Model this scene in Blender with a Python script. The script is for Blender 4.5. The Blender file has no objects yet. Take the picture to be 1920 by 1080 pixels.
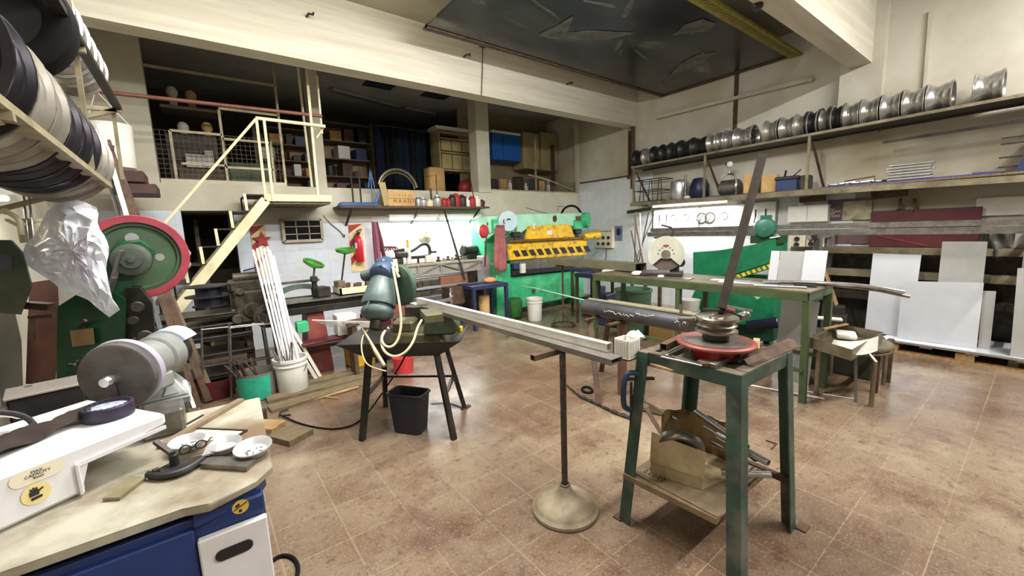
import bpy, bmesh, math, random
from mathutils import Vector, Matrix
R = random.Random(7)
SC = bpy.context.scene
COL = SC.collection
PI = math.pi
def V(*a): return Vector(a[0] if len(a) == 1 else a)

# ------------------------------------------------------------------ camera (solved from the room's vanishing points)
FPX = 767.0
CH = 1.6
def _cam():
    def ray(x, y): return Vector(((x-960)/FPX, -(y-540)/FPX, -1)).normalized()
    X = ray(1980, 394); Y = ray(370, 450); Z = X.cross(Y).normalized()
    X = (X - Y*(X.dot(Y)/2)).normalized(); Y = Z.cross(X)
    return X, Y, Z
CX, CY, CZ = _cam()
def ray(x, y):
    c = Vector(((x-960)/FPX, -(y-540)/FPX, -1))
    return Vector((c.dot(CX), c.dot(CY), c.dot(CZ)))
def pz(x, y, z=0.0):
    r = ray(x, y); t = (z-CH)/r.z; return Vector((r.x*t, r.y*t, z))
def py(x, y, Y0):
    r = ray(x, y); t = Y0/r.y; return Vector((r.x*t, Y0, CH+r.z*t))
def px(x, y, X0):
    r = ray(x, y); t = X0/r.x; return Vector((X0, r.y*t, CH+r.z*t))
cam = bpy.data.cameras.new('camera'); camo = bpy.data.objects.new('camera', cam); COL.objects.link(camo)
camo.matrix_world = Matrix(((CX[0], CX[1], CX[2], 0), (CY[0], CY[1], CY[2], 0), (CZ[0], CZ[1], CZ[2], CH), (0, 0, 0, 1)))
cam.sensor_width = 36; cam.lens = FPX/1920*36; cam.clip_start = .05; cam.clip_end = 100
SC.camera = camo

# ------------------------------------------------------------------ materials
MATS = {}
def s2l(c):
    return tuple((x/12.92 if x <= .04045 else ((x+.055)/1.055)**2.4) for x in [v/255 for v in c])
def mat(name, c, c2=None, rough=.5, metal=0., scale=4., amt=.5, bump=0., detail=5, spec=.5, alpha=1., emit=0., stretch=None, trans=0., c3=None, s3=1.2, lo=.35, hi=.65, lo3=.5, hi3=.68):
    """colours are sRGB 0-255; c2 is dirt / wear spread by noise"""
    if name in MATS: return MATS[name]
    m = bpy.data.materials.new(name); m.use_nodes = True
    nt = m.node_tree; b = nt.nodes['Principled BSDF']; L = nt.links
    b.inputs['Roughness'].default_value = rough; b.inputs['Metallic'].default_value = metal
    b.inputs['Specular IOR Level'].default_value = spec
    b.inputs['Alpha'].default_value = alpha
    b.inputs['Transmission Weight'].default_value = trans
    col = s2l(c)+(1,)
    b.inputs['Base Color'].default_value = col
    if emit:
        b.inputs['Emission Color'].default_value = col; b.inputs['Emission Strength'].default_value = emit
    if c2 or bump:
        tc = nt.nodes.new('ShaderNodeTexCoord'); mp = nt.nodes.new('ShaderNodeMapping')
        L.new(tc.outputs['Object'], mp.inputs['Vector'])
        if stretch: mp.inputs['Scale'].default_value = stretch
        n = nt.nodes.new('ShaderNodeTexNoise'); n.inputs['Scale'].default_value = scale; n.inputs['Detail'].default_value = detail
        n.inputs['Roughness'].default_value = .62
        L.new(mp.outputs[0], n.inputs['Vector'])
        if c2:
            r = nt.nodes.new('ShaderNodeMapRange'); r.inputs[1].default_value = lo; r.inputs[2].default_value = hi; r.inputs[4].default_value = amt
            L.new(n.outputs['Fac'], r.inputs[0])
            mx = nt.nodes.new('ShaderNodeMix'); mx.data_type = 'RGBA'
            mx.inputs[6].default_value = col; mx.inputs[7].default_value = s2l(c2)+(1,)
            L.new(r.outputs[0], mx.inputs[0]); out = mx.outputs[2]
            if c3:
                n2 = nt.nodes.new('ShaderNodeTexNoise'); n2.inputs['Scale'].default_value = s3; n2.inputs['Detail'].default_value = 6
                L.new(mp.outputs[0], n2.inputs['Vector'])
                r2 = nt.nodes.new('ShaderNodeMapRange'); r2.inputs[1].default_value = lo3; r2.inputs[2].default_value = hi3
                L.new(n2.outputs['Fac'], r2.inputs[0])
                mx2 = nt.nodes.new('ShaderNodeMix'); mx2.data_type = 'RGBA'; mx2.inputs[7].default_value = s2l(c3)+(1,)
                L.new(r2.outputs[0], mx2.inputs[0]); L.new(out, mx2.inputs[6]); out = mx2.outputs[2]
            L.new(out, b.inputs['Base Color'])
        if bump:
            bp = nt.nodes.new('ShaderNodeBump'); bp.inputs['Strength'].default_value = bump; bp.inputs['Distance'].default_value = .02
            L.new(n.outputs['Fac'], bp.inputs['Height']); L.new(bp.outputs[0], b.inputs['Normal'])
    MATS[name] = m; return m
def tilemat(name, c, cg, w, h, mortar, rough, c2=None, swap=None, offs=(0, 0), c3=None, bump=.15, spec=.5, stain=None, bias=0.):
    """square tiles laid by object coordinates; swap picks which axes carry the grid"""
    if name in MATS: return MATS[name]
    m = bpy.data.materials.new(name); m.use_nodes = True
    nt = m.node_tree; b = nt.nodes['Principled BSDF']; L = nt.links; N = nt.nodes.new
    tc = N('ShaderNodeTexCoord'); sp = N('ShaderNodeSeparateXYZ'); cb = N('ShaderNodeCombineXYZ')
    L.new(tc.outputs['Object'], sp.inputs[0])
    a, d = swap or (0, 1)
    for k, (src, o) in enumerate(((a, offs[0]), (d, offs[1]))):
        ad = N('ShaderNodeMath'); ad.operation = 'SUBTRACT'; ad.inputs[1].default_value = o
        L.new(sp.outputs[src], ad.inputs[0]); L.new(ad.outputs[0], cb.inputs[k])
    br = N('ShaderNodeTexBrick'); br.offset = 0; br.squash = 1
    br.inputs['Scale'].default_value = 1; br.inputs['Brick Width'].default_value = w; br.inputs['Row Height'].default_value = h
    br.inputs['Mortar Size'].default_value = mortar; br.inputs['Mortar Smooth'].default_value = .3; br.inputs['Bias'].default_value = bias
    br.inputs['Color1'].default_value = s2l(c)+(1,); br.inputs['Color2'].default_value = s2l(c2 or c)+(1,); br.inputs['Mortar'].default_value = s2l(cg)+(1,)
    L.new(cb.outputs[0], br.inputs['Vector']); out = br.outputs['Color']
    def noise(scale, lo, hi, detail=6):
        n = N('ShaderNodeTexNoise'); n.inputs['Scale'].default_value = scale; n.inputs['Detail'].default_value = detail; n.inputs['Roughness'].default_value = .65
        L.new(tc.outputs['Object'], n.inputs['Vector'])
        r = N('ShaderNodeMapRange'); r.inputs[1].default_value = lo; r.inputs[2].default_value = hi
        L.new(n.outputs['Fac'], r.inputs[0]); return r.outputs[0]
    def mix(fac, A, colour, k=1.):
        mx = N('ShaderNodeMix'); mx.data_type = 'RGBA'; mx.inputs[7].default_value = s2l(colour)+(1,)
        if k != 1:
            mu = N('ShaderNodeMath'); mu.operation = 'MULTIPLY'; mu.inputs[1].default_value = k; L.new(fac, mu.inputs[0]); fac = mu.outputs[0]
        L.new(fac, mx.inputs[0]); L.new(A, mx.inputs[6]); return mx.outputs[2]
    for (sc, lo, hi, colour, k) in (stain or ()): out = mix(noise(sc, lo, hi), out, colour, k)
    L.new(out, b.inputs['Base Color'])
    rr = N('ShaderNodeMapRange'); rr.inputs[3].default_value = rough*.75; rr.inputs[4].default_value = min(1, rough*1.35)
    L.new(noise(3., .35, .65), rr.inputs[0]); L.new(rr.outputs[0], b.inputs['Roughness'])
    b.inputs['Specular IOR Level'].default_value = spec
    bp = N('ShaderNodeBump'); bp.inputs['Strength'].default_value = bump; bp.inputs['Distance'].default_value = .01; bp.invert = True
    L.new(br.outputs['Fac'], bp.inputs['Height']); L.new(bp.outputs[0], b.inputs['Normal'])
    MATS[name] = m; return m

# ------------------------------------------------------------------ mesh builder (everything is modelled in world coordinates)
def frame(d, up=None):
    d = Vector(d).normalized(); up = Vector(up) if up is not None else Vector((0, 0, 1))
    if abs(d.dot(up.normalized())) > .98: up = Vector((1, 0, 0))
    u = up.cross(d).normalized(); w = d.cross(u); return u, w, d
class MB:
    def __init__(s, T=None): s.bm = bmesh.new(); s.T = T
    def v(s, p):
        p = Vector(p); return s.bm.verts.new(s.T @ p if s.T else p)
    def f(s, vs):
        try: return s.bm.faces.new(vs)
        except ValueError: return None
    def hexa(s, P, bev=0., seg=1):
        vs = [s.v(p) for p in P]
        fs = [s.f([vs[i] for i in q]) for q in ((3, 2, 1, 0), (4, 5, 6, 7), (0, 1, 5, 4), (1, 2, 6, 5), (2, 3, 7, 6), (3, 0, 4, 7))]
        if bev:
            es = list({e for f in fs if f for e in f.edges})
            bmesh.ops.bevel(s.bm, geom=es, offset=bev, segments=seg, affect='EDGES', profile=.5)
        return s
    def box(s, c, d, rz=0., bev=0., M=None, seg=1):
        c = Vector(c); x, y, z = d[0]/2, d[1]/2, d[2]/2
        m = M or Matrix.Rotation(rz, 3, 'Z')
        P = [c+m @ Vector(q) for q in ((-x, -y, -z), (x, -y, -z), (x, y, -z), (-x, y, -z), (-x, -y, z), (x, -y, z), (x, y, z), (-x, y, z))]
        return s.hexa(P, bev, seg)
    def bb(s, a, b, bev=0., seg=1):
        a = Vector(a); b = Vector(b); return s.box((a+b)/2, [abs(q) for q in (b-a)], 0, bev, None, seg)
    def bar(s, p, q, w, h=None, up=None, bev=0.):
        p = Vector(p); q = Vector(q); h = h or w; u, t, d = frame(q-p, up)
        o = [u*(-w/2)+t*(-h/2), u*(w/2)+t*(-h/2), u*(w/2)+t*(h/2), u*(-w/2)+t*(h/2)]
        return s.hexa([p+k for k in o]+[q+k for k in o], bev)
    def angle(s, p, q, w, t, u, n):
        """L-section bar from p to q; legs run along u and n"""
        u = Vector(u); n = Vector(n); p = Vector(p); q = Vector(q)
        prof = [(0, 0), (w, 0), (w, t), (t, t), (t, w), (0, w)]
        A = [s.v(p+u*a+n*b) for a, b in prof]; B = [s.v(q+u*a+n*b) for a, b in prof]
        k = len(prof)
        for i in range(k): s.f([A[i], A[(i+1) % k], B[(i+1) % k], B[i]])
        s.f(A[::-1]); s.f(B); return s
    def hollow(s, p, q, w, h, t, up=None):
        """square tube, open at both ends"""
        p = Vector(p); q = Vector(q); u, n, d = frame(q-p, up)
        def ring(o, a, b): return [s.v(o+u*x+n*y) for x, y in ((-a/2, -b/2), (a/2, -b/2), (a/2, b/2), (-a/2, b/2))]
        A, B, a, b = ring(p, w, h), ring(q, w, h), ring(p, w-2*t, h-2*t), ring(q, w-2*t, h-2*t)
        for i in range(4):
            j = (i+1) % 4
            s.f([A[i], A[j], B[j], B[i]]); s.f([a[j], a[i], b[i], b[j]]); s.f([A[j], A[i], a[i], a[j]]); s.f([B[i], B[j], b[j], b[i]])
        return s
    def pipe(s, p, q, r, t=.004, n=16):
        """round tube open at both ends"""
        p = Vector(p); q = Vector(q); d = q-p; L = d.length
        return s.lathe([(r-t, 0), (r, 0), (r, L), (r-t, L), (r-t, 0)], p, d, n)
    def tube(s, pts, r, n=8, closed=False, cap=True, smooth=0):
        pts = [Vector(p) for p in pts]
        for _ in range(smooth):
            q = [pts[0]] if not closed else []
            for i in range(len(pts)-(0 if closed else 1)):
                a, b = pts[i], pts[(i+1) % len(pts)]; q += [a*.75+b*.25, a*.25+b*.75]
            if not closed: q.append(pts[-1])
            pts = q
        k = len(pts); rings = []; u = None
        for i, p in enumerate(pts):
            if closed: d = pts[(i+1) % k]-pts[i-1]
            else: d = pts[min(i+1, k-1)]-pts[max(i-1, 0)]
            d.normalize()
            if u is None: u = frame(d)[0]
            u = (u-d*u.dot(d))
            if u.length < 1e-6: u = frame(d)[0]
            u.normalize(); w = d.cross(u)
            rr = r[i] if isinstance(r, (list, tuple)) else r
            rings.append([s.v(p+(u*math.cos(a)+w*math.sin(a))*rr) for a in (2*PI*j/n for j in range(n))])
        for i in range(k if closed else k-1):
            A, B = rings[i], rings[(i+1) % k]
            for j in range(n): s.f([A[j], A[(j+1) % n], B[(j+1) % n], B[j]])
        if cap and not closed: s.f(rings[0][::-1]); s.f(rings[-1])
        return s
    def lathe(s, prof, o=(0, 0, 0), axis=(0, 0, 1), n=24, sy=1., up=None, a0=0., a1=None):
        """profile [(radius, height)] spun round axis"""
        o = Vector(o); u, w, d = frame(axis, up); rings = []
        full = a1 is None; m = n if full else n+1
        for r, h in prof:
            if r < 1e-5: rings.append([s.v(o+d*h)])
            else: rings.append([s.v(o+d*h+u*(r*math.cos(a))+w*(r*sy*math.sin(a))) for a in ((2*PI*j/n) if full else a0+(a1-a0)*j/n for j in range(m))])
        for A, B in zip(rings, rings[1:]):
            for j in range(n):
                k = (j+1) % m
                a = [A[0]] if len(A) == 1 else [A[j], A[k]]; b = [B[0]] if len(B) == 1 else [B[k], B[j]]
                if len(a)+len(b) > 2: s.f(a+b)
        if full:
            if len(rings[0]) > 1 and (prof[0] != prof[-1]): s.f(rings[0][::-1])
            if len(rings[-1]) > 1 and (prof[0] != prof[-1]): s.f(rings[-1])
        return s
    def cyl(s, p, q, r, n=20, r2=None, bev=0.):
        p = Vector(p); q = Vector(q); L = (q-p).length; r2 = r if r2 is None else r2
        if bev: pr = [(0, 0), (r-bev, 0), (r, bev), (r2, L-bev), (r2-bev, L), (0, L)]
        else: pr = [(r, 0), (r2, L)]
        return s.lathe(pr, p, q-p, n)
    def ball(s, c, r, n=12, sc=(1, 1, 1)):
        c = Vector(c); pr = []
        vs = []; m = n//2
        for i in range(m+1):
            t = -PI/2+PI*i/m
            if i in (0, m): vs.append([s.v(c+Vector((0, 0, r*math.sin(t)*sc[2])))])
            else: vs.append([s.v(c+Vector((r*math.cos(t)*math.cos(a)*sc[0], r*math.cos(t)*math.sin(a)*sc[1], r*math.sin(t)*sc[2]))) for a in (2*PI*j/n for j in range(n))])
        for A, B in zip(vs, vs[1:]):
            for j in range(n):
                k = (j+1) % n; a = [A[0]] if len(A) == 1 else [A[j], A[k]]; b = [B[0]] if len(B) == 1 else [B[k], B[j]]
                s.f(a+b)
        return s
    def prism(s, poly, o, u, w, depth, bev=0.):
        """polygon in the (u, w) plane pushed along u x w"""
        o = Vector(o); u = Vector(u).normalized(); w = Vector(w); w = (w-u*w.dot(u)).normalized(); nn = u.cross(w)
        A = [s.v(o+u*a+w*b) for a, b in poly]; B = [s.v(o+u*a+w*b+nn*depth) for a, b in poly]; k = len(A)
        fs = [s.f(A[::-1]), s.f(B)]
        for i in range(k): fs.append(s.f([A[i], A[(i+1) % k], B[(i+1) % k], B[i]]))
        if bev:
            es = list({e for f in fs if f for e in f.edges})
            bmesh.ops.bevel(s.bm, geom=es, offset=bev, segments=1, affect='EDGES')
        return s
    def plate(s, P, t, n=None):
        """quad or polygon of world points thickened by t along its normal"""
        P = [Vector(p) for p in P]
        nn = Vector(n).normalized() if n else (P[1]-P[0]).cross(P[-1]-P[0]).normalized()
        A = [s.v(p) for p in P]; B = [s.v(p+nn*t) for p in P]; k = len(P)
        s.f(A[::-1]); s.f(B)
        for i in range(k): s.f([A[i], A[(i+1) % k], B[(i+1) % k], B[i]])
        return s
    def grid(s, fn, nu, nv, t=0.):
        """surface fn(u, v) on the unit square, optionally doubled for thickness"""
        g = [[s.v(fn(i/nu, j/nv)) for j in range(nv+1)] for i in range(nu+1)]
        fs = [s.f([g[i][j], g[i+1][j], g[i+1][j+1], g[i][j+1]]) for i in range(nu) for j in range(nv)]
        if t: bmesh.ops.solidify(s.bm, geom=[f for f in fs if f], thickness=t)
        return s
    def mesh(s, name, loc, smooth=35):
        bmesh.ops.recalc_face_normals(s.bm, faces=s.bm.faces)
        s.bm.transform(Matrix.Translation(-Vector(loc)))
        lim = math.radians(smooth)
        for f in s.bm.faces: f.smooth = True
        for e in s.bm.edges:
            if len(e.link_faces) != 2 or e.calc_face_angle(9) > lim: e.smooth = False
        me = bpy.data.meshes.new(name); s.bm.to_mesh(me); s.bm.free(); return me
def lowest(bm):
    vs = bm.verts; n = max(1, len(vs))
    return Vector((sum(v.co.x for v in vs)/n, sum(v.co.y for v in vs)/n, min(v.co.z for v in vs)))
def setm(o, m):
    for q in (m if isinstance(m, (list, tuple)) else [m]): o.data.materials.append(q)
def props(o, label=None, cat=None, group=None, kind=None):
    for k, q in (('label', label), ('category', cat), ('group', group), ('kind', kind)):
        if q: o[k] = q
    return o
def thing(name, label, cat, loc, group=None):
    o = bpy.data.objects.new(name, None); o.empty_display_size = .1; o.location = Vector(loc); COL.objects.link(o)
    return props(o, label, cat, group)
def origin(o):
    l = Vector((0, 0, 0))
    while o: l += o.location; o = o.parent
    return l
def part(name, mb, m, par, label=None, kind=None, smooth=35):
    """one mesh under a thing or under a part"""
    o = bpy.data.objects.new(name, mb.mesh(name, origin(par), smooth)); COL.objects.link(o); o.parent = par
    setm(o, m); props(o, label, kind=kind); return o
def solo(name, mb, m, label, cat, group=None, kind=None, smooth=35):
    loc = lowest(mb.bm)
    o = bpy.data.objects.new(name, mb.mesh(name, loc, smooth)); o.location = loc; COL.objects.link(o); setm(o, m)
    return props(o, label, cat, group, kind)
def struct(name, mb, m, label=None):
    o = bpy.data.objects.new(name, mb.mesh(name, (0, 0, 0))); COL.objects.link(o); setm(o, m)
    return props(o, label, None, None, 'structure')
def dup(o, loc=None, label=None, par=None, rot=None, scale=None):
    """a copy of a thing with copies of its parts and their sub-parts"""
    c = o.copy(); COL.objects.link(c)
    if par: c.parent = par
    if loc is not None: c.location = loc
    if rot is not None: c.rotation_euler = rot
    if scale is not None: c.scale = scale
    if label: c['label'] = label
    for ch in [k for k in o.children]: dup(ch, par=c)
    return c
def text(name, s, size, o, u, w, m, par, depth=.0015, align='CENTER'):
    """raised lettering: o is the middle, u runs along the line, w points up"""
    cu = bpy.data.curves.new(name, 'FONT'); cu.body = s; cu.size = size; cu.align_x = align; cu.align_y = 'CENTER'; cu.extrude = depth/2; cu.space_line = .8
    ob = bpy.data.objects.new(name, cu); COL.objects.link(ob)
    me = bpy.data.meshes.new_from_object(ob.evaluated_get(bpy.context.evaluated_depsgraph_get()))
    bpy.data.objects.remove(ob); u = Vector(u).normalized(); w = Vector(w).normalized(); n = u.cross(w)
    M = Matrix(((u.x, w.x, n.x, o[0]), (u.y, w.y, n.y, o[1]), (u.z, w.z, n.z, o[2]), (0, 0, 0, 1)))
    me.transform(Matrix.Translation(-origin(par)) @ M)
    me.materials.clear(); me.materials.append(m)
    t = bpy.data.objects.new(name, me); COL.objects.link(t); t.parent = par; return t
def lerp(a, b, t): return a+(b-a)*t
def arc(c, u, w, r, a0, a1, n):
    c = Vector(c); u = Vector(u); w = Vector(w)
    return [c+u*(r*math.cos(a0+(a1-a0)*i/n))+w*(r*math.sin(a0+(a1-a0)*i/n)) for i in range(n+1)]
UX, UY, UZ = Vector((1, 0, 0)), Vector((0, 1, 0)), Vector((0, 0, 1))

# ------------------------------------------------------------------ shared materials
M_steel = mat('bare_steel', (150, 148, 142), (88, 80, 70), .38, .85, 14, .6, .05)
M_dsteel = mat('dark_steel', (72, 68, 62), (38, 34, 30), .5, .6, 10, .7, .08)
M_bright = mat('bright_steel', (205, 206, 208), (150, 148, 145), .25, .9, 9, .6)
M_alu = mat('aluminium', (210, 210, 212), (170, 168, 166), .35, .8, 8, .6)
M_rust = mat('rusty_steel', (105, 82, 64), (62, 46, 38), .7, .35, 12, .8, .15)
M_black = mat('black_paint', (24, 24, 26), (48, 44, 40), .5, 0, 9, .5)
M_rubber = mat('black_rubber', (9, 8, 10), (17, 15, 16), .8, 0, 9, .5, spec=.2)
M_cream = mat('cream_paint', (236, 228, 190), (196, 178, 132), .45, 0, 7, .55)
M_green = mat('worn_green_paint', (56, 84, 70), (40, 52, 46), .5, .1, 7, .8, .06, c3=(98, 100, 88), s3=5)
M_bgreen = mat('bright_green_paint', (66, 192, 130), (40, 142, 92), .42, 0, 5, .7, .04, c3=(110, 190, 140), s3=4)
M_mint = mat('mint_paint', (176, 226, 198), (130, 198, 160), .45, 0, 6, .6, c3=(150, 205, 165), s3=4)
M_dgreen = mat('dark_green_paint', (26, 78, 44), (16, 48, 30), .4, 0, 6, .7, .04)
M_sgreen = mat('shear_green_paint', (18, 118, 76), (12, 78, 52), .4, 0, 7, .6, .04)
M_yellow = mat('yellow_paint', (244, 198, 30), (206, 156, 28), .5, 0, 8, .6, .04, c3=(150, 112, 40), s3=9)
M_red = mat('red_paint', (168, 40, 40), (112, 28, 30), .5, 0, 7, .6)
M_white = mat('white_plastic', (232, 230, 222), (200, 194, 180), .45, 0, 6, .5)
M_wood = mat('plank_wood', (186, 152, 104), (132, 100, 64), .7, 0, 5, .8, .1, stretch=(1, 8, 8))
M_dwood = mat('dusty_wood', (128, 112, 84), (84, 72, 54), .75, 0, 6, .8, .1, stretch=(1.5, 8, 8))
M_lamp = mat('lit_tube', (255, 252, 240), emit=3.5)
M_blue = mat('machine_blue', (30, 52, 104), (22, 34, 66), .4, 0, 7, .6)
M_card = mat('cardboard', (206, 168, 110), (166, 128, 80), .8, 0, 4, .6)
M_maroon = mat('maroon_paint', (92, 26, 34), (58, 18, 24), .5, 0, 5, .7)
M_glass = mat('clear_glass', (225, 235, 232), rough=.08, trans=.9, alpha=.35)
# ================================================================== the room
XR, YB, XL, CEIL = 7.3, 6.83, -1.15, 4.32      # right wall, mezzanine front, left wall, ceiling
M_conc = mat('painted_concrete', (204, 199, 182), (168, 160, 136), .8, 0, 1.6, .6, .1, detail=8, c3=(192, 186, 164), s3=.8)
M_beam = mat('board_marked_beam', (226, 221, 206), (190, 182, 160), .8, 0, 2.2, .6, .25, detail=8, stretch=(.35, 3, 6), c3=(208, 202, 184), s3=.8)
M_wallr = mat('stained_plaster', (208, 203, 190), (178, 170, 150), .85, 0, 1.1, .65, .08, detail=9, c3=(164, 152, 124), s3=.5, lo=.4, hi=.7)
M_ceil = mat('ceiling_plaster', (176, 170, 150), (138, 128, 104), .9, 0, .9, .6, .08, detail=8)
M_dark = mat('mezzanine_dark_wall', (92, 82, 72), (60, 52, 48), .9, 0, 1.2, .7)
M_floor = tilemat('terracotta_terrazzo_tiles', (116, 92, 73), (148, 130, 107), .318, .318, .003, .27, c2=(101, 79, 63), offs=(.151, .21), spec=.5, bump=.1,
    stain=((.45, .40, .62, (144, 128, 106), .85), (1.7, .50, .64, (92, 64, 50), .75), (.9, .54, .68, (156, 140, 114), .7), (7., .60, .68, (76, 56, 46), .6), (80., .54, .64, (176, 158, 134), .42), (45., .56, .68, (70, 54, 46), .65), (16., .56, .66, (84, 62, 50), .5)))
M_tile = tilemat('white_wall_tiles_back', (216, 222, 230), (188, 190, 192), .2, .2, .002, .25, c2=(210, 216, 226), swap=(0, 2), stain=((1.2, .5, .75, (190, 184, 168), .5),))
M_tiler = tilemat('white_wall_tiles_side', (216, 220, 224), (190, 192, 190), .2, .2, .002, .25, c2=(210, 214, 220), swap=(1, 2), stain=((1.2, .5, .75, (196, 190, 176), .5),))
m = MB(); m.bb((XL-.2, -5, -.15), (XR+.2, 10.4, 0)); struct('floor', m, M_floor)
m = MB(); m.bb((XL-.2, -5, CEIL), (XR+.2, 5.6, CEIL+.15)); struct('ceiling', m, M_ceil)
m = MB(); m.bb((XR, -5, 0), (XR+.2, 10.4, CEIL)); m.bb((XR-.06, 5.46, 2.62), (XR, YB, CEIL)); m.bb((XR-.12, 1.5, 2.7), (XR, 1.95, CEIL)) ; struct('wall_right', m, M_wallr)
m = MB(); m.bb((XR-.02, 4.9, 0), (XR, YB+.02, 2.61)); m.bb((XR-.02, 1.7, 0), (XR, 4.9, 1.96)); struct('trim_1', m, M_tiler)
m = MB(); m.bb((XL-.2, -5, 0), (XL, 10.4, CEIL)); struct('wall_left', m, M_conc)
# wall under the mezzanine with the doorway (X -.13 to .43) and the barred window
m = MB()
m.bb((XL, YB, 0), (-.13, YB+.18, 1.98)); m.bb((.43, YB, 0), (XR, YB+.18, 1.98))
struct('wall_back', m, M_tile)
m = MB(); m.bb((.62, YB-.012, 1.80), (2.32, YB, 1.98)); m.bb((2.32, YB-.012, 1.88), (7.28, YB, 1.98)); struct('trim_2', m, M_conc)
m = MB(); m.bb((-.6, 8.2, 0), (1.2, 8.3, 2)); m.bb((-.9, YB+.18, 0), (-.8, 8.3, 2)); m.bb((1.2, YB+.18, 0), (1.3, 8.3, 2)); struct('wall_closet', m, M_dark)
# mezzanine: slab, posts, back wall, ceiling, pillar
m = MB(); m.bb((XL, YB, 1.98), (XR, 10.4, 2.33)); struct('slab_mezzanine', m, M_conc)
m = MB(); m.bb((XL, YB, 2.33), (-.29, YB+.25, CEIL)); struct('column_1', m, M_conc)
m = MB(); m.bb((1.53, YB, 2.33), (1.68, YB+.25, CEIL)); struct('column_2', m, M_conc)
m = MB(); m.bb((4.43, YB-.02, 2.33), (4.72, YB+.25, CEIL)); struct('column_3', m, M_conc)
m = MB(); m.bb((7.2, YB, 2.33), (XR, YB+.1, CEIL)); struct('column_4', m, M_conc)
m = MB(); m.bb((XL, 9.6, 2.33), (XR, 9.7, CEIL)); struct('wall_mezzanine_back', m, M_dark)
M_mceil = mat('mezzanine_ceiling', (164, 164, 160), (124, 124, 122), .9, 0, 1.2, .6)
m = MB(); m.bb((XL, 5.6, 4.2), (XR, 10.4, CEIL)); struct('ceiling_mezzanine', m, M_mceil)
m = MB(); m.bb((XL, 5.28, 3.56), (XR, 5.53, CEIL+.02)); struct('beam_1', m, M_beam)
m = MB(); m.bb((XL, 1.62, 3.57), (XR, 1.86, CEIL+.02)); struct('beam_2', m, M_beam)
# pipe duct and stains on the right wall
m = MB(); m.cyl((XR-.045, 5.35, 2.35), (XR-.045, 5.35, CEIL), .04, 14); m.bar((XR-.03, 5.45, 2.55), (XR-.03, 5.45, 3.5), .05, .05); m.bar((XR-.03, 5.45, 2.61), (XR-.03, YB-.02, 2.61), .05, .03)
solo('drain_pipe', m, M_rust, 'dark vertical pipe and angle strip in the far right corner above the tiles', 'pipe')
m = MB(); m.bar(px(1231, 221, XR-.05), px(1516, 150, XR-.05), .07, .05); m.ball(px(1520, 149, XR-.05), .04)
solo('wall_pipe', m, M_conc, 'long cream pipe sloping along the right wall above the wheel rims', 'pipe')
m = MB(); m.bb((XR-.025, 3.33, 2.75), (XR, 3.39, 4.1)); solo('wall_strap', m, M_rust, 'dark vertical steel strap on right wall behind the wheel rims', 'strap')
m = MB(); m.bar(px(1745, 20, XR-.02), px(1728, 235, XR-.02), .03); solo('conduit', m, M_conc, 'thin pale vertical conduit on the upper right wall', 'conduit')
m = MB(); a = px(1640, 60, XR-.03); m.tube([(a.x, a.y, CEIL-.02), (a.x, a.y, 2.8)], .022, 10); solo('conduit', m, M_conc, 'pale conduit beside the end of the near ceiling beam', 'conduit')
# big dark board hung under the ceiling between the beams
T = thing('ceiling_board', 'large dark smeared board hung flat under the ceiling between the beams', 'board', (5, 3.7, 3.98))
M_board = mat('smeared_dark_board', (15, 17, 26), (72, 76, 74), .25, .1, 1.1, .9, 0, 9, stretch=(.6, 1.4, 1), c3=(138, 134, 118), s3=1.5, lo=.45, hi=.72, lo3=.58, hi3=.8)
m = MB(); m.plate([(2.42, 2.6, 3.98), (7.26, 2.6, 3.98), (7.26, 4.68, 3.98), (2.42, 4.78, 3.98)], .03, (0, 0, 1)); part('panel', m, M_board, T)
m = MB(); m.bb((2.42, 4.66, 3.965), (7.26, 4.72, 4.02)); m.bb((7.2, 2.6, 3.965), (7.26, 4.7, 4.02)); part('edge_frame', m, M_rust, T)
m = MB()
for a, b in ((3.0, 4.6), (4.4, 4.6), (5.8, 4.6), (3.0, 2.8), (5.8, 2.8)): m.bar((a, b, 4.0), (a, b, CEIL), .012)
part('hanger', m, M_dsteel, T)
M_tape = mat('dirty_yellow', (150, 138, 44), (92, 84, 30), .6, 0, 14, .7)
m = MB(); m.bb((2.42, 2.44, 3.955), (7.28, 2.6, 3.985)); part('yellow_edge_strip', m, M_tape, T)
M_tlet = mat('faded_print', (84, 78, 30), (120, 110, 50), .6, 0, 14, .6)
m = MB()
for i in range(38):
    x = 4.45+i*.07; h = R.uniform(.04, .08)
    m.bb((x, 2.52-h/2, 3.9535), (x+.035, 2.52+h/2, 3.956)); m.bb((x+.012, 2.48, 3.9535), (x+.05, 2.497, 3.956))
part('faded_lettering', m, M_tlet, T)
M_ghost = mat('pale_smear', (104, 100, 90), (44, 44, 48), .4, 0, 6, .95)
m = MB(); rp = random.Random(11)
def blob(c, a, l, w, n=12):
    d, e = V(math.cos(a), math.sin(a), 0), V(-math.sin(a), math.cos(a), 0)
    m.plate([c+d*(l*math.cos(2*PI*k/n)*rp.uniform(.75, 1.1))+e*(w*math.sin(2*PI*k/n)*rp.uniform(.5, 1.3)) for k in range(n)], .002, (0, 0, 1))
for k in range(9): blob(V(rp.uniform(3.0, 6.9), rp.uniform(2.8, 4.5), 3.977-.0002*k), rp.choice((.25, .5, -.3, .9)), rp.uniform(.1, .32), rp.uniform(.012, .045))
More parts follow.
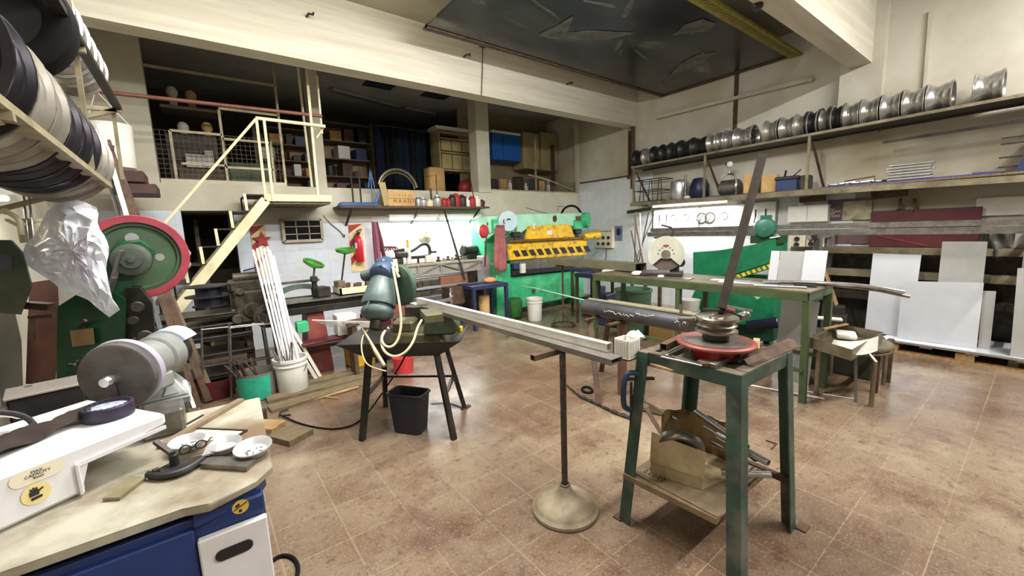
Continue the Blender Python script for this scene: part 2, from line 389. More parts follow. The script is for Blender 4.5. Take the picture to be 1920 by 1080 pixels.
for pts in ([(1008, 66), (1045, 48), (1075, 30), (1068, 50), (1062, 62), (1110, 58), (1190, 62), (1140, 74), (1080, 76), (1030, 72)], [(1262, 66), (1285, 46), (1318, 36), (1342, 44), (1330, 58), (1300, 62)], [(1300, 128), (1255, 142), (1275, 120), (1305, 104), (1340, 98), (1325, 114)]):
    P = [pz(x, y, 3.972) for x, y in pts]; m.plate(P, .003, (0, 0, 1))
part('peeling_print', m, M_ghost, T)
# hanging cord and hooks on the far beam
m = MB(); m.box((py(905, 82, 5.26)), (.09, .04, .09)); a = py(905, 88, 5.25); b = py(903, 178, 5.25); m.tube([a, lerp(a, b, .5)+V(.005, 0, 0), b], .006, 6)
solo('junction_box', m, M_black, 'small black junction box with a cord hanging down the far beam', 'junction box')
for (x, y, l) in ((870, 106, 'dark hook in the far beam left of the hanging cord'), (1063, 158, 'dark hook in the far beam right of the hanging cord'), (575, 31, 'dark hook high on the left end of the far beam')):
    a = py(x, y, 5.27); m = MB(); m.tube([a+V(0, .02, 0), a, a+V(.01, -.06, .01), a+V(.05, -.08, .0), a+V(.06, -.06, .03)], .012, 6)
    solo('hook', m, M_dsteel, l, 'hook')
a = pz(1420, 8, 3.572); m = MB(); m.lathe([(.0, 0), (.05, 0), (.05, .03), (.03, .05), (0, .05)], a, (0, 0, -1), 12); solo('ceiling_rose', m, M_black, 'round dark fitting under the near ceiling beam', 'fitting')

# ------------------------------------------------------------------ light
def tube_fixture(p, q, label, w, group='fluorescent fixtures', col=(1, .985, .955), n=1, r=.018, tilt=0.):
    p = Vector(p); q = Vector(q); T = thing('fluorescent_light', label, 'light', (p+q)/2, group)
    m = MB(); m.bar(p+V(0, 0, .05), q+V(0, 0, .05), .12, .05); part('housing', m, M_white, T)
    m = MB(); d = (q-p).normalized(); m.cyl(p+d*.03, q-d*.03, r, 10); part('glowing_tube', m, M_lamp, T)
    L = bpy.data.lights.new('tube_light', 'AREA'); L.shape = 'RECTANGLE'; L.size = (q-p).length; L.size_y = .12; L.energy = w; L.color = col
    o = bpy.data.objects.new('tube_light', L); COL.objects.link(o); o.location = (p+q)/2-V(0, 0, .06)
    u, t, dd = frame(d); o.rotation_euler = (Matrix((d, UZ.cross(d), UZ)).transposed() @ Matrix.Rotation(tilt, 3, 'X')).to_euler(); return T, o
for x, w in ((-.6, 28), (1.2, 60), (3., 150), (4.8, 210)):
    tube_fixture((x, -1.25, 4.27), (x+1.5, -1.25, 4.27), 'white fluorescent ceiling fixture of the row behind the camera', w, tilt=.25)
tube_fixture((-.6, 3.3, 4.27), (.9, 3.3, 4.27), 'white fluorescent ceiling fixture left of the dark board', 75)
tube_fixture((.7, 2.3, 4.27), (2.2, 2.3, 4.27), 'white fluorescent ceiling fixture beside the near beam', 215)
tube_fixture((2.1, 1.95, 3.80), (3.6, 1.95, 3.80), 'added unseen white fluorescent fixture on the back of the near beam', 110, tilt=.9)  # added out of view to brighten the right half of the far beam
for i in (0, 1): m = MB(); m.bar((2.4+i*.9, 1.95, 3.87), (2.4+i*.9, 1.858, 3.87), .04, .02); part('bracket', m, M_dsteel, bpy.data.objects['fluorescent_light.006'])  # brackets for the added fixture
W = bpy.data.worlds.new('world'); SC.world = W; W.use_nodes = True
W.node_tree.nodes['Background'].inputs[0].default_value = (1, .98, .95, 1); W.node_tree.nodes['Background'].inputs[1].default_value = .18
SC.view_settings.view_transform = 'Standard'; SC.view_settings.look = 'None'; SC.view_settings.gamma = 1; SC.view_settings.exposure = -.18
SC.view_settings.use_curve_mapping = False
SC.cycles.use_denoising = True
SC.cycles.max_bounces = 8; SC.cycles.diffuse_bounces = 4
# ================================================================== bender table in the right foreground
def pd(x, y, d): return V(0, 0, CH)+ray(x, y)*d
TL, TF, TR, TB = V(1.745, 1.25, .95), V(1.762, .742, .95), V(2.29, .73, .95), V(2.27, 1.24, .95)
BL, BF, BR, BB_ = V(1.665, 1.30, 0), V(1.715, .682, 0), V(2.315, .672, 0), V(2.31, 1.31, 0)
T = thing('bender_table', 'green angle iron work table with splayed legs carrying the red disc bender', 'table', (2.0, 1.0, 0))
fc = (TL+TF+TR+TB)/4
m = MB(); w = .062
for a, b in ((TL, TF), (TF, TR), (TR, TB), (TB, TL)):
    d = (b-a).normalized(); n = UZ.cross(d)
    k = 0 if a in (TL, TR) else 1; n = n if n.dot(fc-a) > 0 else -n; o_ = d*(.0075*k)+V(0, 0, -.0012*k)
    m.angle(a+o_, b-d*(.0075*k)+V(0, 0, -.0012*k), w, .007, n, -UZ)
part('top_frame', m, M_green, T)
m = MB()
for a, b in ((TL, TF), (TF, TR), (TR, TB), (TB, TL)):
    d = (b-a).normalized(); n = UZ.cross(d); n = n if n.dot(fc-a) > 0 else -n; k = 0 if a in (TL, TR) else 1
    s_ = w*k-.003*(1-k); a_, b_ = a+d*(s_+.004)+n*.004, b-d*(s_+.004)+n*.004; m.plate([a_+V(0, 0, .0005), b_+V(0, 0, .0005), b_+n*(w-.006)+V(0, 0, .0005), a_+n*(w-.006)+V(0, 0, .0005)], .0012, (0, 0, 1))
part('worn_top', m, mat('worn_top_steel', (138, 124, 108), (92, 84, 72), .5, .4, 9, .8), T, 'bare worn steel on the top rails')
m = MB()
m.bb((1.77, .93, .925), (2.26, 1.08, .943)); m.bb((1.80, 1.08, .925), (2.1, 1.225, .94)); m.bb((1.9, .82, .925), (2.26, .93, .940))
part('top_plate', m, mat('grimy_green_plate', (104, 104, 80), (70, 66, 54), .6, .2, 8, .8, .05), T)
for (a, b) in ((TL, BL), (TF, BF), (TR, BR), (TB, BB_)):
    u = V(1 if a.x < fc.x else -1, 0, 0); n = V(0, 1 if a.y < fc.y else -1, 0)
    m = MB(); m.angle(a-V(0, 0, .01), b, .065, .007, u, n); part('leg', m, M_green, T)
m = MB(); m.box(BR+V(.03, -.02, .004), (.07, .05, .008)); m.box(BL+V(.02, .01, .004), (.06, .05, .008)); part('foot_plate', m, M_rust, T)
m = MB(); m.bb((1.72, .80, .262), (2.28, 1.28, .268)); m.bb((1.72, .80, .262), (1.726, 1.28, .285))
M_perf = mat('tread_plate', (150, 132, 104), (104, 88, 66), .5, .5, 9, .7)
sh = part('lower_shelf', m, M_perf, T)
m = MB()
for i in range(13):
    for j in range(6):
        x, y = 2.02+i*.02, .82+j*.026; m.box((x, y, .2695), (.013, .006, .004), .5 if j % 2 else -.5)
for i in range(5):
    for j in range(5): m.box((1.79+i*.022, 1.12+j*.026, .2695), (.013, .006, .004), .5)
part('tread_lugs', m, M_dsteel, sh)
m = MB(); m.bar((1.70, 1.285, .262), (1.735, .80, .262), .045, .03); part('shelf_edge_bar', m, M_perf, T)
m = MB(); m.bar((2.29, .70, .262), (2.30, 1.29, .262), .03, .03); part('shelf_edge_bar', m, M_rust, T)

# the bender: red turntable, pulley dies, upright lever tube
DC = V(1.955, .95, 1.02)
T = thing('pipe_bender', 'hand pipe bender with red disc, grooved die and tall leaning lever tube', 'bender', (DC.x, DC.y, .95))
M_rdisc = mat('worn_red_disc', (146, 76, 68), (118, 56, 52), .5, .1, 6, .7)
m = MB(); m.lathe([(0, -.01), (.17, -.01), (.178, -.004), (.178, .004), (.172, .010), (0, .012)], DC, n=48); part('turntable', m, M_rdisc, T)
m = MB(); m.lathe([(.0, .0), (.155, .0), (.155, .0015), (0, .002)], DC+V(0, 0, .0115), n=40); part('worn_face', m, mat('worn_disc_face', (126, 116, 108), (88, 82, 78), .4, .5, 9, .8, c3=(164, 96, 86), s3=7), T)
m = MB(); m.lathe([(0, -.072), (.10, -.072), (.105, -.06), (.12, -.03), (.14, -.011), (0, -.01)], DC, n=36); part('lower_drum', m, M_red, T)
m = MB(); m.lathe([(0, .012), (.055, .012), (.06, .018), (.06, .045), (.055, .05), (0, .05)], DC, n=24); part('boss', m, M_dsteel, T)
PC = DC+V(.0, .0, .05)
m = MB(); m.lathe([(r_*1.14, h_) for r_, h_ in [(0, 0), (.07, 0), (.084, .004), (.084, .012), (.072, .018), (.066, .026), (.074, .034), (.082, .038), (.072, .046), (.070, .052), (.078, .058), (.086, .064), (.086, .076), (.08, .08), (.06, .076), (.03, .077), (.028, .082), (.012, .084), (.012, .078), (0, .078)]], PC, n=40); part('grooved_die', m, mat('polished_die', (176, 166, 152), (120, 108, 96), .28, .9, 10, .7), T)
A0 = pd(1353, 578, 2.02); A1 = pd(1430, 291, 2.06)
m = MB(); m.hollow(A0, A1, .041, .041, .004, up=V(.45, -.9, 0)); part('lever_tube', m, mat('scaled_tube', (84, 76, 68), (54, 48, 42), .5, .6, 9, .7, .06), T)
e0 = pd(1320, 580, 2.02); e1 = pd(1346, 580, 2.02)
m = MB(); m.bar(pd(1321, 580, 2.0), pd(1352, 583, 2.04), .03, .012); m.bar(pd(1352, 583, 2.04), pd(1390, 596, 2.08), .035, .02); part('lever_head', m, M_dsteel, T)
m = MB(); m.cyl(pd(1350, 577, 2.06), pd(1376, 584, 2.06), .018, 14, bev=.004); m.ball(pd(1358, 576, 2.06), .02); part('red_clamp', m, mat('faded_red', (150, 78, 76), (110, 50, 50), .5, 0, 9, .7), T, 'faded red clamp')
m = MB(); m.cyl(pd(1347, 571, 2.05), pd(1410, 583, 2.05), .006, 8); part('cross_rod', m, M_bright, T)
m = MB(); m.cyl(pd(1372, 600, 2.08), pd(1396, 592, 2.08), .022, 16, bev=.004); m.ball(pd(1398, 591, 2.08), .023); part('roller', m, M_steel, T)
m = MB(); m.cyl(pd(1276, 612, 2.08), pd(1277, 571, 2.08), .008, 10); m.cyl(pd(1272, 598, 2.06), pd(1302, 598, 2.04), .013, 12); m.bar(pd(1288, 607, 2.06), pd(1310, 604, 2.05), .03, .03); part('stop_post', m, M_steel, T)
# loose steel on the table top
def lbar(name, p, q, w, h, m_, label, kind='bar', hollow=True, group=None):
    m = MB()
    if hollow: m.hollow(p, q, w, h, .003)
    else: m.bar(p, q, w, h, bev=.002)
    return solo(name, m, m_, label, kind, group)
lbar('square_tube', V(1.80, 1.135, .985), V(2.09, 1.17, .985), .036, .036, M_rust, 'short square tube lying left of the red disc on the green bender table', 'tube')
lbar('flat_bar', V(1.775, 1.10, .957), V(2.05, 1.12, .957), .018, .01, M_steel, 'thin flat bar in front of the short square tube on the bender table', 'bar', False)
lbar('flat_bar', V(1.75, 1.19, .955), V(1.775, 1.06, .955), .014, .008, M_rust, 'small rusty flat bar across the left edge of the bender table', 'bar', False)
lbar('steel_rod', V(1.725, 1.10, .962), V(1.75, .905, .958), .008, .008, M_bright, 'thin bright rod lying over the left edge rail of the bender table', 'rod', False)
lbar('wooden_stick', V(1.76, 1.22, .90), V(1.735, 1.04, .90), .012, .014, M_wood, 'thin wooden strip under the left edge rail of the bender table', 'stick', False)
T = thing('bent_channel', 'bent rusty sheet metal channel lying along the right side of the bender table', 'channel', (2.1, .87, .95))
q0, q1 = pz(1390, 682, .953), pz(1484, 645, .953); dd = (q1-q0).normalized(); m = MB()
m.prism([(-.05, 0), (-.028, 0), (-.008, .022), (.016, .022), (.034, .0), (.05, 0), (.05, .003), (.036, .003), (.018, .025), (-.01, .025), (-.03, .003), (-.05, .003)], q0, UZ.cross(dd), UZ, (q1-q0).length)
part('folded_sheet', m, M_rust, T)
lbar('angle_bar', pz(1336, 686, .966), pz(1426, 643, .966), .026, .022, M_steel, 'rusty angle iron offcut between the red disc and the bent channel', 'angle iron', False)
m = MB(); m.prism([(0, 0), (.05, .0), (.06, .05), (.012, .066), (-.01, .03)], pz(1330, 690, .953), UX, UY, .02, .003); solo('bracket', m, M_rust, 'small crumpled metal bracket at the left end of the angle iron', 'bracket')
m = MB(); m.box(pz(1418, 648, .975), (.03, .20, .03), -1.2, .002); solo('wood_block', m, M_wood, 'pale wooden batten under the right edge of the red disc', 'batten')
lbar('steel_rod', V(2.30, .93, .958), V(2.22, 1.22, .958), .02, .012, M_steel, 'flat steel strip lying at the back right corner of the bender table', 'strip', False)
# white slotted box hung at the table's left corner
a = V(1.72, 1.262, .93)
T = thing('slotted_box', 'white slotted plastic box standing at the left corner of the bender table', 'box', (1.735, 1.30, .905))
m = MB()
for x0, y0, x1, y1 in ((1.69, 1.265, 1.696, 1.36), (1.78, 1.265, 1.786, 1.36), (1.69, 1.262, 1.786, 1.268), (1.69, 1.354, 1.786, 1.36)): m.bb((x0, y0, .905), (x1, y1, 1.01))
m.bb((1.69, 1.262, .905), (1.786, 1.36, .911)); part('box_shell', m, M_white, T)
m = MB()
for i in range(6): m.bb((1.7+i*.014, 1.2605, .92), (1.704+i*.014, 1.263, 1.0)); m.bb((1.6885, 1.275+i*.013, .92), (1.691, 1.279+i*.013, 1.0))
part('slots', m, mat('grey_slot', (178, 172, 156)), T)
m = MB(); m.ball((1.83, 1.33, 1.0), .05, 10, (1.2, .8, .6)); 
for v in m.bm.verts: v.co += Vector((R.uniform(-.012, .012), R.uniform(-.012, .012), R.uniform(-.01, .01)))
solo('crumpled_paper', m, M_white, 'crumpled white paper behind the slotted box on the bender table', 'paper', smooth=5)
# C clamp on the left leg
c = lerp(TL, BL, .12); T = thing('c_clamp', 'blue C clamp gripping the left leg of the bender table', 'clamp', c-V(.05, 0, .2))
u = V(-.75, .4, 0).normalized()
m = MB(); P = [c+V(.03, -.04, -.015), c+u*.03+V(0, 0, .01), c+u*.06+V(0, 0, -.03), c+u*.065+V(0, 0, -.17), c+u*.04+V(0, 0, -.2), c+V(0, 0, -.2)]
m.tube(P, .015, 8, smooth=2); part('frame', m, mat('blue_casting', (40, 66, 96), (26, 38, 54), .5, .2, 8, .6), T)
m = MB(); m.cyl(c+u*.02+V(0, 0, -.34), c+u*.02+V(0, 0, -.05), .007, 10); part('screw', m, M_dsteel, T)
m = MB(); m.bar(c+V(.08, -.06, -.035), c+u*.06+V(0, 0, -.03), .02, .012); part('jaw', m, M_dsteel, T)
# scrap bin on the lower shelf
Z0 = .269
T = thing('scrap_bin', 'torn sheet metal bin of steel offcuts on the shelf of the bender table', 'bin', (1.98, 1.03, Z0))
M_bin = mat('stained_sheet', (196, 180, 144), (136, 114, 82), .55, .35, 4, .8, .05)
def bp(x, y, z): return pz(x, y, z)
m = MB(); f0, f1 = V(1.80, 1.20, Z0), V(1.87, .95, Z0)
m.plate([f0, f1, f1+V(.03, 0, .16), f0+V(.02, 0, .2)], .003, (1, .3, 0))
m.plate([f0-V(.004, 0, -.07), f1+V(-.008, -.01, .07), f1+V(.012, -.01, .20), f0+V(.008, 0, .235)], .003, (1, .3, 0))
m.plate([f0, f1, f1+V(.24, -.05, 0), f0+V(.33, .05, 0)], .003, (0, 0, 1))
part('front_sheet', m, M_bin, T)
m = MB()
def rim(u, v):
    a = lerp(2.55, -.75, u); r = .205
    return V(2.0+r*1.0*math.cos(a)+.02, 1.06+r*.85*math.sin(a), Z0+v*(.26+.025*math.sin(u*7)+.006*math.sin(u*29)-.10*max(0, u-.6)))
m.grid(rim, 40, 6, .004); part('bent_wall', m, mat('bent_rusty_sheet', (158, 138, 100), (104, 84, 58), .6, .35, 6, .8, .08), T, smooth=60)
# wheel and tubes inside it
T2 = thing('pulley_wheel', 'steel pulley wheel leaning in the scrap bin', 'wheel', (1.9, 1.09, Z0+.05))
ax = V(.85, .45, .55).normalized(); cc = V(1.90, 1.085, Z0+.165)
m = MB(); m.lathe([(.088, -.02), (.112, -.025), (.115, -.02), (.115, .02), (.112, .025), (.088, .02), (.088, -.02)], cc, ax, 40); part('rim', m, M_steel, T2)
m = MB(); m.lathe([(0, -.006), (.09, -.006), (.09, .006), (0, .006)], cc, ax, 36); part('web', m, M_dsteel, T2)
m = MB(); m.lathe([(0, -.03), (.022, -.03), (.022, .03), (0, .03)], cc, ax, 20); part('hub', m, M_dsteel, T2)
tubes = [((1305, 772), (1400, 838), .30, .33, .015, 'thick bright pipe lying highest in the scrap bin'), ((1345, 815), (1441, 868), .2, .18, .018, 'dark mouthed pipe poking out of the right side of the scrap bin'), ((1352, 885), (1446, 890), .045, .075, .018, 'lowest pale pipe reaching out of the scrap bin over the tread plate'), ((1320, 800), (1400, 850), .22, .2, .008, 'thin rod beside the pulley wheel in the scrap bin'), ((1335, 830), (1395, 862), .17, .16, .012, 'short grey pipe in the middle of the scrap bin')]
for (a, b, z0, z1, r, l) in tubes:
    m = MB(); m.pipe(pz(a[0], a[1], Z0+z0), pz(b[0], b[1], Z0+z1), r, .003, 16); solo('pipe_offcut', m, M_bright if r != .012 else M_steel, l, 'pipe', 'pipe offcuts in the scrap bin')
m = MB(); m.bar(pz(1405, 850, Z0+.16), pz(1420, 862, Z0+.16), .03, .02); solo('offcut', m, M_dsteel, 'small dark block of scrap behind the front leg of the bender table', 'offcut')
m = MB(); a, b, c = pz(1436, 826, Z0+.14), pz(1456, 832, Z0+.13), pz(1447, 842, Z0+.13); m.bar(a, b, .006); m.bar(b, c, .006); solo('wire_bracket', m, M_rust, 'small bent wire bracket at the right rim of the scrap bin', 'bracket')
m = MB(); m.cyl(pz(1207, 752, Z0+.20), pz(1270, 788, Z0+.235), .009, 10); solo('steel_rod', m, M_steel, 'steel rod poking out of the scrap bin to the left', 'rod')
m = MB(); m.bar(pz(1206, 756, .44), pz(1240, 812, .33), .028, .006); solo('flat_bar', m, M_rust, 'rusty flat strap leaning between the left leg and the scrap bin', 'strap')
# ------------------------------------------------------------------ work stand with round base
T = thing('roller_stand', 'round based steel pedestal stand holding up the long channel', 'stand', (1.5, 1.55, 0))
m = MB(); m.lathe([(0, 0), (.185, 0), (.19, .008), (.188, .022), (.172, .034), (.168, .040), (.16, .052), (.12, .07), (.07, .09), (.045, .115), (.035, .145), (.032, .15), (0, .15)], (1.5, 1.55, 0), n=56)
part('base', m, mat('dusty_cast_iron', (164, 150, 124), (120, 104, 82), .65, .2, 6, .8, .05), T)
m = MB(); m.lathe([(.03, 0), (.03, .012), (.02, .014), (.02, 0)], (1.5, 1.55, .148), n=24); part('collar', m, M_steel, T)
m = MB(); m.cyl((1.5, 1.55, .14), (1.5, 1.55, .93), .0175, 20); part('pole', m, mat('dark_chipped_pole', (60, 52, 50), (110, 96, 84), .45, .5, 18, .6), T)
m = MB(); m.hollow((1.33, 1.60, .925), (1.80, 1.60, .925), .035, .03, .003); part('cross_bar', m, M_rust, T)
# ------------------------------------------------------------------ long channel and the tube that lies in it
m = MB(); P, Q = V(1.535, 1.215, .955), V(1.48, 3.42, .965)
m.hollow(P, Q, .085, .03, .003); solo('long_channel', m, mat('mill_steel', (164, 158, 148), (112, 104, 94), .35, .7, 8, .6), 'long flat steel channel reaching from the saw across the pedestal stand', 'channel')
m = MB(); m.hollow(V(1.585, 1.30, .994), V(1.515, 3.4, 1.0), .042, .042, .003); solo('square_tube', m, mat('new_square_tube', (226, 223, 216), (186, 180, 170), .3, .5, 8, .5), 'bright square tube lying on top of the long steel channel', 'tube')
# black rubber strip on the floor
m = MB()
pts = [pz(1062, 722, .012), pz(1085, 742, .012), pz(1115, 755, .012), pz(1150, 772, .012), pz(1196, 788, .012)]
def strip(u, v):
    k = u*4; i = min(3, int(k)); p = lerp(pts[i], pts[i+1], k-i); q = V(.55, .83, 0)
    return p+q*((v-.5)*.075)+V(0, 0, .006*math.sin(u*60+v*5)+R.uniform(0, .006))
m.grid(strip, 40, 4, .008); solo('rubber_strip', m, mat('crusty_rubber', (52, 48, 42), (96, 90, 78), .85, 0, 30, .7, .4), 'crusty black rubber strip lying on the floor behind the pedestal stand', 'strip')
m = MB()
m.tube([pz(1090, 728, .012), pz(1100, 724, .012), pz(1112, 731, .012), pz(1108, 737, .012), pz(1094, 735, .012)], .012, 8, closed=True, smooth=2); solo('rubber_loop', m, M_rubber, 'small black rubber loop beside the rubber strip on the floor', 'loop')
m = MB(); m.lathe([(.008, 0), (.02, 0), (.02, .014), (.008, .014), (.008, 0)], pz(1197, 789, .016), (.3, -.5, .2), 16); solo('steel_ring', m, M_steel, 'little steel ring on the floor at the right end of the rubber strip', 'ring')
# ================================================================== cold saw on its drip tray stand
SU, SW, SO = V(.79, -.613, 0), V(.613, .79, 0), V(1.3, 3.18, 0)
def sl(a, b, z): return SO+SU*a+SW*b+V(0, 0, z)
T = thing('saw_stand', 'black flared drip tray stand on four splayed legs under the saw', 'stand', SO)
M_tray = mat('oily_black_tray', (34, 33, 36), (66, 60, 46), .35, .3, 6, .6)
m = MB()
rim_ = [sl(a*.48, b*.28, .765) for a, b in ((-1, -1), (1, -1), (1, 1), (-1, 1))]; bot_ = [sl(a*.29, b*.20, .635) for a, b in ((-1, -1), (1, -1), (1, 1), (-1, 1))]
for i in range(4): m.plate([rim_[i], rim_[(i+1) % 4], bot_[(i+1) % 4], bot_[i]], .006)
m.plate(bot_, .006); part('drip_tray', m, M_tray, T)
legs = [((-.27, -.18), (-.33, -.31)), ((.27, -.18), (.395, -.335)), ((.27, .18), (.41, .22)), ((-.27, .18), (-.34, .30))]
for (a, b) in legs:
    m = MB(); m.bar(sl(*a, .64), sl(*b, 0), .04, .04); part('leg', m, M_tray, T)
def lg(i, z): a, b = legs[i]; return lerp(sl(*b, 0), sl(*a, .64), z/.64)
for i, j, z in ((0, 3, .33), (1, 2, .33), (3, 2, .32)):
    m = MB(); m.bar(lg(i, z), lg(j, z), .03, .02); part('stretcher', m, M_tray, T)
m = MB(); m.box(sl(.42, .23, .005), (.10, .04, .01), .3); part('foot_plate', m, M_rust, T)
T = thing('cold_saw', 'grey blue cold saw head with motor, blade guard and vise', 'saw', sl(0, 0, .64))
M_cast = mat('oily_casting', (108, 104, 72), (66, 62, 44), .5, .3, 8, .8, .06)
M_head = mat('grey_green_paint', (92, 110, 108), (58, 72, 70), .4, .1, 6, .7, .03)
M_mblue = mat('dusty_blue_paint', (66, 88, 114), (44, 58, 78), .45, .1, 7, .7)
m = MB()
m.hexa([sl(-.14, -.17, .642), sl(.34, -.17, .642), sl(.34, .17, .642), sl(-.14, .17, .642), sl(-.10, -.13, .80), sl(.30, -.13, .80), sl(.30, .13, .80), sl(-.10, .13, .80)], .015)
m.box(sl(-.02, .02, .84), (.18, .2, .1), -.66, .02); part('base_casting', m, M_cast, T)
m = MB(); m.prism([(-.1, 0), (.14, 0), (.19, .06), (.15, .14), (.04, .17), (-.09, .12)], sl(.27, -.17, .79), SU, UZ, -.12, .012); part('vise_front', m, mat('vise_green', (86, 100, 78), (58, 66, 52), .5, .2, 8, .7), T)
m = MB(); m.box(sl(.06, .14, .90), (.20, .08, .16), -.66, .01); part('vise_jaw', m, M_dsteel, T)
m = MB(); m.cyl(sl(.18, .12, .92), sl(.24, .12, .92), .05, 20, bev=.008); m.cyl(sl(.22, .1, .92), sl(.30, .09, .92), .028, 14); part('vise_screw', m, M_cast, T)
h0, h1 = pd(703, 618, 2.95), pd(720, 505, 3.12); ha = (h1-h0); HL = ha.length
m = MB(); m.lathe([(0, 0), (.038, 0), (.042, .01), (.042, .07), (.05, .08), (0, .08)], h0, ha, 20); part('spindle', m, M_dsteel, T)
m = MB(); m.lathe([(0, .07), (.06, .07), (.09, .085), (.112, .105), (.118, .13), (.112, .155), (.10, .165), (.10, .175), (.122, .18), (.124, .20), (.118, .24), (.085, .39), (.07, .41), (0, .41)], h0, ha, 28); part('gear_housing', m, M_head, T)
m = MB(); m.bar(lerp(h0, h1, .40)-V(.12, .085, 0)*.95, lerp(h0, h1, .85)-V(.07, .07, 0), .012, .012); part('housing_rib', m, M_head, T)
mc = lerp(h0, h1, .97); md = V(-.62, -.72, -.28).normalized()
m = MB(); m.lathe([(0, -.10), (.07, -.10), (.088, -.085), (.09, 0), (.088, .06), (.078, .085), (.05, .10), (0, .10)], mc, md, 26); m.box(mc+V(0, 0, .06), (.10, .09, .08), .6, .02); part('motor', m, M_mblue, T)
m = MB(); m.box(mc+md*.075+V(.02, -.02, .062), (.07, .03, .03), .3, .008); part('motor_slot', m, M_black, T)
m = MB(); m.lathe([(0, 0), (.03, 0), (.042, .012), (.042, .10), (.03, .115), (0, .115)], pd(706, 511, 3.08), pd(676, 520, 3.08)-pd(706, 511, 3.08), 18); part('side_knob', m, M_head, T)
gd = V(.93, .30, .0)
m = MB(); m.lathe([(0, 0), (.15, 0), (.16, .01), (.16, .04), (.15, .05), (0, .05)], pd(747, 535, 3.16), gd, 40); part('blade_guard', m, mat('guard_green', (72, 98, 82), (54, 70, 60), .45, .1, 6, .6), T)
m = MB(); m.bar(pd(733, 492, 3.1), pd(748, 520, 3.1), .02, .015); m.bar(pd(740, 486, 3.12), pd(744, 510, 3.12), .012, .03); m.cyl(pd(728, 505, 3.1), pd(742, 498, 3.1), .014, 10); part('coolant_fitting', m, M_cream, T)
M_hose = mat('old_cream_hose', (222, 206, 170), (184, 166, 128), .5, 0, 9, .5)
def hose(pts, r, nm='hose', mm=None, lab=None):
    m = MB(); m.tube([pd(*p) for p in pts], r, 8, smooth=2); part(nm, m, mm or M_hose, T, lab)
hose([(736, 500, 3.05), (742, 530, 3.0), (750, 575, 2.95), (753, 610, 2.93), (746, 640, 2.9), (733, 652, 2.88), (720, 648, 2.88), (714, 635, 2.9), (722, 620, 2.95)], .009)
hose([(791, 600, 2.98), (782, 615, 2.92), (776, 640, 2.86), (760, 662, 2.82), (740, 670, 2.82), (722, 662, 2.85), (714, 645, 2.9), (716, 628, 2.92), (724, 618, 2.97)], .009)
hose([(690, 618, 2.95), (679, 632, 2.9), (677, 655, 2.85), (684, 680, 2.8), (700, 690, 2.8), (724, 696, 2.8)], .005)
m = MB(); m.tube([pd(679, 615, 2.95), pd(694, 640, 2.85), pd(706, 662, 2.78), pd(721, 686, 2.7)], [.006, .009, .014, .012], 10); part('feed_lever', m, mat('greasy_lever', (186, 172, 140), (140, 124, 96), .5, .2, 9, .6), T)
m = MB(); m.ball(pd(727, 618, 2.98), .028); m.cyl(pd(715, 622, 2.98), pd(735, 612, 2.98), .016, 12); part('coolant_valve', m, M_steel, T)
m = MB(); P = [pz(788, 592, .965), pz(822, 590, .965), pz(832, 602, .965), pz(800, 606, .965)]; m.plate(P, .05, (0, 0, 1)); part('vise_handle_block', m, M_cast, T)
m = MB(); a = pz(862, 617, .82); m.box(a, (.03, .05, .05), .3, .006); solo('yellow_rag', m, M_yellow, 'small yellow rag in the right corner of the drip tray', 'rag')
# power cord from the saw to the left
m = MB(); m.tube([pd(769, 640, 3.3), pd(760, 668, 3.4), pz(742, 700, .3), pz(716, 738, .12), pz(690, 775, .012), pz(665, 797, .008), pz(632, 805, .008), pz(600, 803, .008), pz(560, 794, .008), pz(530, 780, .02)], .007, 8, smooth=2)
solo('electric_cable', m, M_rubber, 'dark power cord trailing from the saw across the floor to the wooden boards', 'cord')
m = MB(); m.tube([pz(808, 757, .006), pz(840, 755, .006), pz(868, 764, .006)], .004, 6, smooth=1); solo('wire', m, M_rubber, 'thin wire on the floor between black bin and right saw leg', 'wire')
# black waste bin
T = thing('waste_bin', 'square black plastic waste bin under the saw stand', 'bin', (1.25, 3.0, 0))
tp = [pz(x, y, .315) for x, y in ((722, 738), (788, 745), (808, 729), (746, 722))]; bt = [pz(x, y, .0) for x, y in ((737, 811), (787, 818), (804, 797), (752, 786))]
cx_ = sum((p for p in tp), V(0, 0, 0))/4; cb_ = sum((p for p in bt), V(0, 0, 0))/4
m = MB()
def rsq(P, c, k, z, n=5, e=.22):
    out = []
    for i in range(4):
        a, b, d = P[i-1], P[i], P[(i+1) % 4]
        for j in range(n):
            t = j/(n-1); q = (lerp(b, a, e*(1-t)**1.0) if t < .5 else lerp(b, d, e*t)); q0 = lerp(b, a, e); q1 = lerp(b, d, e); q = q0*(1-t)**2+b*(2*t*(1-t))+q1*t*t
            out.append(c+(q-c)*k+V(0, 0, z-q.z if False else 0))
    return out
R0 = [rsq(bt, cb_, 1, 0), rsq(tp, cx_, 1, 0), [p+V(0, 0, .0) for p in rsq(tp, cx_, .95, 0)], [p+V(0, 0, .012) for p in rsq(bt, cb_, .94, 0)]]
vs = [[m.v(p) for p in r] for r in R0]
for A, B in zip(vs, vs[1:]):
    for j in range(len(A)): m.f([A[j], A[(j+1) % len(A)], B[(j+1) % len(A)], B[j]])
m.f(vs[0][::-1]); m.f(vs[-1]); M_bin_b = mat('black_bin_plastic', (30, 31, 38), (42, 42, 48), .45, 0, 3, .5); part('bin_body', m, M_bin_b, T, smooth=50)
m = MB(); m.tube([cx_+(p-cx_)*1.02-V(0, 0, .006) for p in rsq(tp, cx_, 1, 0)], .009, 8, closed=True); part('bin_rim', m, M_bin_b, T)
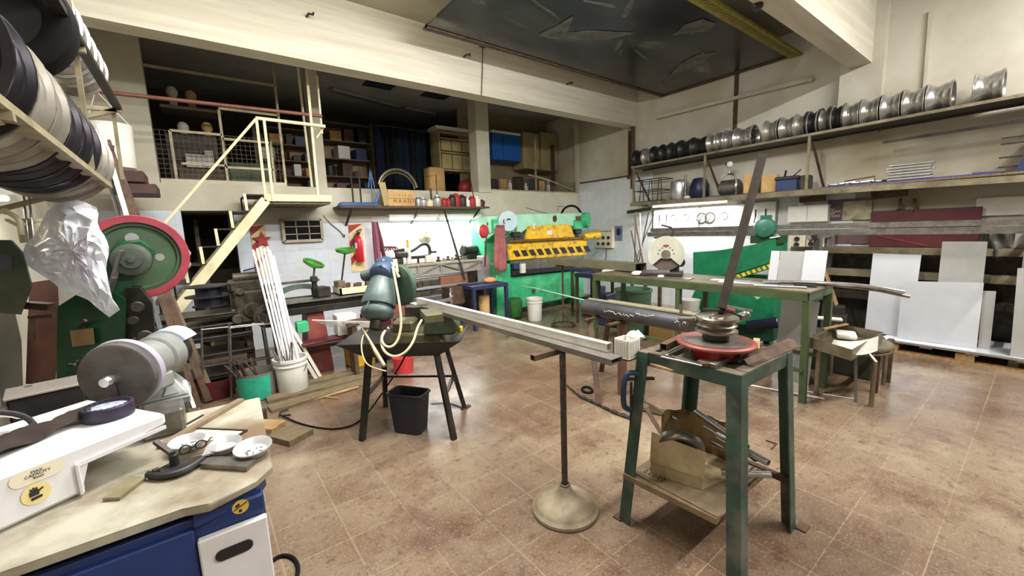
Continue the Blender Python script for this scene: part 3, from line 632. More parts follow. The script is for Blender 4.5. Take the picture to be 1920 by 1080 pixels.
m = MB(); a = pz(750, 694, 0); m.lathe([(0, .006), (.10, .006), (.118, .19), (.124, .19), (.12, .18), (.105, 0), (0, 0)], V(1.73, 4.42, 0), n=28); solo('red_bucket', m, mat('red_plastic', (214, 66, 68), (178, 48, 52), .4, 0, 5, .5), 'red plastic tub on the floor behind the saw stand', 'tub')
# ================================================================== press brake
T = thing('press_brake', 'large green press brake with yellow ram and hazard stripes at the back wall', 'machine', (5.3, 6.2, 0))
Y0 = 5.92
def bq(x, y, Y=Y0): return py(x, y, Y)
def bpoly(pts, Y=Y0): return [(p.x, p.z) for p in (py(x, y, Y) for x, y in pts)]
def bpart(name, pts, Y, depth, mm, bev=.0, lab=None, par=None):
    """outline read in the plane y = Y, pushed back by depth"""
    m = MB(); m.prism(bpoly(pts, Y), (0, Y, 0), UX, UZ, -depth, bev); return part(name, m, mm, par or T, lab)
m = MB(); m.prism([(0, 0), (.75, 0), (.75, 1.80), (.10, 1.80), (.0, 1.70), (.0, 1.52), (.34, 1.4), (.34, 1.0), (0, .98)], (4.12, Y0-.02, 0), UY, UZ, .33, .01); part('side_frame', m, M_bgreen, T)
m = MB(); m.prism([(0, 0), (.75, 0), (.75, 1.80), (.10, 1.80), (.0, 1.70), (.0, 1.52), (.34, 1.4), (.34, 1.0), (0, .98)], (6.12, Y0-.02, 0), UY, UZ, .25, .01); part('side_frame', m, M_bgreen, T)
bpart('lower_bed', [(955, 520), (1078, 508), (1076, 556), (972, 578), (956, 578)], Y0+.02, .06, M_bgreen, .006)
m = MB(); m.bb((4.42, Y0+.35, .2), (6.15, Y0+.42, 1.0)); part('back_plate', m, M_bgreen, T)
m = MB(); m.bar(bq(958, 512, Y0-.02), bq(1078, 500, Y0-.02), .10, .09); part('bed_rail', m, M_black, T)
m = MB(); m.bar(bq(976, 499, Y0), bq(1088, 491, Y0), .16, .12); m.bar(bq(974, 494, Y0-.06), bq(1040, 489, Y0-.06), .03, .03); part('die_holder', m, M_steel, T)
m = MB(); m.box(bq(980, 503, Y0-.1), (.10, .05, .17)); part('back_gauge_block', m, M_white, T)
m = MB(); m.box(bq(966, 499, Y0-.03), (.12, .1, .1)); part('control_box', m, mat('blue_box', (36, 66, 96), (26, 40, 60), .5), T)
bpart('ram', [(952, 458), (985, 452), (992, 424), (1070, 420), (1077, 446), (1101, 448), (1099, 478), (957, 488)], Y0-.06, .05, M_yellow, .006)
m = MB(); m.bar(bq(957, 492, Y0-.04), bq(1098, 480, Y0-.04), .03, .05); part('punch', m, M_steel, T)
for i in range(10):
    x = 966+i*14.6; k = -(x-957)/141*9.5
    m = MB(); m.prism(bpoly([(x-4, 471+k), (x+5, 470+k), (x+11, 481+k), (x+2, 482+k)], Y0-.068), (0, Y0-.068, 0), UX, UZ, -.006); part('hazard_stripe', m, M_black, T)
bpart('upper_beam', [(969, 402), (1092, 399), (1092, 428), (1070, 422), (990, 426), (976, 438), (969, 438)], Y0+.02, .5, M_mint, .01)
bpart('upper_left_cheek', [(914, 406), (966, 402), (966, 440), (940, 446), (916, 436)], Y0+.06, .4, M_mint, .01)
m = MB(); c = bq(951, 415, Y0-.02); m.lathe([(0, 0), (.17, 0), (.18, .01), (.18, .05), (.17, .06), (0, .06)], c, (-.35, -1, 0), 32); part('gear_cover', m, mat('pale_blue_disc', (188, 208, 214), (160, 184, 190), .45, 0, 6, .5), T)
for dx in (-.05, .05):
    m = MB(); m.tube(arc(bq(951+dx*60, 415, Y0-.10), UX, UZ, .045, .6 if dx > 0 else 2.2, 2.6+(.0 if dx > 0 else 1.6), 8), .008, 6); part('cover_scuff', m, M_dsteel, T)
m = MB(); m.lathe([(0, -.02), (.14, -.02), (.16, 0), (.16, .12), (.14, .14), (0, .14)], bq(1093, 413, Y0+.06), (.5, -.87, 0), 28); part('end_cover', m, M_bgreen, T)
m = MB(); m.cyl(bq(958, 453, Y0-.1), bq(1097, 446, Y0-.1), .028, 14); part('adjusting_shaft', m, mat('oily_brass', (142, 104, 44), (92, 64, 32), .45, .5, 9, .7), T)
m = MB(); m.cyl(bq(1094, 444, Y0-.12), bq(1122, 440, Y0-.16), .06, 22, .085, .012); part('adjusting_motor', m, M_yellow, T)
for x, y in ((967, 440), (1082, 434)):
    m = MB(); m.box(bq(x, y, Y0-.06), (.16, .14, .10), 0, .02); m.cyl(bq(x, y+14, Y0-.08), bq(x, y, Y0-.08), .04, 14); part('ram_screw', m, M_dsteel, T)
m = MB(); m.lathe([(0, 0), (.05, 0), (.05, .012), (0, .012)], bq(1040, 410, Y0+.015), (0, -1, 0), 20, 1.25); part('oval_badge', m, M_maroon, T)
m = MB(); m.box(bq(1084, 410, Y0+.01), (.13, .02, .10)); part('name_plate', m, mat('brown_plate', (96, 70, 48), (60, 46, 36), .5), T)
m = MB(); m.tube([bq(1053, 400, Y0+.1), bq(1058, 390, Y0+.1), bq(1070, 385, Y0+.1), bq(1082, 388, Y0+.1), bq(1090, 400, Y0+.1)], .022, 8, smooth=2); part('air_hose', m, M_rubber, T)
m = MB(); m.tube([bq(985, 389, Y0+.15), bq(1012, 397, Y0+.15), bq(1030, 401, Y0+.15)], .006, 6); m.tube([bq(1046, 396, Y0+.1), bq(1046, 387, Y0+.1), bq(1058, 387, Y0+.1)], .006, 6); part('bent_wire', m, M_rust, T)
m = MB(); m.box(bq(1030, 436, Y0-.063), (.14, .006, .08)); part('data_plate', m, M_white, T)
for x in (1024, 1034, 1042): m = MB(); m.prism([(-.03, 0), (.02, .01), (.035, .035), (0, .03)], bq(x, 452, Y0-.062), UX, UZ, -.003); part('dark_mark', m, M_black, T)
m = MB(); m.bar(bq(1001, 430, Y0-.09), bq(1001, 418, Y0-.09), .04, .03); part('white_lever', m, M_white, T)
m = MB(); m.cyl(bq(1001, 545, Y0-.0), bq(1001, 545, Y0-.03), .035, 16); part('bed_bolt', m, M_dsteel, T)
# rag, lamp, green sack and bucket at the brake
m = MB()
def rag(u, v):
    a = py(lerp(930, 944, u)+lerp(0, (u-.45)*14, v), lerp(422, 500+10*math.sin(u*3), v), 5.78); return a+V(0, .03*math.sin(u*11+v*3)-.02*v, 0)
m.grid(rag, 14, 12, .012); solo('pink_rag', m, mat('pink_cloth', (206, 136, 134), (164, 96, 100), .9, 0, 9, .7), 'faded pink rag hanging on the left frame of the press brake', 'rag', smooth=80)
T2 = thing('gooseneck_lamp', 'round red lamp head on a dark stem left of the press brake', 'lamp', py(908, 500, 5.7))
m = MB(); m.lathe([(0, 0), (.06, .005), (.10, .025), (.115, .06), (.112, .065), (0, .06)], py(912, 434, 5.66), (-.35, 1, .05), 28); part('lamp_shade', m, mat('red_enamel', (196, 60, 66), (150, 40, 46), .35, 0, 5, .5), T2)
m = MB(); m.tube([py(912, 440, 5.72), py(911, 462, 5.72), py(909, 500, 5.72)], .014, 8); m.cyl(py(914, 423, 5.7), py(914, 417, 5.7), .012, 8); part('stem', m, M_dsteel, T2)
m = MB(); m.box(bq(965, 578, 5.72), (.26, .18, .36), .1, .05, seg=2)
for v in m.bm.verts: v.co += Vector((R.uniform(-.02, .02),)*3)
solo('green_sack', m, mat('dark_green_cloth', (52, 112, 44), (30, 70, 34), .8, 0, 7, .8), 'dark green bundle at the foot of the press brake', 'bundle', smooth=70)
def pail(name, x, y, H_, r, label, mm=M_white, handle=True, yy=None, tilt=0):
    b = pz(x, y, 0); T = thing(name, label, 'bucket', b)
    m = MB(); m.lathe([(0, .004), (r*.86, .0), (r*.90, .01), (r*.97, H_*.78), (r*1.04, H_*.79), (r*1.04, H_*.82), (r*.98, H_*.83), (r, H_-.03), (r*1.06, H_-.03), (r*1.06, H_), (r*.96, H_), (r*.84, .015), (0, .015)], b, n=32); part('pail', m, mm, T)
    if handle:
        m = MB(); m.tube(arc(b+V(0, 0, H_*.8), V(.8, -.6, 0), V(-.25, -.3, -.9).normalized(), r*1.07, 0, PI, 14), .004, 6); part('bail_handle', m, M_steel, T)
    return T
pail('white_pail', 1003, 600, .40, .135, 'white plastic pail standing in front of the press brake')
# wide steel tube carried between the cut-off saw table and a post stand
m = MB(); m.hollow(V(4.42, 3.12, 1.065), V(4.60, 4.95, 1.065), .2, .1, .004); solo('wide_tube', m, mat('olive_steel', (132, 128, 100), (96, 92, 74), .45, .5, 5, .6), 'wide olive steel tube lying between the cut-off saw and the post stand', 'tube')
T = thing('post_stand', 'slender steel post stand on a tripod base holding up the wide olive tube', 'stand', (4.62, 4.72, 0))
m = MB(); m.cyl((4.60, 4.72, .05), (4.60, 4.72, 1.0), .018, 12); part('pole', m, M_rust, T)
m = MB(); m.bar((4.45, 4.72, 1.0), (4.75, 4.72, 1.0), .03, .03); part('cross_bar', m, M_rust, T)
m = MB()
for a in (0.3, 2.4, 4.5): m.bar((4.60, 4.72, .28), (4.60+.2*math.cos(a), 4.72+.2*math.sin(a), .03), .02)
m.lathe([(.17, .02), (.2, .02), (.2, .04), (.17, .04), (.17, .02)], (4.6, 4.72, 0), n=28); part('tripod_base', m, M_rust, T)
# ================================================================== big green work table on the right
T = thing('work_table', 'long green steel work table with rusty top behind the bender table', 'table', (4.3, 2.3, 0))
M_gtab = mat('olive_green_paint', (74, 92, 56), (56, 66, 44), .5, .1, 6, .7, .04)
M_top = mat('littered_steel_top', (122, 112, 88), (84, 76, 60), .55, .4, 5, .8, .05)
m = MB(); m.bb((3.98, 1.17, .985), (4.62, 3.55, 1.0)); part('table_top', m, M_top, T)
m = MB()
for a, b in (((4.0, 1.19), (4.0, 3.53)), ((4.6, 1.19), (4.6, 3.53)), ((4.0, 1.2), (4.6, 1.2)), ((4.0, 3.52), (4.6, 3.52))): m.bar((*a, .95), (*b, .95), .04, .07)
part('apron', m, M_gtab, T)
for x, y in ((4.01, 1.2), (4.59, 1.2), (4.01, 2.36), (4.59, 2.36), (4.01, 3.52), (4.59, 3.52)):
    m = MB(); m.bar((x, y, .92), (x+(.06 if y < 2 and x < 4.2 else 0), y, 0), .05, .05); part('leg', m, M_gtab, T)
m = MB(); m.bar((4.02, 1.2, .3), (4.02, 3.52, .3), .03); m.bar((4.59, 1.2, .3), (4.59, 3.52, .3), .03); part('rail', m, M_gtab, T)
M_sheet = mat('bare_sheet', (196, 196, 196), (164, 164, 162), .3, .55, 2, .6)
M_sheetw = mat('galvanised_sheet', (214, 216, 222), (188, 190, 196), .35, .35, 1.5, .6)
def px_plate(name, pts, X0s, t, mm, label, cat, group=None, z=None):
    P = [px(x, y, X0) for (x, y), X0 in zip(pts, X0s)]; m = MB(); m.plate(P, t, (1, 0, .1)); return solo(name, m, mm, label, cat, group)
# upright sheets on the table
def leaf(y0, y1, x, h, lean, mm, label, grp='sheets standing on the work table'):
    m = MB(); m.plate([(x, y0, 1.001), (x, y1, 1.001), (x+lean, y1, 1.001+h), (x+lean, y0, 1.001+h)], .003, (-1, 0, .1)); return solo('metal_sheet', m, mm, label, 'sheet', grp)
leaf(1.58, 1.38, 4.42, .30, .05, M_sheet, 'stained grey metal sheet standing in the middle on the green work table')
leaf(1.375, 1.20, 4.40, .31, .06, M_sheetw, 'bright rightmost metal sheet standing on the green work table')
leaf(1.66, 1.585, 4.42, .30, .05, M_sheetw, 'narrow white leftmost metal sheet standing on the green work table')
for i, (x, y, a, l, w, z, lab) in enumerate(((4.18, 1.75, .1, .5, .12, 1.002, 'flat bright strip lowest in the pile of strips on the work table'), (4.22, 1.7, -.15, .42, .10, 1.006, 'flat strip laid crosswise over the pile on the work table'), (4.12, 1.45, .35, .4, .06, 1.006, 'narrow strip near the front corner of the work table'), (4.28, 1.95, .2, .36, .14, 1.002, 'square sheet offcut behind the strips on the work table'))):
    m = MB(); m.box((x, y, z+.002), (w, l, .004), a); solo('flat_strip', m, (M_sheetw, M_sheet)[i % 2], lab, 'strip', 'flat strips on the work table')
m = MB(); m.tube([(4.2, 1.62, 1.03), (4.33, 1.2, 1.04), (4.48, .92, 1.02), (4.60, .70, .97)], .016, 10, smooth=1); solo('curved_tube', m, M_bright, 'bright bent tube reaching over the right end of the green work table', 'tube')
m = MB(); m.tube([(4.23, 1.60, 1.02), (4.36, 1.2, 1.02), (4.52, .90, .99), (4.64, .67, .93)], .013, 10, smooth=1); solo('curved_tube', m, M_steel, 'grey bent tube just below the bright one at the table end', 'tube')
m = MB(); m.box((4.28, 1.30, 1.012), (.09, .16, .02), .2); solo('clamp_block', m, M_dsteel, 'dark flat block lying before the upright sheets on the work table', 'block')
# cut off saw
T = thing('cutoff_saw', 'abrasive cut-off saw with cream round guard on the green work table', 'saw', (4.33, 2.76, 1.0))
nn = V(-.86, -.5, .05).normalized(); c = V(4.30, 2.70, 1.25)
M_guard = mat('cream_guard', (182, 181, 164), (150, 146, 124), .45, .1, 5, .6)
uu = UZ.cross(nn).normalized(); ww = nn.cross(uu)
m = MB(); pts = [(.20*math.cos(a), .21*math.sin(a)) for a in [lerp(-.72, PI+.72, i/40) for i in range(41)]]+[(-.05, -.03), (-.03, -.06), (.03, -.06), (.05, -.03)]
m.prism(pts, c-nn*.05, uu, ww, .07, .008); part('blade_guard', m, M_guard, T)
m = MB()
for a in range(7): q = lerp(.1, PI-.1, a/6); m.cyl(c+nn*.02+(uu*math.cos(q)+ww*math.sin(q))*.085, c+nn*.026+(uu*math.cos(q)+ww*math.sin(q))*.085, .008, 8)
m.lathe([(0, 0), (.05, 0), (.05, .008), (0, .008)], c+nn*.02, nn, 20); part('guard_screws', m, M_steel, T)
m = MB(); m.lathe([(0, -.003), (.19, -.003), (.19, .003), (0, .003)], c-nn*.012, nn, 44); part('cutting_disc', m, mat('brown_disc', (92, 78, 68), (66, 56, 48), .8, 0, 20, .6), T)
m = MB(); m.box(V(4.32, 2.76, 1.025), (.30, .46, .045), .5, .01); m.box(V(4.42, 2.66, 1.10), (.08, .10, .16), .5, .01); part('base', m, M_dsteel, T)
m = MB(); m.cyl(c-nn*.06, c-nn*.28, .085, 24, bev=.015); m.cyl(c-nn*.04+uu*.16-ww*.1, c-nn*.2+uu*.16-ww*.1, .05, 14); part('motor', m, M_black, T)
m = MB(); m.tube([c+uu*.05+ww*.18-nn*.06, c+uu*.08+ww*.30-nn*.07, c-uu*.06+ww*.34-nn*.07], .012, 8, smooth=1); part('handle', m, M_dsteel, T)
m = MB(); m.box(c+ww*-.02+V(0, 0, 0)+nn*.024+ww*.12, (.005, .06, .018), math.atan2(nn.y, nn.x)); part('red_badge', m, M_red, T)
for i, (x0, y0, x1, y1, d0, d1) in enumerate(((1189, 404, 1232, 470, 5.4, 5.0), (1200, 400, 1236, 462, 5.4, 5.0), (1183, 432, 1224, 466, 5.4, 5.0), (1216, 398, 1240, 455, 5.4, 5.0), (1192, 398, 1220, 458, 5.5, 5.0), (1226, 402, 1238, 450, 5.4, 5.0))):
    m = MB(); a, b = pd(x0, y0, d0), V(4.50+.015*i, 3.12+.05*i, 1.0); m.bar(a, b, .016, .008)
    solo('thin_bar', m, (M_rust, M_steel)[i % 2], ['dark bar standing at the left of the bundle behind the cut-off saw', 'pale bar crossing the bundle behind the cut-off saw', 'short lowest bar leaning left of the cut-off saw', 'steel bar standing rightmost in the bundle behind the cut-off saw', 'longest rusty bar in the bundle behind the cut-off saw', 'thin steel bar close to the cut-off saw guard'][i], 'bar', 'bars standing behind the cut-off saw')
m = MB(); m.ball((4.10, 2.95, 1.03), .06, 10, (1.3, 1, .5)); solo('work_glove', m, M_white, 'crumpled pale glove in front of the cut-off saw', 'glove', smooth=60)
m = MB(); m.ball((4.08, 2.62, 1.018), .035, 10, (1.3, 1, .5)); solo('paper_scrap', m, M_white, 'small white paper scrap at the edge of the table before the cut-off saw', 'paper', smooth=10)
m = MB(); m.box((4.12, 2.55, 1.004), (.16, .5, .006), .15); solo('flat_strip', m, M_steel, 'dull flat plate lying before the cut-off saw', 'strip', 'flat strips on the work table')
# things under the work table
m = MB(); m.plate([(4.55, 1.62, .0), (4.55, 1.30, .0), (4.7, 1.30, .80), (4.7, 1.62, .80)], .004, (-1, 0, .1)); solo('metal_sheet', m, M_sheet, 'grey metal sheet leaning under the right end of the work table', 'sheet')
T = thing('waste_drum', 'dull green waste drum under the left end of the work table', 'drum', (4.75, 3.75, 0))
m = MB(); m.lathe([(.2, 0), (.22, .02), (.25, .66), (.265, .67), (.265, .70), (.24, .70), (.2, .03), (0, .03), (0, 0), (.2, 0)], (4.85, 3.55, 0), n=28); part('drum_body', m, mat('faded_green_plastic', (84, 116, 88), (62, 88, 66), .5, 0, 5, .6), T)
m = MB(); m.box((5.0, 3.12, .16), (.34, .34, .32), .2, .006); solo('cardboard_box', m, M_card, 'cardboard box on the floor under the work table', 'box')
for i in range(4):
    m = MB(); m.lathe([(.10, 0), (.115, .02), (.125, .14), (.13, .15), (.118, .15), (.1, .01), (0, .01)], (5.15, 2.86, .145*i), n=24)
    solo('plastic_tub', m, M_white, ('lowest white tub of the stack under the work table', 'second white tub from the floor under the work table', 'third white tub from the floor under the work table', 'topmost white tub of the stack under the work table')[i], 'tub', 'stacked white tubs under the work table')
# blue frame benches between brake and work table
for k, (x, y, l) in enumerate(((5.2, 4.25, 'navy steel bench frame nearer the work table'), (5.75, 4.9, 'navy steel bench frame beside the press brake'))):
    T = thing('steel_bench', l, 'bench', (x, y, 0), 'navy benches right of the brake')
    M_navy = mat('navy_paint', (44, 54, 92), (30, 36, 60), .5, .1, 6, .6)
    m = MB(); m.bb((x-.3, y-.5, .78), (x+.3, y+.5, .84)); m.bb((x-.28, y-.48, .84), (x+.28, y+.48, .845)); part('top', m, M_navy, T)
    for dx in (-.27, .27):
        for dy in (-.47, .47): m = MB(); m.bar((x+dx, y+dy, .78), (x+dx, y+dy, 0), .04); part('leg', m, M_rust, T)
    m = MB(); m.bar((x-.27, y-.47, .3), (x-.27, y+.47, .3), .03); part('rail', m, M_rust, T)
    for j in range(4):
        m = MB(); h = .3+.1*(j % 3); m.box((x+.0, y-.36+j*.22, h/2), (.3, .16, h), .1*j, .01)
        solo('stored_box', m, (M_maroon, M_black, M_navy, M_dsteel)[j], ('maroon', 'black', 'navy', 'grey')[j]+' container under the '+('nearer' if k == 0 else 'farther')+' navy bench', 'container', 'containers under the navy benches')
    for j in range(3):
        m = MB(); m.box((x-.1+.05*j, y-.3+j*.28, .875), (.16, .18, .06), .3*j, .005)
        solo('carton', m, (M_card, M_white, M_dsteel)[j], ('brown carton', 'white carton', 'dark tin')[j]+' lying on the '+('nearer' if k == 0 else 'farther')+' navy bench', 'box', 'things on the navy benches')
# ================================================================== plate shear
T = thing('plate_shear', 'green plate shear with hazard striped edge and motor on top', 'machine', (5.5, 2.4, 0))
def xpart(name, pts, X0, depth, mm, bev=0., lab=None):
    P = [px(x, y, X0) for x, y in pts]; m = MB(); m.prism([(p.y, p.z) for p in P], (X0, 0, 0), UY, UZ, depth, bev); return part(name, m, mm, T, lab)
xpart('beam', [(1299, 473), (1345, 470), (1412, 459), (1454, 446), (1454, 490), (1378, 515), (1340, 519), (1299, 518)], 5.2, .35, M_sgreen, .008)
xpart('edge_guard', [(1378, 516), (1454, 491), (1454, 501), (1378, 524)], 5.19, .05, M_sgreen, .002)
for i in range(8):
    x = 1380+i*9.6; y = 515.5-(x-1378)*.327
    xpart('hazard_stripe', [(x, y+1), (x+5, y-1), (x+9, y+5), (x+4, y+7)], 5.183, .02, M_yellow)
xpart('lower_body', [(1302, 545), (1452, 545), (1448, 606), (1400, 610), (1278, 600)], 5.3, .4, M_sgreen, .008)
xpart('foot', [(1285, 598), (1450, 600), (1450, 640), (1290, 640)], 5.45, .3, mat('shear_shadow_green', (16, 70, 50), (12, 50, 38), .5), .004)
m = MB(); m.prism([(-.35, 0), (.35, 0), (.28, .35), (.28, .9), (-.28, .9), (-.28, .35)], (5.75, 2.45, 0), UY, UZ, .12); part('end_frame', m, M_sgreen, T)
m = MB(); a = px(1436, 449, 5.25); m.box(a+V(.08, 0, 0), (.22, .32, .09), 0, .004); part('motor_bracket', m, M_dgreen, T)
mc = px(1434, 428, 5.22); md = V(.9, .25, 0).normalized()
m = MB(); m.lathe([(0, -.06), (.06, -.06), (.10, -.045), (.11, -.02), (.11, .2), (.09, .22), (0, .22)], mc+V(0, 0, .0), md, 28); part('motor', m, mat('motor_green', (52, 112, 92), (34, 78, 66), .4, .1, 6, .6), T)
m = MB()
for k in range(14): a = 2*PI*k/14; m.bar(mc+md*.0+V(0, 0, 0)+(UZ*math.cos(a)+md.cross(UZ)*math.sin(a))*.112, mc+md*.19+(UZ*math.cos(a)+md.cross(UZ)*math.sin(a))*.112, .008, .014)
m.lathe([(0, -.066), (.035, -.066), (.035, -.058), (0, -.058)], mc, md, 18); m.box(mc+md*.09+V(0, 0, .12), (.09, .09, .06)); part('motor_fins', m, mat('motor_green', (52, 112, 92)), T)
m = MB(); m.bar(px(1455, 440, 5.3), px(1458, 500, 5.3), .03, .06); m.bar(px(1444, 446, 5.2), px(1462, 443, 5.2), .015); part('guide_rod', m, M_white, T)
m = MB(); m.cyl(px(1402, 611, 5.0), px(1462, 604, 5.0), .06, 16, bev=.01); solo('black_roll', m, mat('blue_black_plastic', (26, 38, 62), (18, 24, 40), .4), 'blue black rolled bundle behind the table leg below the shear', 'roll')
m = MB(); a = px(1405, 548, 5.0); m.plate([px(1410, 553, 5.0), px(1443, 545, 5.0), px(1420, 562, 4.8)], .004, (-.3, 0, 1)); part('mint_metal_sheet', m, mat('mint_sheet', (150, 196, 170), (110, 160, 130), .4), T, 'pale green metal sheet attached to the shear')  # separate mint metal sheet, attached to the shear only for support
# ================================================================== big steel pipe on a trestle
T = thing('steel_pipe', 'large dark steel pipe with chalk marks lying on a trestle', 'pipe', (3.04, 2.2, .72))
m = MB(); m.pipe((3.05, 1.55, .80), (3.045, 2.80, .80), .075, .006, 36); part('pipe_wall', m, mat('blue_grey_pipe', (104, 106, 110), (74, 74, 76), .4, .7, 5, .7, .03), T)
M_chalk = mat('chalk', (226, 224, 216), rough=.9)
for (y0, z0, s) in ((2.15, .835, 1), (2.35, .80, 1), (2.5, .805, .8), (1.78, .82, .6)):
    m = MB(); P = []
    for k in range(14): y = y0-k*.014*s; z = z0+R.uniform(-.014, .014); x = 3.048-math.sqrt(max(0, .0762**2-(z-.80)**2)); P.append(V(x, y, z))
    m.tube(P, .0022, 4); part('chalk_mark', m, M_chalk, T)
T = thing('trestle', 'rusty trestle with slanted legs under the large dark pipe', 'trestle', (3.05, 2.3, 0))
for Y in (2.35, 2.63): m = MB(); m.bar((2.85, Y, .715), (3.25, Y, .715), .05, .016); part('cross_plate', m, M_rust, T)
m = MB(); m.bar((3.05, 2.35, .70), (3.05, 2.35, 0), .06); part('post', m, mat('brown_post', (110, 76, 56), (80, 56, 44), .7), T)
for a, b in (((2.92, 2.63, .70), (2.72, 2.35, 0)), ((3.2, 2.63, .7), (3.4, 2.9, 0))):
    m = MB(); m.bar(a, b, .05, .02); part('leg', m, M_rust, T)
for i, (x, z, y0, y1, w, l) in enumerate(((3.03, .885, 1.5, 2.75, .025, 'long pale bar lying on top of the large dark pipe'), (3.09, .883, 1.7, 2.55, .02, 'shorter bar lying behind the long one on the dark pipe'), (3.105, .868, 1.55, 2.6, .02, 'rear bar lying on the dark pipe'))):
    m = MB(); m.bar((x, y0, z), (x+.01, y1, z), w, .016); solo('pale_bar', m, mat('pale_bar_steel', (192, 184, 158), (150, 140, 112), .5, .4, 9, .6), l, 'bar', 'bars lying on the dark pipe')
m = MB(); m.tube([(3.045, 2.80, .86), (3.9, 4.6, .72), (4.35, 5.6, .62)], .008, 6); solo('thin_rod', m, mat('mint_rod', (160, 196, 170), rough=.5), 'thin pale green rod reaching from the dark pipe to the press brake', 'rod')
m = MB(); m.bar((2.9, 2.05, .04), (3.1, 1.35, .04), .06, .05); solo('wood_beam', m, M_dwood, 'dusty wooden beam on the floor under the dark pipe', 'beam')
# ================================================================== stool with a tray
T = thing('round_stool', 'old round steel stool with bent tube legs beside the work table', 'stool', (4.62, 1.0, 0))
M_olds = mat('tarnished_steel', (150, 140, 116), (102, 92, 74), .4, .7, 7, .7)
m = MB(); m.lathe([(0, .50), (.26, .50), (.285, .495), (.29, .48), (.285, .465), (.26, .46), (0, .46)], (4.62, 1.02, 0), n=44); part('seat', m, M_olds, T)
m = MB(); m.tube([V(4.62, 1.02, .44)+V(.27*math.cos(a), .27*math.sin(a), 0) for a in [2*PI*k/32 for k in range(32)]], .012, 8, closed=True); part('ring', m, M_olds, T)
for (a, b) in (((4.42, .86), (4.39, .80)), ((4.42, 1.16), (4.34, 1.18)), ((4.84, .86), (5.06, .85)), ((4.84, 1.2), (5.0, 1.25))):
    m = MB(); m.tube([V(*a, .455), V(*b, .40), V(b[0], b[1], 0)], .018, 10); part('leg', m, M_olds, T)
m = MB(); m.bar((4.47, .95, .45), (4.40, .905, 0), .02, .012); part('strut', m, M_steel, T)
T = thing('metal_tray', 'square sheet metal tray with white paper standing on the round stool', 'tray', (4.62, 1.02, .50))
tr = [pz(x, y, .60) for x, y in ((1517, 632), (1597, 655), (1655, 622), (1568, 606))]
tr = [V(q.x, q.y, .502) for q in (pz(x, y, .585) for x, y in ((1519, 634), (1597, 657), (1655, 624), (1570, 608)))]
m = MB()
for i in range(4): a, b = tr[i], tr[(i+1) % 4]; m.plate([a, b, b+V(0, 0, .09), a+V(0, 0, .09)], .003)
m.plate(tr, .003); part('tray_shell', m, M_olds, T)
m = MB()
pb_, pt_ = [pz(1553, 651, .53), pz(1597, 664, .53), pz(1643, 656, .53)], [pz(1562, 635, .60), pz(1602, 638, .60), pz(1645, 629, .60)]
def qb(P, u): return P[0]*(1-u)**2+(P[1]*2-(P[0]+P[2])*.5)*(2*u*(1-u))+P[2]*u*u
m.grid(lambda u, v: lerp(qb(pb_, u), qb(pt_, u), v)+V(-.02, -.012, 0), 14, 3, .002); solo('white_paper', m, M_white, 'white paper sheet standing at the front of the metal tray', 'paper')
m = MB(); m.box((4.62, 1.06, .535), (.2, .15, .05), .3, .02, seg=2); solo('rag_bundle', m, M_white, 'pale folded rag lying in the metal tray', 'rag')
m = MB(); m.bar((4.45, 1.19, .60), (4.80, 1.1, .60), .025, .012); solo('wooden_stick', m, M_wood, 'pale stick lying across the metal tray', 'stick')
m = MB(); m.box((4.84, 1.26, .62), (.08, .22, .03), .3, .01); solo('pale_block', m, M_white, 'pale flat block on the far rim of the metal tray', 'block')
T = thing('dark_cabinet', 'dark low steel box on the floor behind the round stool', 'box', (5.25, 1.15, 0))
m = MB(); m.bb((5.1, .95, 0), (5.55, 1.75, .36), .01); part('case', m, mat('dark_green_grey', (62, 66, 54), (42, 44, 38), .5), T)
m = MB(); m.tube([(5.09, 1.05, .30), (5.06, 1.05, .32), (5.06, 1.25, .32), (5.09, 1.25, .30)], .008, 6); part('handle', m, M_black, T)
m = MB(); e0, e1 = pz(1640, 736), pz(1664, 716); m.bar(e0, e0+V(0, 0, .42), .04); m.bar(e1, e1+V(0, 0, .42), .04); m.bar(e0+V(0, 0, .42), e1+V(0, 0, .42), .04, .03); solo('low_trestle', m, M_rust, 'rusty low frame standing right of the round stool', 'frame')
m = MB(); m.cyl(pz(1405, 722, .009), pz(1546, 748, .009), .009, 8); solo('white_rod', m, M_white, 'white rod on the floor behind the bender table', 'rod')
m = MB(); m.cyl(pz(1508, 733, .006), pz(1602, 748, .006), .005, 8); solo('white_rod', m, M_white, 'thin pale rod on the floor between work table and stool', 'rod')
# ================================================================== right wall: shelf, rims, rack, sheets
XS = 6.8
def wz(Y): return lerp(2.70, 2.77, (4.9-Y)/4.6)
T = thing('wall_shelf', 'long two tier steel wall shelf carrying the wheel rims on the right wall', 'shelf', (7.0, 2.3, 2.0))
M_shelf = mat('grimy_shelf_paint', (150, 140, 112), (96, 88, 70), .55, .3, 6, .8)
m = MB(); m.angle((XS, 5.05, wz(5.05)+.012), (XS, -.6, wz(-.6)+.012), .034, .005, UX, -UZ); part('upper_front_rail', m, M_shelf, T)
m = MB(); m.bar((7.2, 5.05, wz(5.05)-.03), (7.2, -.6, wz(-.6)-.03), .05, .03); part('upper_back_rail', m, M_dsteel, T)
m = MB(); m.hexa([(XS+.01, 5.05, wz(5.05)-.03), (7.26, 5.05, wz(5.05)-.03), (7.26, -.6, wz(-.6)-.03), (XS+.01, -.6, wz(-.6)-.03), (XS+.01, 5.05, wz(5.05)-.02), (7.26, 5.05, wz(5.05)-.02), (7.26, -.6, wz(-.6)-.02), (XS+.01, -.6, wz(-.6)-.02)]); part('upper_deck', m, M_dsteel, T)
m = MB(); m.bb((XS, -.6, 1.985), (7.28, 5.05, 2.01)); part('lower_deck', m, M_dwood, T)
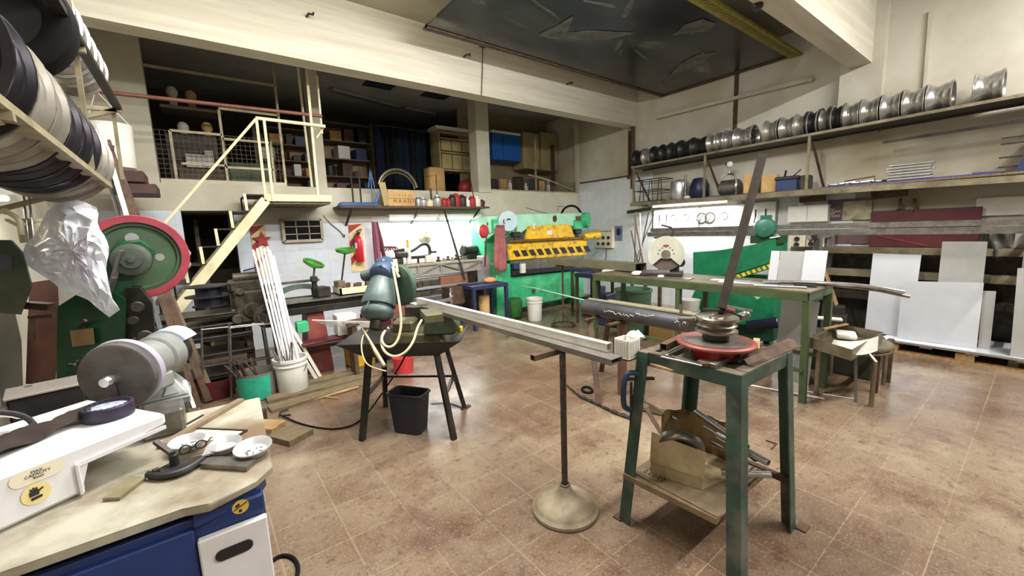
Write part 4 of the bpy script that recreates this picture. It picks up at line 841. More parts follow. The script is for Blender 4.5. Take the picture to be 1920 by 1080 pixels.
m = MB(); m.angle((XS-.005, 5.06, 2.03), (XS-.005, -.6, 1.96), .07, .006, UX, -UZ); part('lower_front_rail', m, M_shelf, T)
for Y in (5.0, 3.6, 2.14, .05):
    m = MB(); m.bar((XS+.02, Y, wz(Y)), (XS+.02, Y, 2.0), .03); part('upright', m, M_shelf, T)
    m = MB(); m.bar((XS+.05, Y-.03, wz(Y)-.1), (7.27, Y-.08, 2.02), .03, .015); part('brace', m, M_rust, T)
    m = MB(); m.bar((XS+.02, Y, 1.98), (7.28, Y, 1.98), .04, .04); part('bracket', m, M_dsteel, T)
m = MB(); m.bar((7.0, -.6, 2.555), (7.0, 1.4, 2.52), .03, .03); part('lower_rail', m, M_dsteel, T)
# wheel rims: one of each kind, then copies
def make_rim(r, w, mm, label, face):
    T = thing('car_wheel', label, 'wheel rim', (0, 0, 0), 'wheel rims along the right wall shelf')
    p = [(.9, 0), (.99, 0), (1, .02), (.99, .05), (.92, .09), (.90, .16), (.80, .24), (.75, .34), (.75, .48), (.80, .58), (.87, .66), (.88, .82), (.91, .87), (.99, .94), (1.0, .97), (.99, 1), (.9, 1), (.85, .9), (.84, .66), (.72, .5), (.72, .32), (.87, .14), (.9, 0)]
    m = MB(); m.lathe([(a*r, b*w) for a, b in p], (0, w/2, 0), (0, -1, 0), 36); part('barrel', m, mm, T)
    m = MB(); k = .86 if face else .4
    m.lathe([(.2*r, k*w), (.3*r, (k-.12)*w), (.6*r, (k-.06)*w), (.80*r, (k-.12)*w), (.80*r, (k-.16)*w), (.6*r, (k-.1)*w), (.3*r, (k-.16)*w), (.2*r, (k-.04)*w), (.2*r, k*w)], (0, w/2, 0), (0, -1, 0), 30); d = part('disc', m, mm, T)
    m = MB()
    for i in range(8):
        a = 2*PI*i/8; q = V(.55*r*math.cos(a), w/2-(k-.03)*w, .55*r*math.sin(a)); m.cyl(q, q+V(0, -.006, 0), .09*r, 10)
    part('vent_hole', m, M_black, d, kind='stuff')
    return T
M_rimb = mat('black_rim', (30, 31, 34), (48, 46, 44), .4, .3, 8, .6)
M_rims = mat('silver_rim', (196, 194, 190), (140, 136, 128), .28, .75, 6, .7)
M_rimg = mat('greyed_rim', (166, 160, 150), (116, 110, 98), .35, .5, 6, .7)
protos = {}
rims = [(1186, 1203, 'k'), (1203, 1220, 'g'), (1220, 1238, 'k'), (1236, 1254, 'k'), (1252, 1270, 'k'), (1271, 1294, 'k'), (1293, 1327, 'k'), (1327, 1343, 's'), (1343, 1357, 's'), (1356, 1374, 's'), (1373, 1409, 's'),
        (1428, 1457, 'g'), (1458, 1488, 's'), (1488, 1509, 'g'), (1508, 1530, 'k'), (1531, 1552, 'g'), (1551, 1572, 'k'), (1573, 1607, 's'), (1606, 1643, 's'), (1643, 1682, 's'), (1682, 1726, 's'), (1725, 1776, 's'), (1810, 1869, 's')]
ORD = ['leftmost', 'second', 'third', 'fourth', 'fifth', 'sixth', 'seventh', 'eighth', 'ninth', 'tenth', 'eleventh', 'twelfth', 'thirteenth', 'fourteenth', 'fifteenth', 'sixteenth', 'seventeenth', 'eighteenth', 'nineteenth', 'twentieth', 'twenty-first', 'twenty-second', 'rightmost']
SPEC = {5: 'black steel rim starting the second black cluster on the wall shelf', 6: 'wide black steel rim ending the black clusters on the wall shelf', 10: 'silver rim with its slotted face showing before the first gap', 11: 'grey rim just right of the first gap on the wall shelf', 21: 'widest silver rim just left of the big lone rim on the wall shelf', 22: 'big silver rim standing alone at the right end of the wall shelf', 0: 'black rim at the far left end of the wall shelf', 1: 'grey rim between black rims at the left end of the wall shelf'}
cn = {'k': 'black', 's': 'silver', 'g': 'dull grey'}
for i, (x0, x1, kd) in enumerate(rims):
    ya, yb = px(x0, 270, 6.86).y, px(x1, 270, 6.86).y
    if ya-yb < .19: mid = (ya+yb)/2; ya, yb = mid+.095, mid-.095
    w = min(.30, ya-yb-.014); r = .178 if i < 11 else .182; Yc = (ya+yb)/2
    lab = SPEC.get(i) or '%s steel rim, %s from the left on the right wall shelf' % (cn[kd], ORD[i])
    if kd not in protos:
        o = make_rim(.18, .19, {'k': M_rimb, 's': M_rims, 'g': M_rimg}[kd], lab, i % 2); protos[kd] = o
    else: o = dup(protos[kd], label=lab)
    o.location = (6.805+r+.01, Yc, wz(Yc)-.02+r); o.scale = (r/.18, w/.19, r/.18); o.rotation_euler = (0, R.uniform(0, 6), 0)
# things on the lower deck
LZ = 2.011
def item(name, mb, mm, label, cat, group='things stored on the lower wall shelf'): return solo(name, mb, mm, label, cat, group)
T = thing('wire_crate', 'black wire frame crate at the left end of the lower wall shelf', 'crate', (7.0, 4.7, LZ), 'things stored on the lower wall shelf')
m = MB()
for z in (.02, .22, .42):
    for a, b in (((6.84, 4.4), (6.84, 4.98)), ((7.2, 4.4), (7.2, 4.98)), ((6.84, 4.4), (7.2, 4.4)), ((6.84, 4.98), (7.2, 4.98))): m.bar((*a, LZ+z), (*b, LZ+z), .014)
for i in range(7): y = 4.4+i*.096; m.bar((6.84, y, LZ), (6.84, y+.03*(-1)**i, LZ+.43), .01)
part('wire_frame', m, M_black, T)
m = MB(); m.lathe([(0, 0), (.15, 0), (.16, .02), (.16, .30), (.14, .34), (.05, .37), (0, .37)], (7.05, 4.18, LZ), n=24); item('metal_drum', m, M_alu, 'dull silver drum standing on the lower wall shelf behind wires', 'drum')
m = MB(); m.cyl((6.9, 3.98, LZ), (6.9, 3.98, LZ+.42), .02, 10); item('standing_rod', m, M_steel, 'thin grey rod standing right of the silver drum on the lower shelf', 'rod')
m = MB(); m.lathe([(0, 0), (.13, 0), (.16, .05), (.16, .22), (.1, .34), (0, .36)], (7.0, 3.78, LZ), n=20); item('fuel_tank', m, mat('dark_blue_tank', (30, 38, 70), (22, 26, 44), .4, .2), 'dark blue rounded tank left of the shelf upright', 'tank')
m = MB(); m.ball((6.92, 3.95, LZ+.03), .05, 8, (1.2, 1.4, .8)); m.ball((6.92, 3.87, LZ+.05), .04, 8); item('white_rag', m, M_white, 'small white rag at the edge of the lower wall shelf', 'rag')
m = MB(); m.cyl((6.98, 3.4, LZ+.13), (6.98, 3.1, LZ+.13), .13, 20, bev=.02); m.tube([(6.9, 3.38, LZ+.02), (6.88, 3.38, LZ+.3), (6.95, 3.25, LZ+.36), (6.88, 3.12, LZ+.3), (6.9, 3.12, LZ+.02)], .014, 8, smooth=1); m.tube([(6.95, 3.25, LZ+.36), (6.95, 3.27, LZ+.45), (6.97, 3.34, LZ+.52)], .012, 8)
item('pump_motor', m, M_steel, 'silver pump with bent tube frame in the middle of the lower shelf', 'pump')
m = MB(); m.ball((6.95, 3.26, LZ+.50), .05, 8, (.5, 1, 1)); item('paper_tag', m, M_white, 'white paper tag hanging above the silver pump', 'tag')
for (y, x, w, d, h, mm, l) in ((2.92, 7.0, .2, .2, .3, M_card, 'brown cardboard carton right of the silver pump'), (2.66, 6.98, .2, .18, .26, M_card, 'torn open cardboard carton behind the lever tube top'), (2.42, 6.98, .26, .22, .16, M_blue, 'blue box left of the second shelf upright'), (2.2, 7.0, .12, .18, .2, M_dsteel, 'dark tool box beside the second shelf upright')):
    m = MB(); m.box((x, y, LZ+h/2), (d, w, h), .1, .008); item('carton' if mm is M_card else 'tool_box', m, mm, l, 'box')
m = MB(); m.box((6.96, 2.42, LZ+.185), (.16, .3, .05), .1, .01); m.bar((6.95, 2.46, LZ+.2), (6.93, 2.44, LZ+.3), .02); m.bar((6.95, 2.36, LZ+.2), (6.95, 2.26, LZ+.29), .014); item('power_drill', m, M_black, 'dark power tool lying on the blue box on the lower shelf', 'tool')
m = MB(); m.bb((6.815, 2.9, LZ), (6.86, 3.55, LZ+.012)); item('blue_strip', m, M_blue, 'blue strip along the lower shelf edge below the silver pump', 'strip')
m = MB(); m.bb((6.83, .4, LZ), (7.1, 1.98, LZ+.012)); item('blue_sheet', m, mat('royal_blue_sheet', (52, 56, 150), (36, 38, 96), .4), 'long blue sheet lying on the right part of the lower wall shelf', 'sheet')
for i in range(5):
    y = 1.9-i*.11; m = MB(); m.cyl((6.88, y, LZ+.03), (7.0, y-.14, LZ+.03+.02*(i % 2)), .015, 8)
    item('pipe_fitting', m, M_alu if i % 2 else M_steel, ['pale pipe fitting nearest the second upright on the blue sheet', 'grey pipe fitting, second on the blue sheet', 'pale pipe fitting in the middle of the blue sheet fittings', 'grey pipe fitting, fourth on the blue sheet', 'pale pipe fitting nearest the stacked aluminium bars'][i], 'fitting', 'pipe fittings on the blue sheet')
m = MB(); m.tube([(6.86, 1.72, LZ+.02), (6.86, 1.72, LZ+.06), (6.86, 1.42, LZ+.09), (6.86, 1.42, LZ+.02)], .008, 6); item('wire_hoop', m, M_rust, 'low wire hoop on the blue sheet', 'hoop')
for i in range(6):
    m = MB(); z = LZ+.03+i*.034
    m.box((6.93, 1.12+R.uniform(-.02, .02), z), (.05, .40, .018), R.uniform(-.06, .06), .003); m.box((6.99, 1.12+R.uniform(-.02, .02), z), (.03, .40, .022), R.uniform(-.05, .05), .003)
    item('aluminium_bar', m, M_bright, ['lowest aluminium profile of the stack on the blue sheet', 'second aluminium profile from the bottom of the stack', 'third aluminium profile from the bottom of the stack', 'fourth aluminium profile from the bottom of the stack', 'aluminium profile just below the top of the stack', 'topmost aluminium profile of the stack on the wall shelf'][i], 'profile', 'stacked aluminium profiles')
T = thing('spiked_rack', 'dark upright rack with hooks at the right end of the lower wall shelf', 'rack', (6.9, .25, LZ))
m = MB(); m.hexa([(6.85, .30, LZ), (7.0, .30, LZ), (7.0, .18, LZ), (6.85, .18, LZ), (6.85, .16, LZ+.46), (7.0, .16, LZ+.46), (7.0, .02, LZ+.46), (6.85, .02, LZ+.46)]); part('post', m, M_navy, T)
for z in (.06, .16, .30, .36): m = MB(); m.bar((6.9, .26, LZ+z), (6.9, .42, LZ+z), .015); part('hook', m, M_black, T)
for i in range(3):
    m = MB(); z = LZ+.02; m.cyl((6.88+i*.05, .36, z), (6.88+i*.05, .6, z), .012, 8); item('short_rod', m, M_steel, ['front short rod beside the dark hook rack', 'middle short rod beside the dark hook rack', 'rear short rod beside the dark hook rack'][i], 'rod', 'short rods by the hook rack')
# beams below the shelf
for (x0, y0, x1, y1, X0, h, l) in ((1177, 398, 1222, 391, 6.75, .06, 'dark steel beam end sticking out under the left end of the wall shelf'), (1500, 375, 1548, 371, 7.1, .08, 'dark brown beam under the wall shelf above the white cabinet'), (1634, 366, 1702, 358, 7.1, .12, 'black bracket beam under the wall shelf right of the poster')):
    m = MB(); m.bar(px(x0, y0, X0), px(x1, y1, X0), .05, h); solo('steel_beam', m, M_rust if X0 > 7 else M_dsteel, l, 'beam')
for (x, y0, y1, l) in ((1688, 372, 395, 'left dark hook bracket over the maroon panel'), (1715, 372, 398, 'right dark hook bracket over the maroon panel')):
    m = MB(); a, b = px(x, y0, 7.22), px(x, y1, 7.22); m.bar(a, b, .03, .02); m.bar(b, b+V(-.06, .02, .02), .025); solo('wall_bracket', m, M_rust, l, 'bracket')
# lit wall behind the shear
tube_fixture(V(7.05, 4.75, 1.93), V(7.05, 3.3, 1.93), 'white fluorescent light glowing under the left half of the wall shelf', 42, 'lights under shelves')
def xw(name, x0, y0, x1, y1, X0, t, mm, label, cat, group=None):
    a, b = px(x0, y0, X0), px(x1, y0, X0); c, d = px(x1, y1, X0), px(x0, y1, X0)
    m = MB(); m.plate([a, b, c, d], t, (-1, 0, 0)); return solo(name, m, mm, label, cat, group)
def wall_sheet(name, x0, y0, x1, y1, t, mm, label, cat, X0=7.276):
    a, c = px(x0, y0, X0), px(x1, y1, X0); m = MB(); m.bb((X0-t, a.y, a.z), (X0, c.y, c.z)); return solo(name, m, mm, label, cat)
T = thing('tool_board', 'white framed tool board on the lit wall behind the shear', 'board', (7.25, 3.6, 1.5))
m = MB(); m.bb((7.255, 2.65, 1.45), (7.278, 4.85, 1.9)); part('panel', m, mat('white_board', (244, 244, 242), rough=.5), T)
m = MB()
for z in (1.45, 1.9): m.bar((7.25, 2.65, z), (7.25, 4.85, z), .03)
for y in (2.65, 4.85, 3.9): m.bar((7.25, y, 1.45), (7.25, y, 1.9), .025)
part('board_frame', m, M_steel, T)
for i, (y, kind) in enumerate(((4.7, 0), (4.55, 0), (4.4, 1), (3.85, 2), (3.7, 2), (3.45, 1), (2.95, 0), (2.8, 0), (4.15, 1))):
    m = MB(); z = 1.78
    if kind == 0: m.bar((7.235, y, z), (7.235, y, z-.12), .02, .012); m.bar((7.235, y, z-.12), (7.235, y+.02, z-.22), .01); n_, cat = 'hung_tool', 'tool'
    elif kind == 1: m.tube(arc((7.238, y, z-.08), UY, UZ, .06, .3, 5.2, 14), .008, 6); n_, cat = 'hung_hook', 'hook'
    else: m.tube(arc((7.238, y, z-.10), UY, UZ, .09, 0, 6.2, 18), .012, 6); m.bar((7.238, y-.05, z-.02), (7.238, y+.06, z-.2), .012); n_, cat = 'hung_calliper', 'tool'
    solo(n_, m, M_dsteel, ['thin tool hung at the left end of the white tool board', 'second thin tool from the left on the white tool board', 'open hook hung third from the left on the tool board', 'left round calliper in the middle of the tool board', 'right round calliper in the middle of the tool board', 'open hook right of the round callipers', 'left of two thin tools at the right end of the tool board', 'rightmost thin tool on the white tool board', 'open hook left of the round callipers'][i], cat, 'tools hung on the white board')
T = thing('wall_cabinet', 'white flat wall cabinet left of the poster under the wall shelf', 'cabinet', (7.2, 2.2, 1.55))
a, c = px(1478, 384, 7.15), px(1551, 415, 7.15); m = MB(); m.bb((7.15, a.y, c.z), (7.278, c.y, a.z-.02), .005); part('case', m, mat('white_enamel', (240, 238, 230), (220, 216, 204), .4), T)
m = MB(); m.bb((7.147, lerp(a.y, c.y, .5)-.002, c.z+.02), (7.151, lerp(a.y, c.y, .5)+.002, a.z-.04)); part('door_gap', m, M_dsteel, T)
m = MB(); m.lathe([(0, 0), (.04, 0), (.045, .03), (.03, .05), (0, .055)], (7.2, a.y-.16, a.z-.02), n=16); solo('white_knob_stone', m, M_white, 'small white plug on top of the white wall cabinet', 'cap')
T = thing('poster', 'dark purple poster with a pale photo and white lettering on the right wall', 'poster', (7.27, 1.7, 1.6))
a, c = px(1553, 378, 7.272), px(1633, 412, 7.272); m = MB(); m.bb((7.268, a.y, c.z), (7.276, c.y, a.z+.02)); part('paper', m, mat('purple_print', (92, 62, 78), (60, 40, 54), .35), T)
m = MB(); m.bb((7.262, lerp(a.y, c.y, .36), c.z+.005), (7.268, c.y, a.z-.015)); part('printed_photo', m, mat('photo_print', (196, 186, 150), (104, 98, 88), .35, 0, 9, .9), T)
text('white_lettering', 'DO\nSOUNC\nOFF\nSOUNS', .042, (7.266, c.y+abs(a.y-c.y)*.97, lerp(a.z, c.z, .58)), -UY, UZ, mat('pale_print', (206, 200, 190), rough=.5), T, align='LEFT')
T = thing('poster', 'reddish brown landscape poster below the purple one on the right wall', 'poster', (7.27, 1.7, 1.35))
a, c = px(1549, 430, 7.272), px(1630, 457, 7.272); m = MB(); m.bb((7.268, a.y, c.z), (7.276, c.y, a.z)); part('paper', m, mat('red_brown_print', (124, 82, 70), (84, 76, 86), .4, 0, 5, .9), T)
T = thing('maroon_panel', 'dark maroon painted metal panel leaning on the right wall above the sheets', 'panel', (7.2, .9, 1.0))
a, c = px(1635, 400, 7.2), px(1832, 476, 7.2); m = MB(); m.bb((7.18, a.y, c.z), (7.21, c.y, px(1635, 396, 7.2).z), .004); part('plate', m, M_maroon, T)
m = MB(); m.prism([(0, 0), (.5, -.14), (.5, -.12), (0, .02)], (7.176, a.y-.06, c.z+.22), -UY, UZ, .006); part('crease', m, mat('maroon_light', (120, 40, 50), rough=.5), T)
wall_sheet('tile_board', 1832, 372, 1990, 400, .02, M_white, 'white board strip on the right wall past the maroon panel', 'board')
m = MB()
def bag(u, v): p = lerp(px(1838, 428, 7.0), px(1905, 428, 7.0), u); return V(7.0+.06*math.sin(u*14)*math.sin(v*6)-.1*math.sin(PI*u), p.y, lerp(p.z, p.z-.32, v))
m.grid(bag, 18, 10, .02); solo('grey_tarp', m, mat('grey_tarp', (120, 116, 112), (66, 64, 62), .5, 0, 9, .8), 'crumpled grey plastic hanging beside the maroon panel', 'plastic sheet', smooth=60)
# socket panels
def socket_panel(x0, y0, x1, y1, X0, rows, label, knobs=True):
    a, c = px(x0, y0, X0), px(x1, y1, X0); T = thing('socket_panel', label, 'socket panel', (X0, (a.y+c.y)/2, c.z), 'electric socket panels')
    m = MB(); m.bb((X0-.07, a.y, c.z), (X0, c.y, a.z), .006); part('case', m, mat('beige_case', (226, 216, 190), (200, 188, 160), .45), T)
    W_, H_ = abs(a.y-c.y), abs(a.z-c.z)
    for r_, cols in enumerate(rows):
        for k in range(cols):
            y = a.y-W_*(k+.7)/(cols+.4); z = a.z-H_*(.48+.3*r_)
            m = MB(); m.lathe([(0, 0), (.035, 0), (.035, .02), (.025, .026), (0, .02)], (X0-.07, y, z), (-1, 0, 0), 16); part('socket', m, M_black if (r_+k) % 3 else M_dsteel, T)
    if knobs:
        for k in range(5): m = MB(); m.cyl((X0-.07, a.y-W_*(.3+k*.14), a.z-H_*.16), (X0-.085, a.y-W_*(.3+k*.14), a.z-H_*.16), .012, 10); part('button', m, M_dsteel, T)
    return T
socket_panel(1119, 428, 1152, 465, 7.275, (3, 3), 'beige panel of six black sockets on the tiled wall right of the press brake')
socket_panel(1484, 431, 1512, 466, 7.2, (1, 1), 'beige socket panel with one column of sockets below the wall cabinet', False)
socket_panel(1516, 431, 1548, 464, 7.2, (2, 2), 'beige socket panel with four sockets left of the landscape poster', False)
T = thing('calendar', 'blue grey calendar sheet on the tiles right of the six socket panel', 'calendar', (7.27, 6.0, 1.4))
a, c = px(1153, 424, 7.276), px(1167, 451, 7.276); m = MB(); m.bb((7.27, a.y, c.z), (7.277, c.y, a.z)); part('sheet', m, mat('blue_grey_print', (124, 134, 158), (96, 104, 132), .5, 0, 9, .8), T)
m = MB(); m.lathe([(0, 0), (.06, 0), (0, .001)], (7.269, (a.y+c.y)/2, lerp(c.z, a.z, .6)), (-1, 0, 0), 14, 1.4); part('printed_picture', m, M_navy, T)
m = MB(); m.tube([px(1136, 466, 7.26), px(1137, 480, 7.26), px(1132, 500, 7.26)], .008, 6); solo('cable', m, M_dsteel, 'cable dropping from the six socket panel', 'cable')
# ---- profile rack with long tubes, sheets, pallet
T = thing('profile_rack', 'grey steel rack of posts and arms along the right wall', 'rack', (6.9, 1.1, 0))
M_rack = mat('grey_rack_paint', (140, 138, 136), (108, 104, 100), .5, .2, 5, .6)
for Y in (.12, 1.9):
    m = MB(); m.bar((6.62, Y, 0), (6.62, Y, 1.44), .07, .12); part('post', m, M_rack, T)
    m = MB(); m.bar((7.15, Y, 0), (7.15, Y, 1.44), .07, .08); part('post', m, M_rack, T)
    for z in (.5, .8, 1.1, 1.36): m = MB(); m.bar((6.25 if z > 1.3 else 6.6, Y, z), (7.2, Y, z), .05, .05); part('arm', m, M_rack, T)
for i, (X0, z, w, h, y0, y1, l) in enumerate(((6.3, 1.425, .08, .07, .1, 4.3, 'long steel tube, lower of the two across the rack arms'), (6.32, 1.50, .08, .06, .1, 4.25, 'long steel tube, upper of the two across the rack arms'), (6.42, 1.42, .08, .06, .1, 3.5, 'long steel tube lying behind the two front ones'))):
    m = MB(); m.hollow((X0, y0, z), (X0, y1, z+.0), w, h, .004); solo('long_tube', m, M_steel, l, 'tube', 'long tubes on the rack arms')
m = MB(); m.bar((6.36, 4.1, 1.385), (6.36, 4.1, 0), .05); m.bar((6.2, 4.1, 1.37), (6.52, 4.1, 1.37), .04, .03); solo('tube_support', m, M_rust, 'rusty post holding the far end of the long tubes', 'post')
for i, (z, X0, w, h, mm) in enumerate(((1.165, 6.92, .1, .08, M_shelf), (1.15, 7.02, .06, .05, M_bright), (1.145, 7.1, .05, .04, M_white), (.87, 6.92, .1, .09, M_shelf), (.85, 7.0, .06, .05, M_rust), (.845, 7.08, .04, .04, M_white), (.56, 6.92, .08, .07, M_dsteel), (.55, 7.0, .05, .05, M_white), (.56, 7.09, .09, .07, M_rust))):
    m = MB(); m.hollow((X0, .05, z), (X0, 2.3, z), w, h, .004); solo('stored_profile', m, mm, ['front', 'middle', 'rear'][i % 3]+' profile on the '+['upper', 'middle', 'lowest'][i//3]+' arms of the rack', 'profile', 'profiles stored on the rack')
m = MB(); m.bb((7.18, .0, 0), (7.2, 2.0, 1.2)); part('back_panel', m, M_dsteel, T)
T = thing('pallet', 'wooden pallet under the leaning white sheets', 'pallet', (6.75, .3, 0))
for X0 in (6.42, 6.7, 6.98):
    m = MB(); 
    for Y in (1.05, .45, -.15): m.bb((X0, Y-.07, .02), (X0+.09, Y+.07, .10)); 
    part('block_row', m, M_wood, T)
for Y in (1.1, .75, .4, .05, -.3):
    m = MB(); m.bb((6.4, Y-.05, .10), (7.08, Y+.05, .12)); part('deck_board', m, M_wood, T)
m = MB(); m.bb((6.40, -.35, 0), (6.5, 1.15, .02)); part('bottom_board', m, M_wood, T)
for i in range(3):
    m = MB(); m.bb((6.38-.01*i, -.9, .122+i*.012), (7.05, 1.16-.02*i, .130+i*.012)); solo('flat_sheet', m, M_sheetw, ['lowest white sheet lying flat on the pallet', 'middle white sheet lying flat on the pallet', 'top white sheet lying flat on the pallet'][i], 'sheet', 'white sheets lying on the pallet')
ZS = .156
def lean(pts, X0, X1, mm, label):
    """four corners of a leaning sheet: top pair read at X1, bottom pair at X0"""
    (a, b, c, d) = pts; B0, B1 = px(*d, X0), px(*c, X0); B0.z = B1.z = ZS
    P = [px(*a, X1), px(*b, X1), B1, B0]; m = MB(); m.plate(P, .003, (-1, 0, .2)); return solo('leaning_sheet', m, mm, label, 'sheet', 'white sheets leaning at the rack')
lean(((1637, 475), (1728, 478), (1708, 620), (1622, 613)), 6.62, 6.78, M_sheetw, 'tall white sheet leaning at the left of the rack')
lean(((1767, 453), (1852, 453), (1832, 634), (1748, 628)), 6.66, 6.80, M_sheet, 'tall grey sheet leaning behind the big one')
lean(((1692, 527), (1845, 530), (1833, 638), (1683, 622)), 6.52, 6.62, M_sheetw, 'biggest white sheet leaning low in front of the others')
lean(((1843, 545), (1868, 546), (1858, 640), (1836, 636)), 6.60, 6.66, M_sheet, 'narrow grey sheet right of the biggest leaning sheet')
lean(((1908, 503), (1990, 500), (1985, 650), (1898, 640)), 6.40, 6.50, M_sheet, 'grey sheet leaning at the right edge of the rack post')
m = MB(); m.bb((6.4, -.2, .17), (6.6, -.02, .30), .01); solo('white_carton', m, M_white, 'white carton beside the rack post at the right edge', 'carton')
m = MB(); m.bar((6.4, 1.42, .02), (6.35, 1.75, 1.0), .14, .02); solo('wide_board', m, M_wood, 'pale wooden board leaning behind the end of the work table', 'board')
m = MB(); m.box((6.3, 1.55, .45), (.16, .14, .12), .2, .01); m.box((6.3, 1.55, .2), (.2, .18, .4), .1, .01); solo('parts_stack', m, M_dsteel, 'stack of small grey parts left of the tall white sheet', 'parts')
# ================================================================== horizontal band saw, lower left
ZT = .85
T = thing('band_saw', 'blue and white horizontal band saw with cream table in the lower left corner', 'saw', (-.3, 1.75, 0))
M_enam = mat('white_machine_enamel', (228, 226, 228), (196, 192, 188), .35, 0, 3, .6)
M_table = mat('worn_cream_table', (182, 178, 160), (128, 114, 92), .45, .1, 3., .95, .03, c3=(120, 98, 74), s3=1.4, lo=.4, hi=.6, lo3=.45, hi3=.62)
m = MB(); m.prism([(-1.0, 1.40), (-.12, 1.425), (-.06, 1.395), (.06, 1.44), (.112, 1.50), (.15, 2.22), (-1.0, 2.30)], (0, 0, ZT-.025), UX, UY, .025, .004); part('table_top', m, M_table, T)
m = MB(); m.bb((-1.0, 1.44, 0), (.075, 2.18, .80), .006); m.prism([(-.10, 1.42), (.06, 1.46), (.09, 1.52), (.09, 2.15), (-.10, 2.15)], (0, 0, .78), UX, UY, .046); part('cabinet', m, M_blue, T)
m = MB(); m.bb((-1.0, 1.425, 0), (-.105, 1.44, .77), .003); part('front_plate', m, mat('front_blue', (36, 58, 116), (26, 40, 80), .4, 0, 5, .5), T)
dr = MB(); dr.bb((-.10, 1.415, .0), (.075, 1.44, .735), .004); d_ = part('white_panel', dr, M_enam, T)
def stad(w, h, n=10): return [(w/2-h/2+h/2*math.cos(a), h/2*math.sin(a)) for a in [lerp(-PI/2, PI/2, i/n) for i in range(n+1)]]+[(-w/2+h/2+h/2*math.cos(a), h/2*math.sin(a)) for a in [lerp(PI/2, 3*PI/2, i/n) for i in range(n+1)]]
hp = py(440, 1031, 1.414)
m = MB(); m.prism(stad(.095, .034), (hp.x, 1.4145, hp.z), UX, UZ, .004); part('handle_slot', m, M_black, d_)
M_stick = mat('yellow_sticker', (214, 178, 72), (184, 150, 60), .5, 0, 12, .4)
sp_ = py(420, 952, 1.424)
sp_.x, sp_.z = .012, .783
m = MB(); m.lathe([(0, 0), (.022, 0), (.022, .002), (0, .002)], (sp_.x, 1.4405, sp_.z), (0, -1, 0), 24)
w_ = part('warning_sticker', m, M_stick, T)
m = MB(); m.bar((sp_.x-.018, 1.4385, sp_.z-.006), (sp_.x+.018, 1.4385, sp_.z+.010), .003, .002, up=V(0, 1, 0)); m.bar((sp_.x-.012, 1.4385, sp_.z+.004), (sp_.x-.002, 1.4385, sp_.z+.010), .007, .002, up=V(0, 1, 0)); m.bar((sp_.x-.002, 1.4385, sp_.z-.016), (sp_.x-.001, 1.4385, sp_.z-.008), .008, .002, up=V(0, 1, 0)); part('black_mark', m, M_black, w_, kind='stuff')
# bow: a wide white box set askew on the table
BO, BU, BN = V(-.50, 1.61, 0), V(.838, .546, 0), V(-.546, .838, 0)
def bw(s, n, z): return BO+BU*s+BN*n+V(0, 0, z)
m = MB()
poly = [(-.45, ZT+.004), (.178, ZT+.004), (.178, .953), (.41, .957), (.41, 1.005), (-.45, 1.005)]
m.prism([(a, b) for a, b in poly], BO, BU, UZ, -.45, .012); part('bow_cover', m, M_enam, T)
m = MB(); m.bar(bw(.165, -.004, ZT+.01), bw(.165, -.004, .955), .022, .006); m.bar(bw(.165, -.004, .95), bw(.40, -.004, .956), .006, .012); part('bow_flange', m, M_enam, T)
m = MB(); m.bb((-.25, 2.0, ZT+.001), (-.12, 2.14, .955), .01); part('bow_pivot', m, M_steel, T)
st = bw(.085, -.0015, .972)
m = MB(); m.prism(stad(.11, .044), st, BU, UZ, .0012); lb_ = part('capacity_label', m, mat('cream_label', (226, 216, 192), rough=.5), T)
text('label_lettering', 'MAX.\nCAPACITY\n9mm', .011, st-BN*.0022, BU, UZ, M_black, T, .0006)
hs = bw(.075, -.0015, .918)
m = MB(); m.lathe([(0, 0), (.03, 0), (.03, .0015), (0, .0015)], hs, -BN, 22); hd_ = part('hand_sticker', m, mat('pale_yellow_sticker', (226, 206, 140), rough=.5), T)
m = MB(); q = hs-BN*.0022
m.prism([(-.014, -.004), (.004, -.004), (.006, .004), (.016, .01), (.013, .013), (.004, .009), (.003, .018), (0, .018), (-.001, .012), (-.003, .02), (-.006, .02), (-.006, .012), (-.009, .018), (-.012, .017), (-.011, .01), (-.014, .008)], q, BU, UZ, .001); m.prism([(-.012, -.016), (.010, -.014), (.010, -.007), (-.012, -.008)], q, BU, UZ, .001); part('hand_mark', m, M_black, hd_)
# things on the bow
m = MB()
def cloth(u, v):
    p = lerp(bw(-.30, .14, 0), bw(.30, .20, 0), u); wdt = lerp(.09, .04, u)
    return p+BN*((v-.5)*wdt*1.6+.012*math.sin(u*9))+V(0, 0, 1.02+.028*math.sin(PI*v)+.008*math.sin(u*23+v*7)+R.uniform(-.002, .002))
m.grid(cloth, 40, 10, .006); solo('dark_cloth', m, mat('grey_brown_cloth', (88, 74, 66), (52, 42, 40), .8, 0, 8, .8), 'twisted grey brown cloth lying across the white bow of the band saw', 'cloth', smooth=80)
tc = bw(.33, .16, 1.006); T2 = thing('tape_roll', 'dark navy roll with speckled pale face on the band saw bow', 'roll', tc)
m = MB(); m.lathe([(.058, 0), (.066, .0), (.067, .004), (.067, .042), (.064, .046), (.058, .046), (.058, 0)], tc, n=40); part('roll_wall', m, mat('navy_plastic', (46, 38, 66), (32, 28, 46), .45), T2)
m = MB(); m.lathe([(0, .028), (.058, .028), (.058, .034), (0, .032)], tc, n=32); part('pale_face', m, mat('speckled_face', (196, 204, 214), (110, 116, 130), .4, 0, 40, .8), T2)
m = MB()
for k in range(22): a = 2*PI*k/22; m.box(tc+V(.058*math.cos(a), .058*math.sin(a), .0445), (.007, .004, .004), a)
part('dark_dots', m, M_black, T2, kind='stuff')
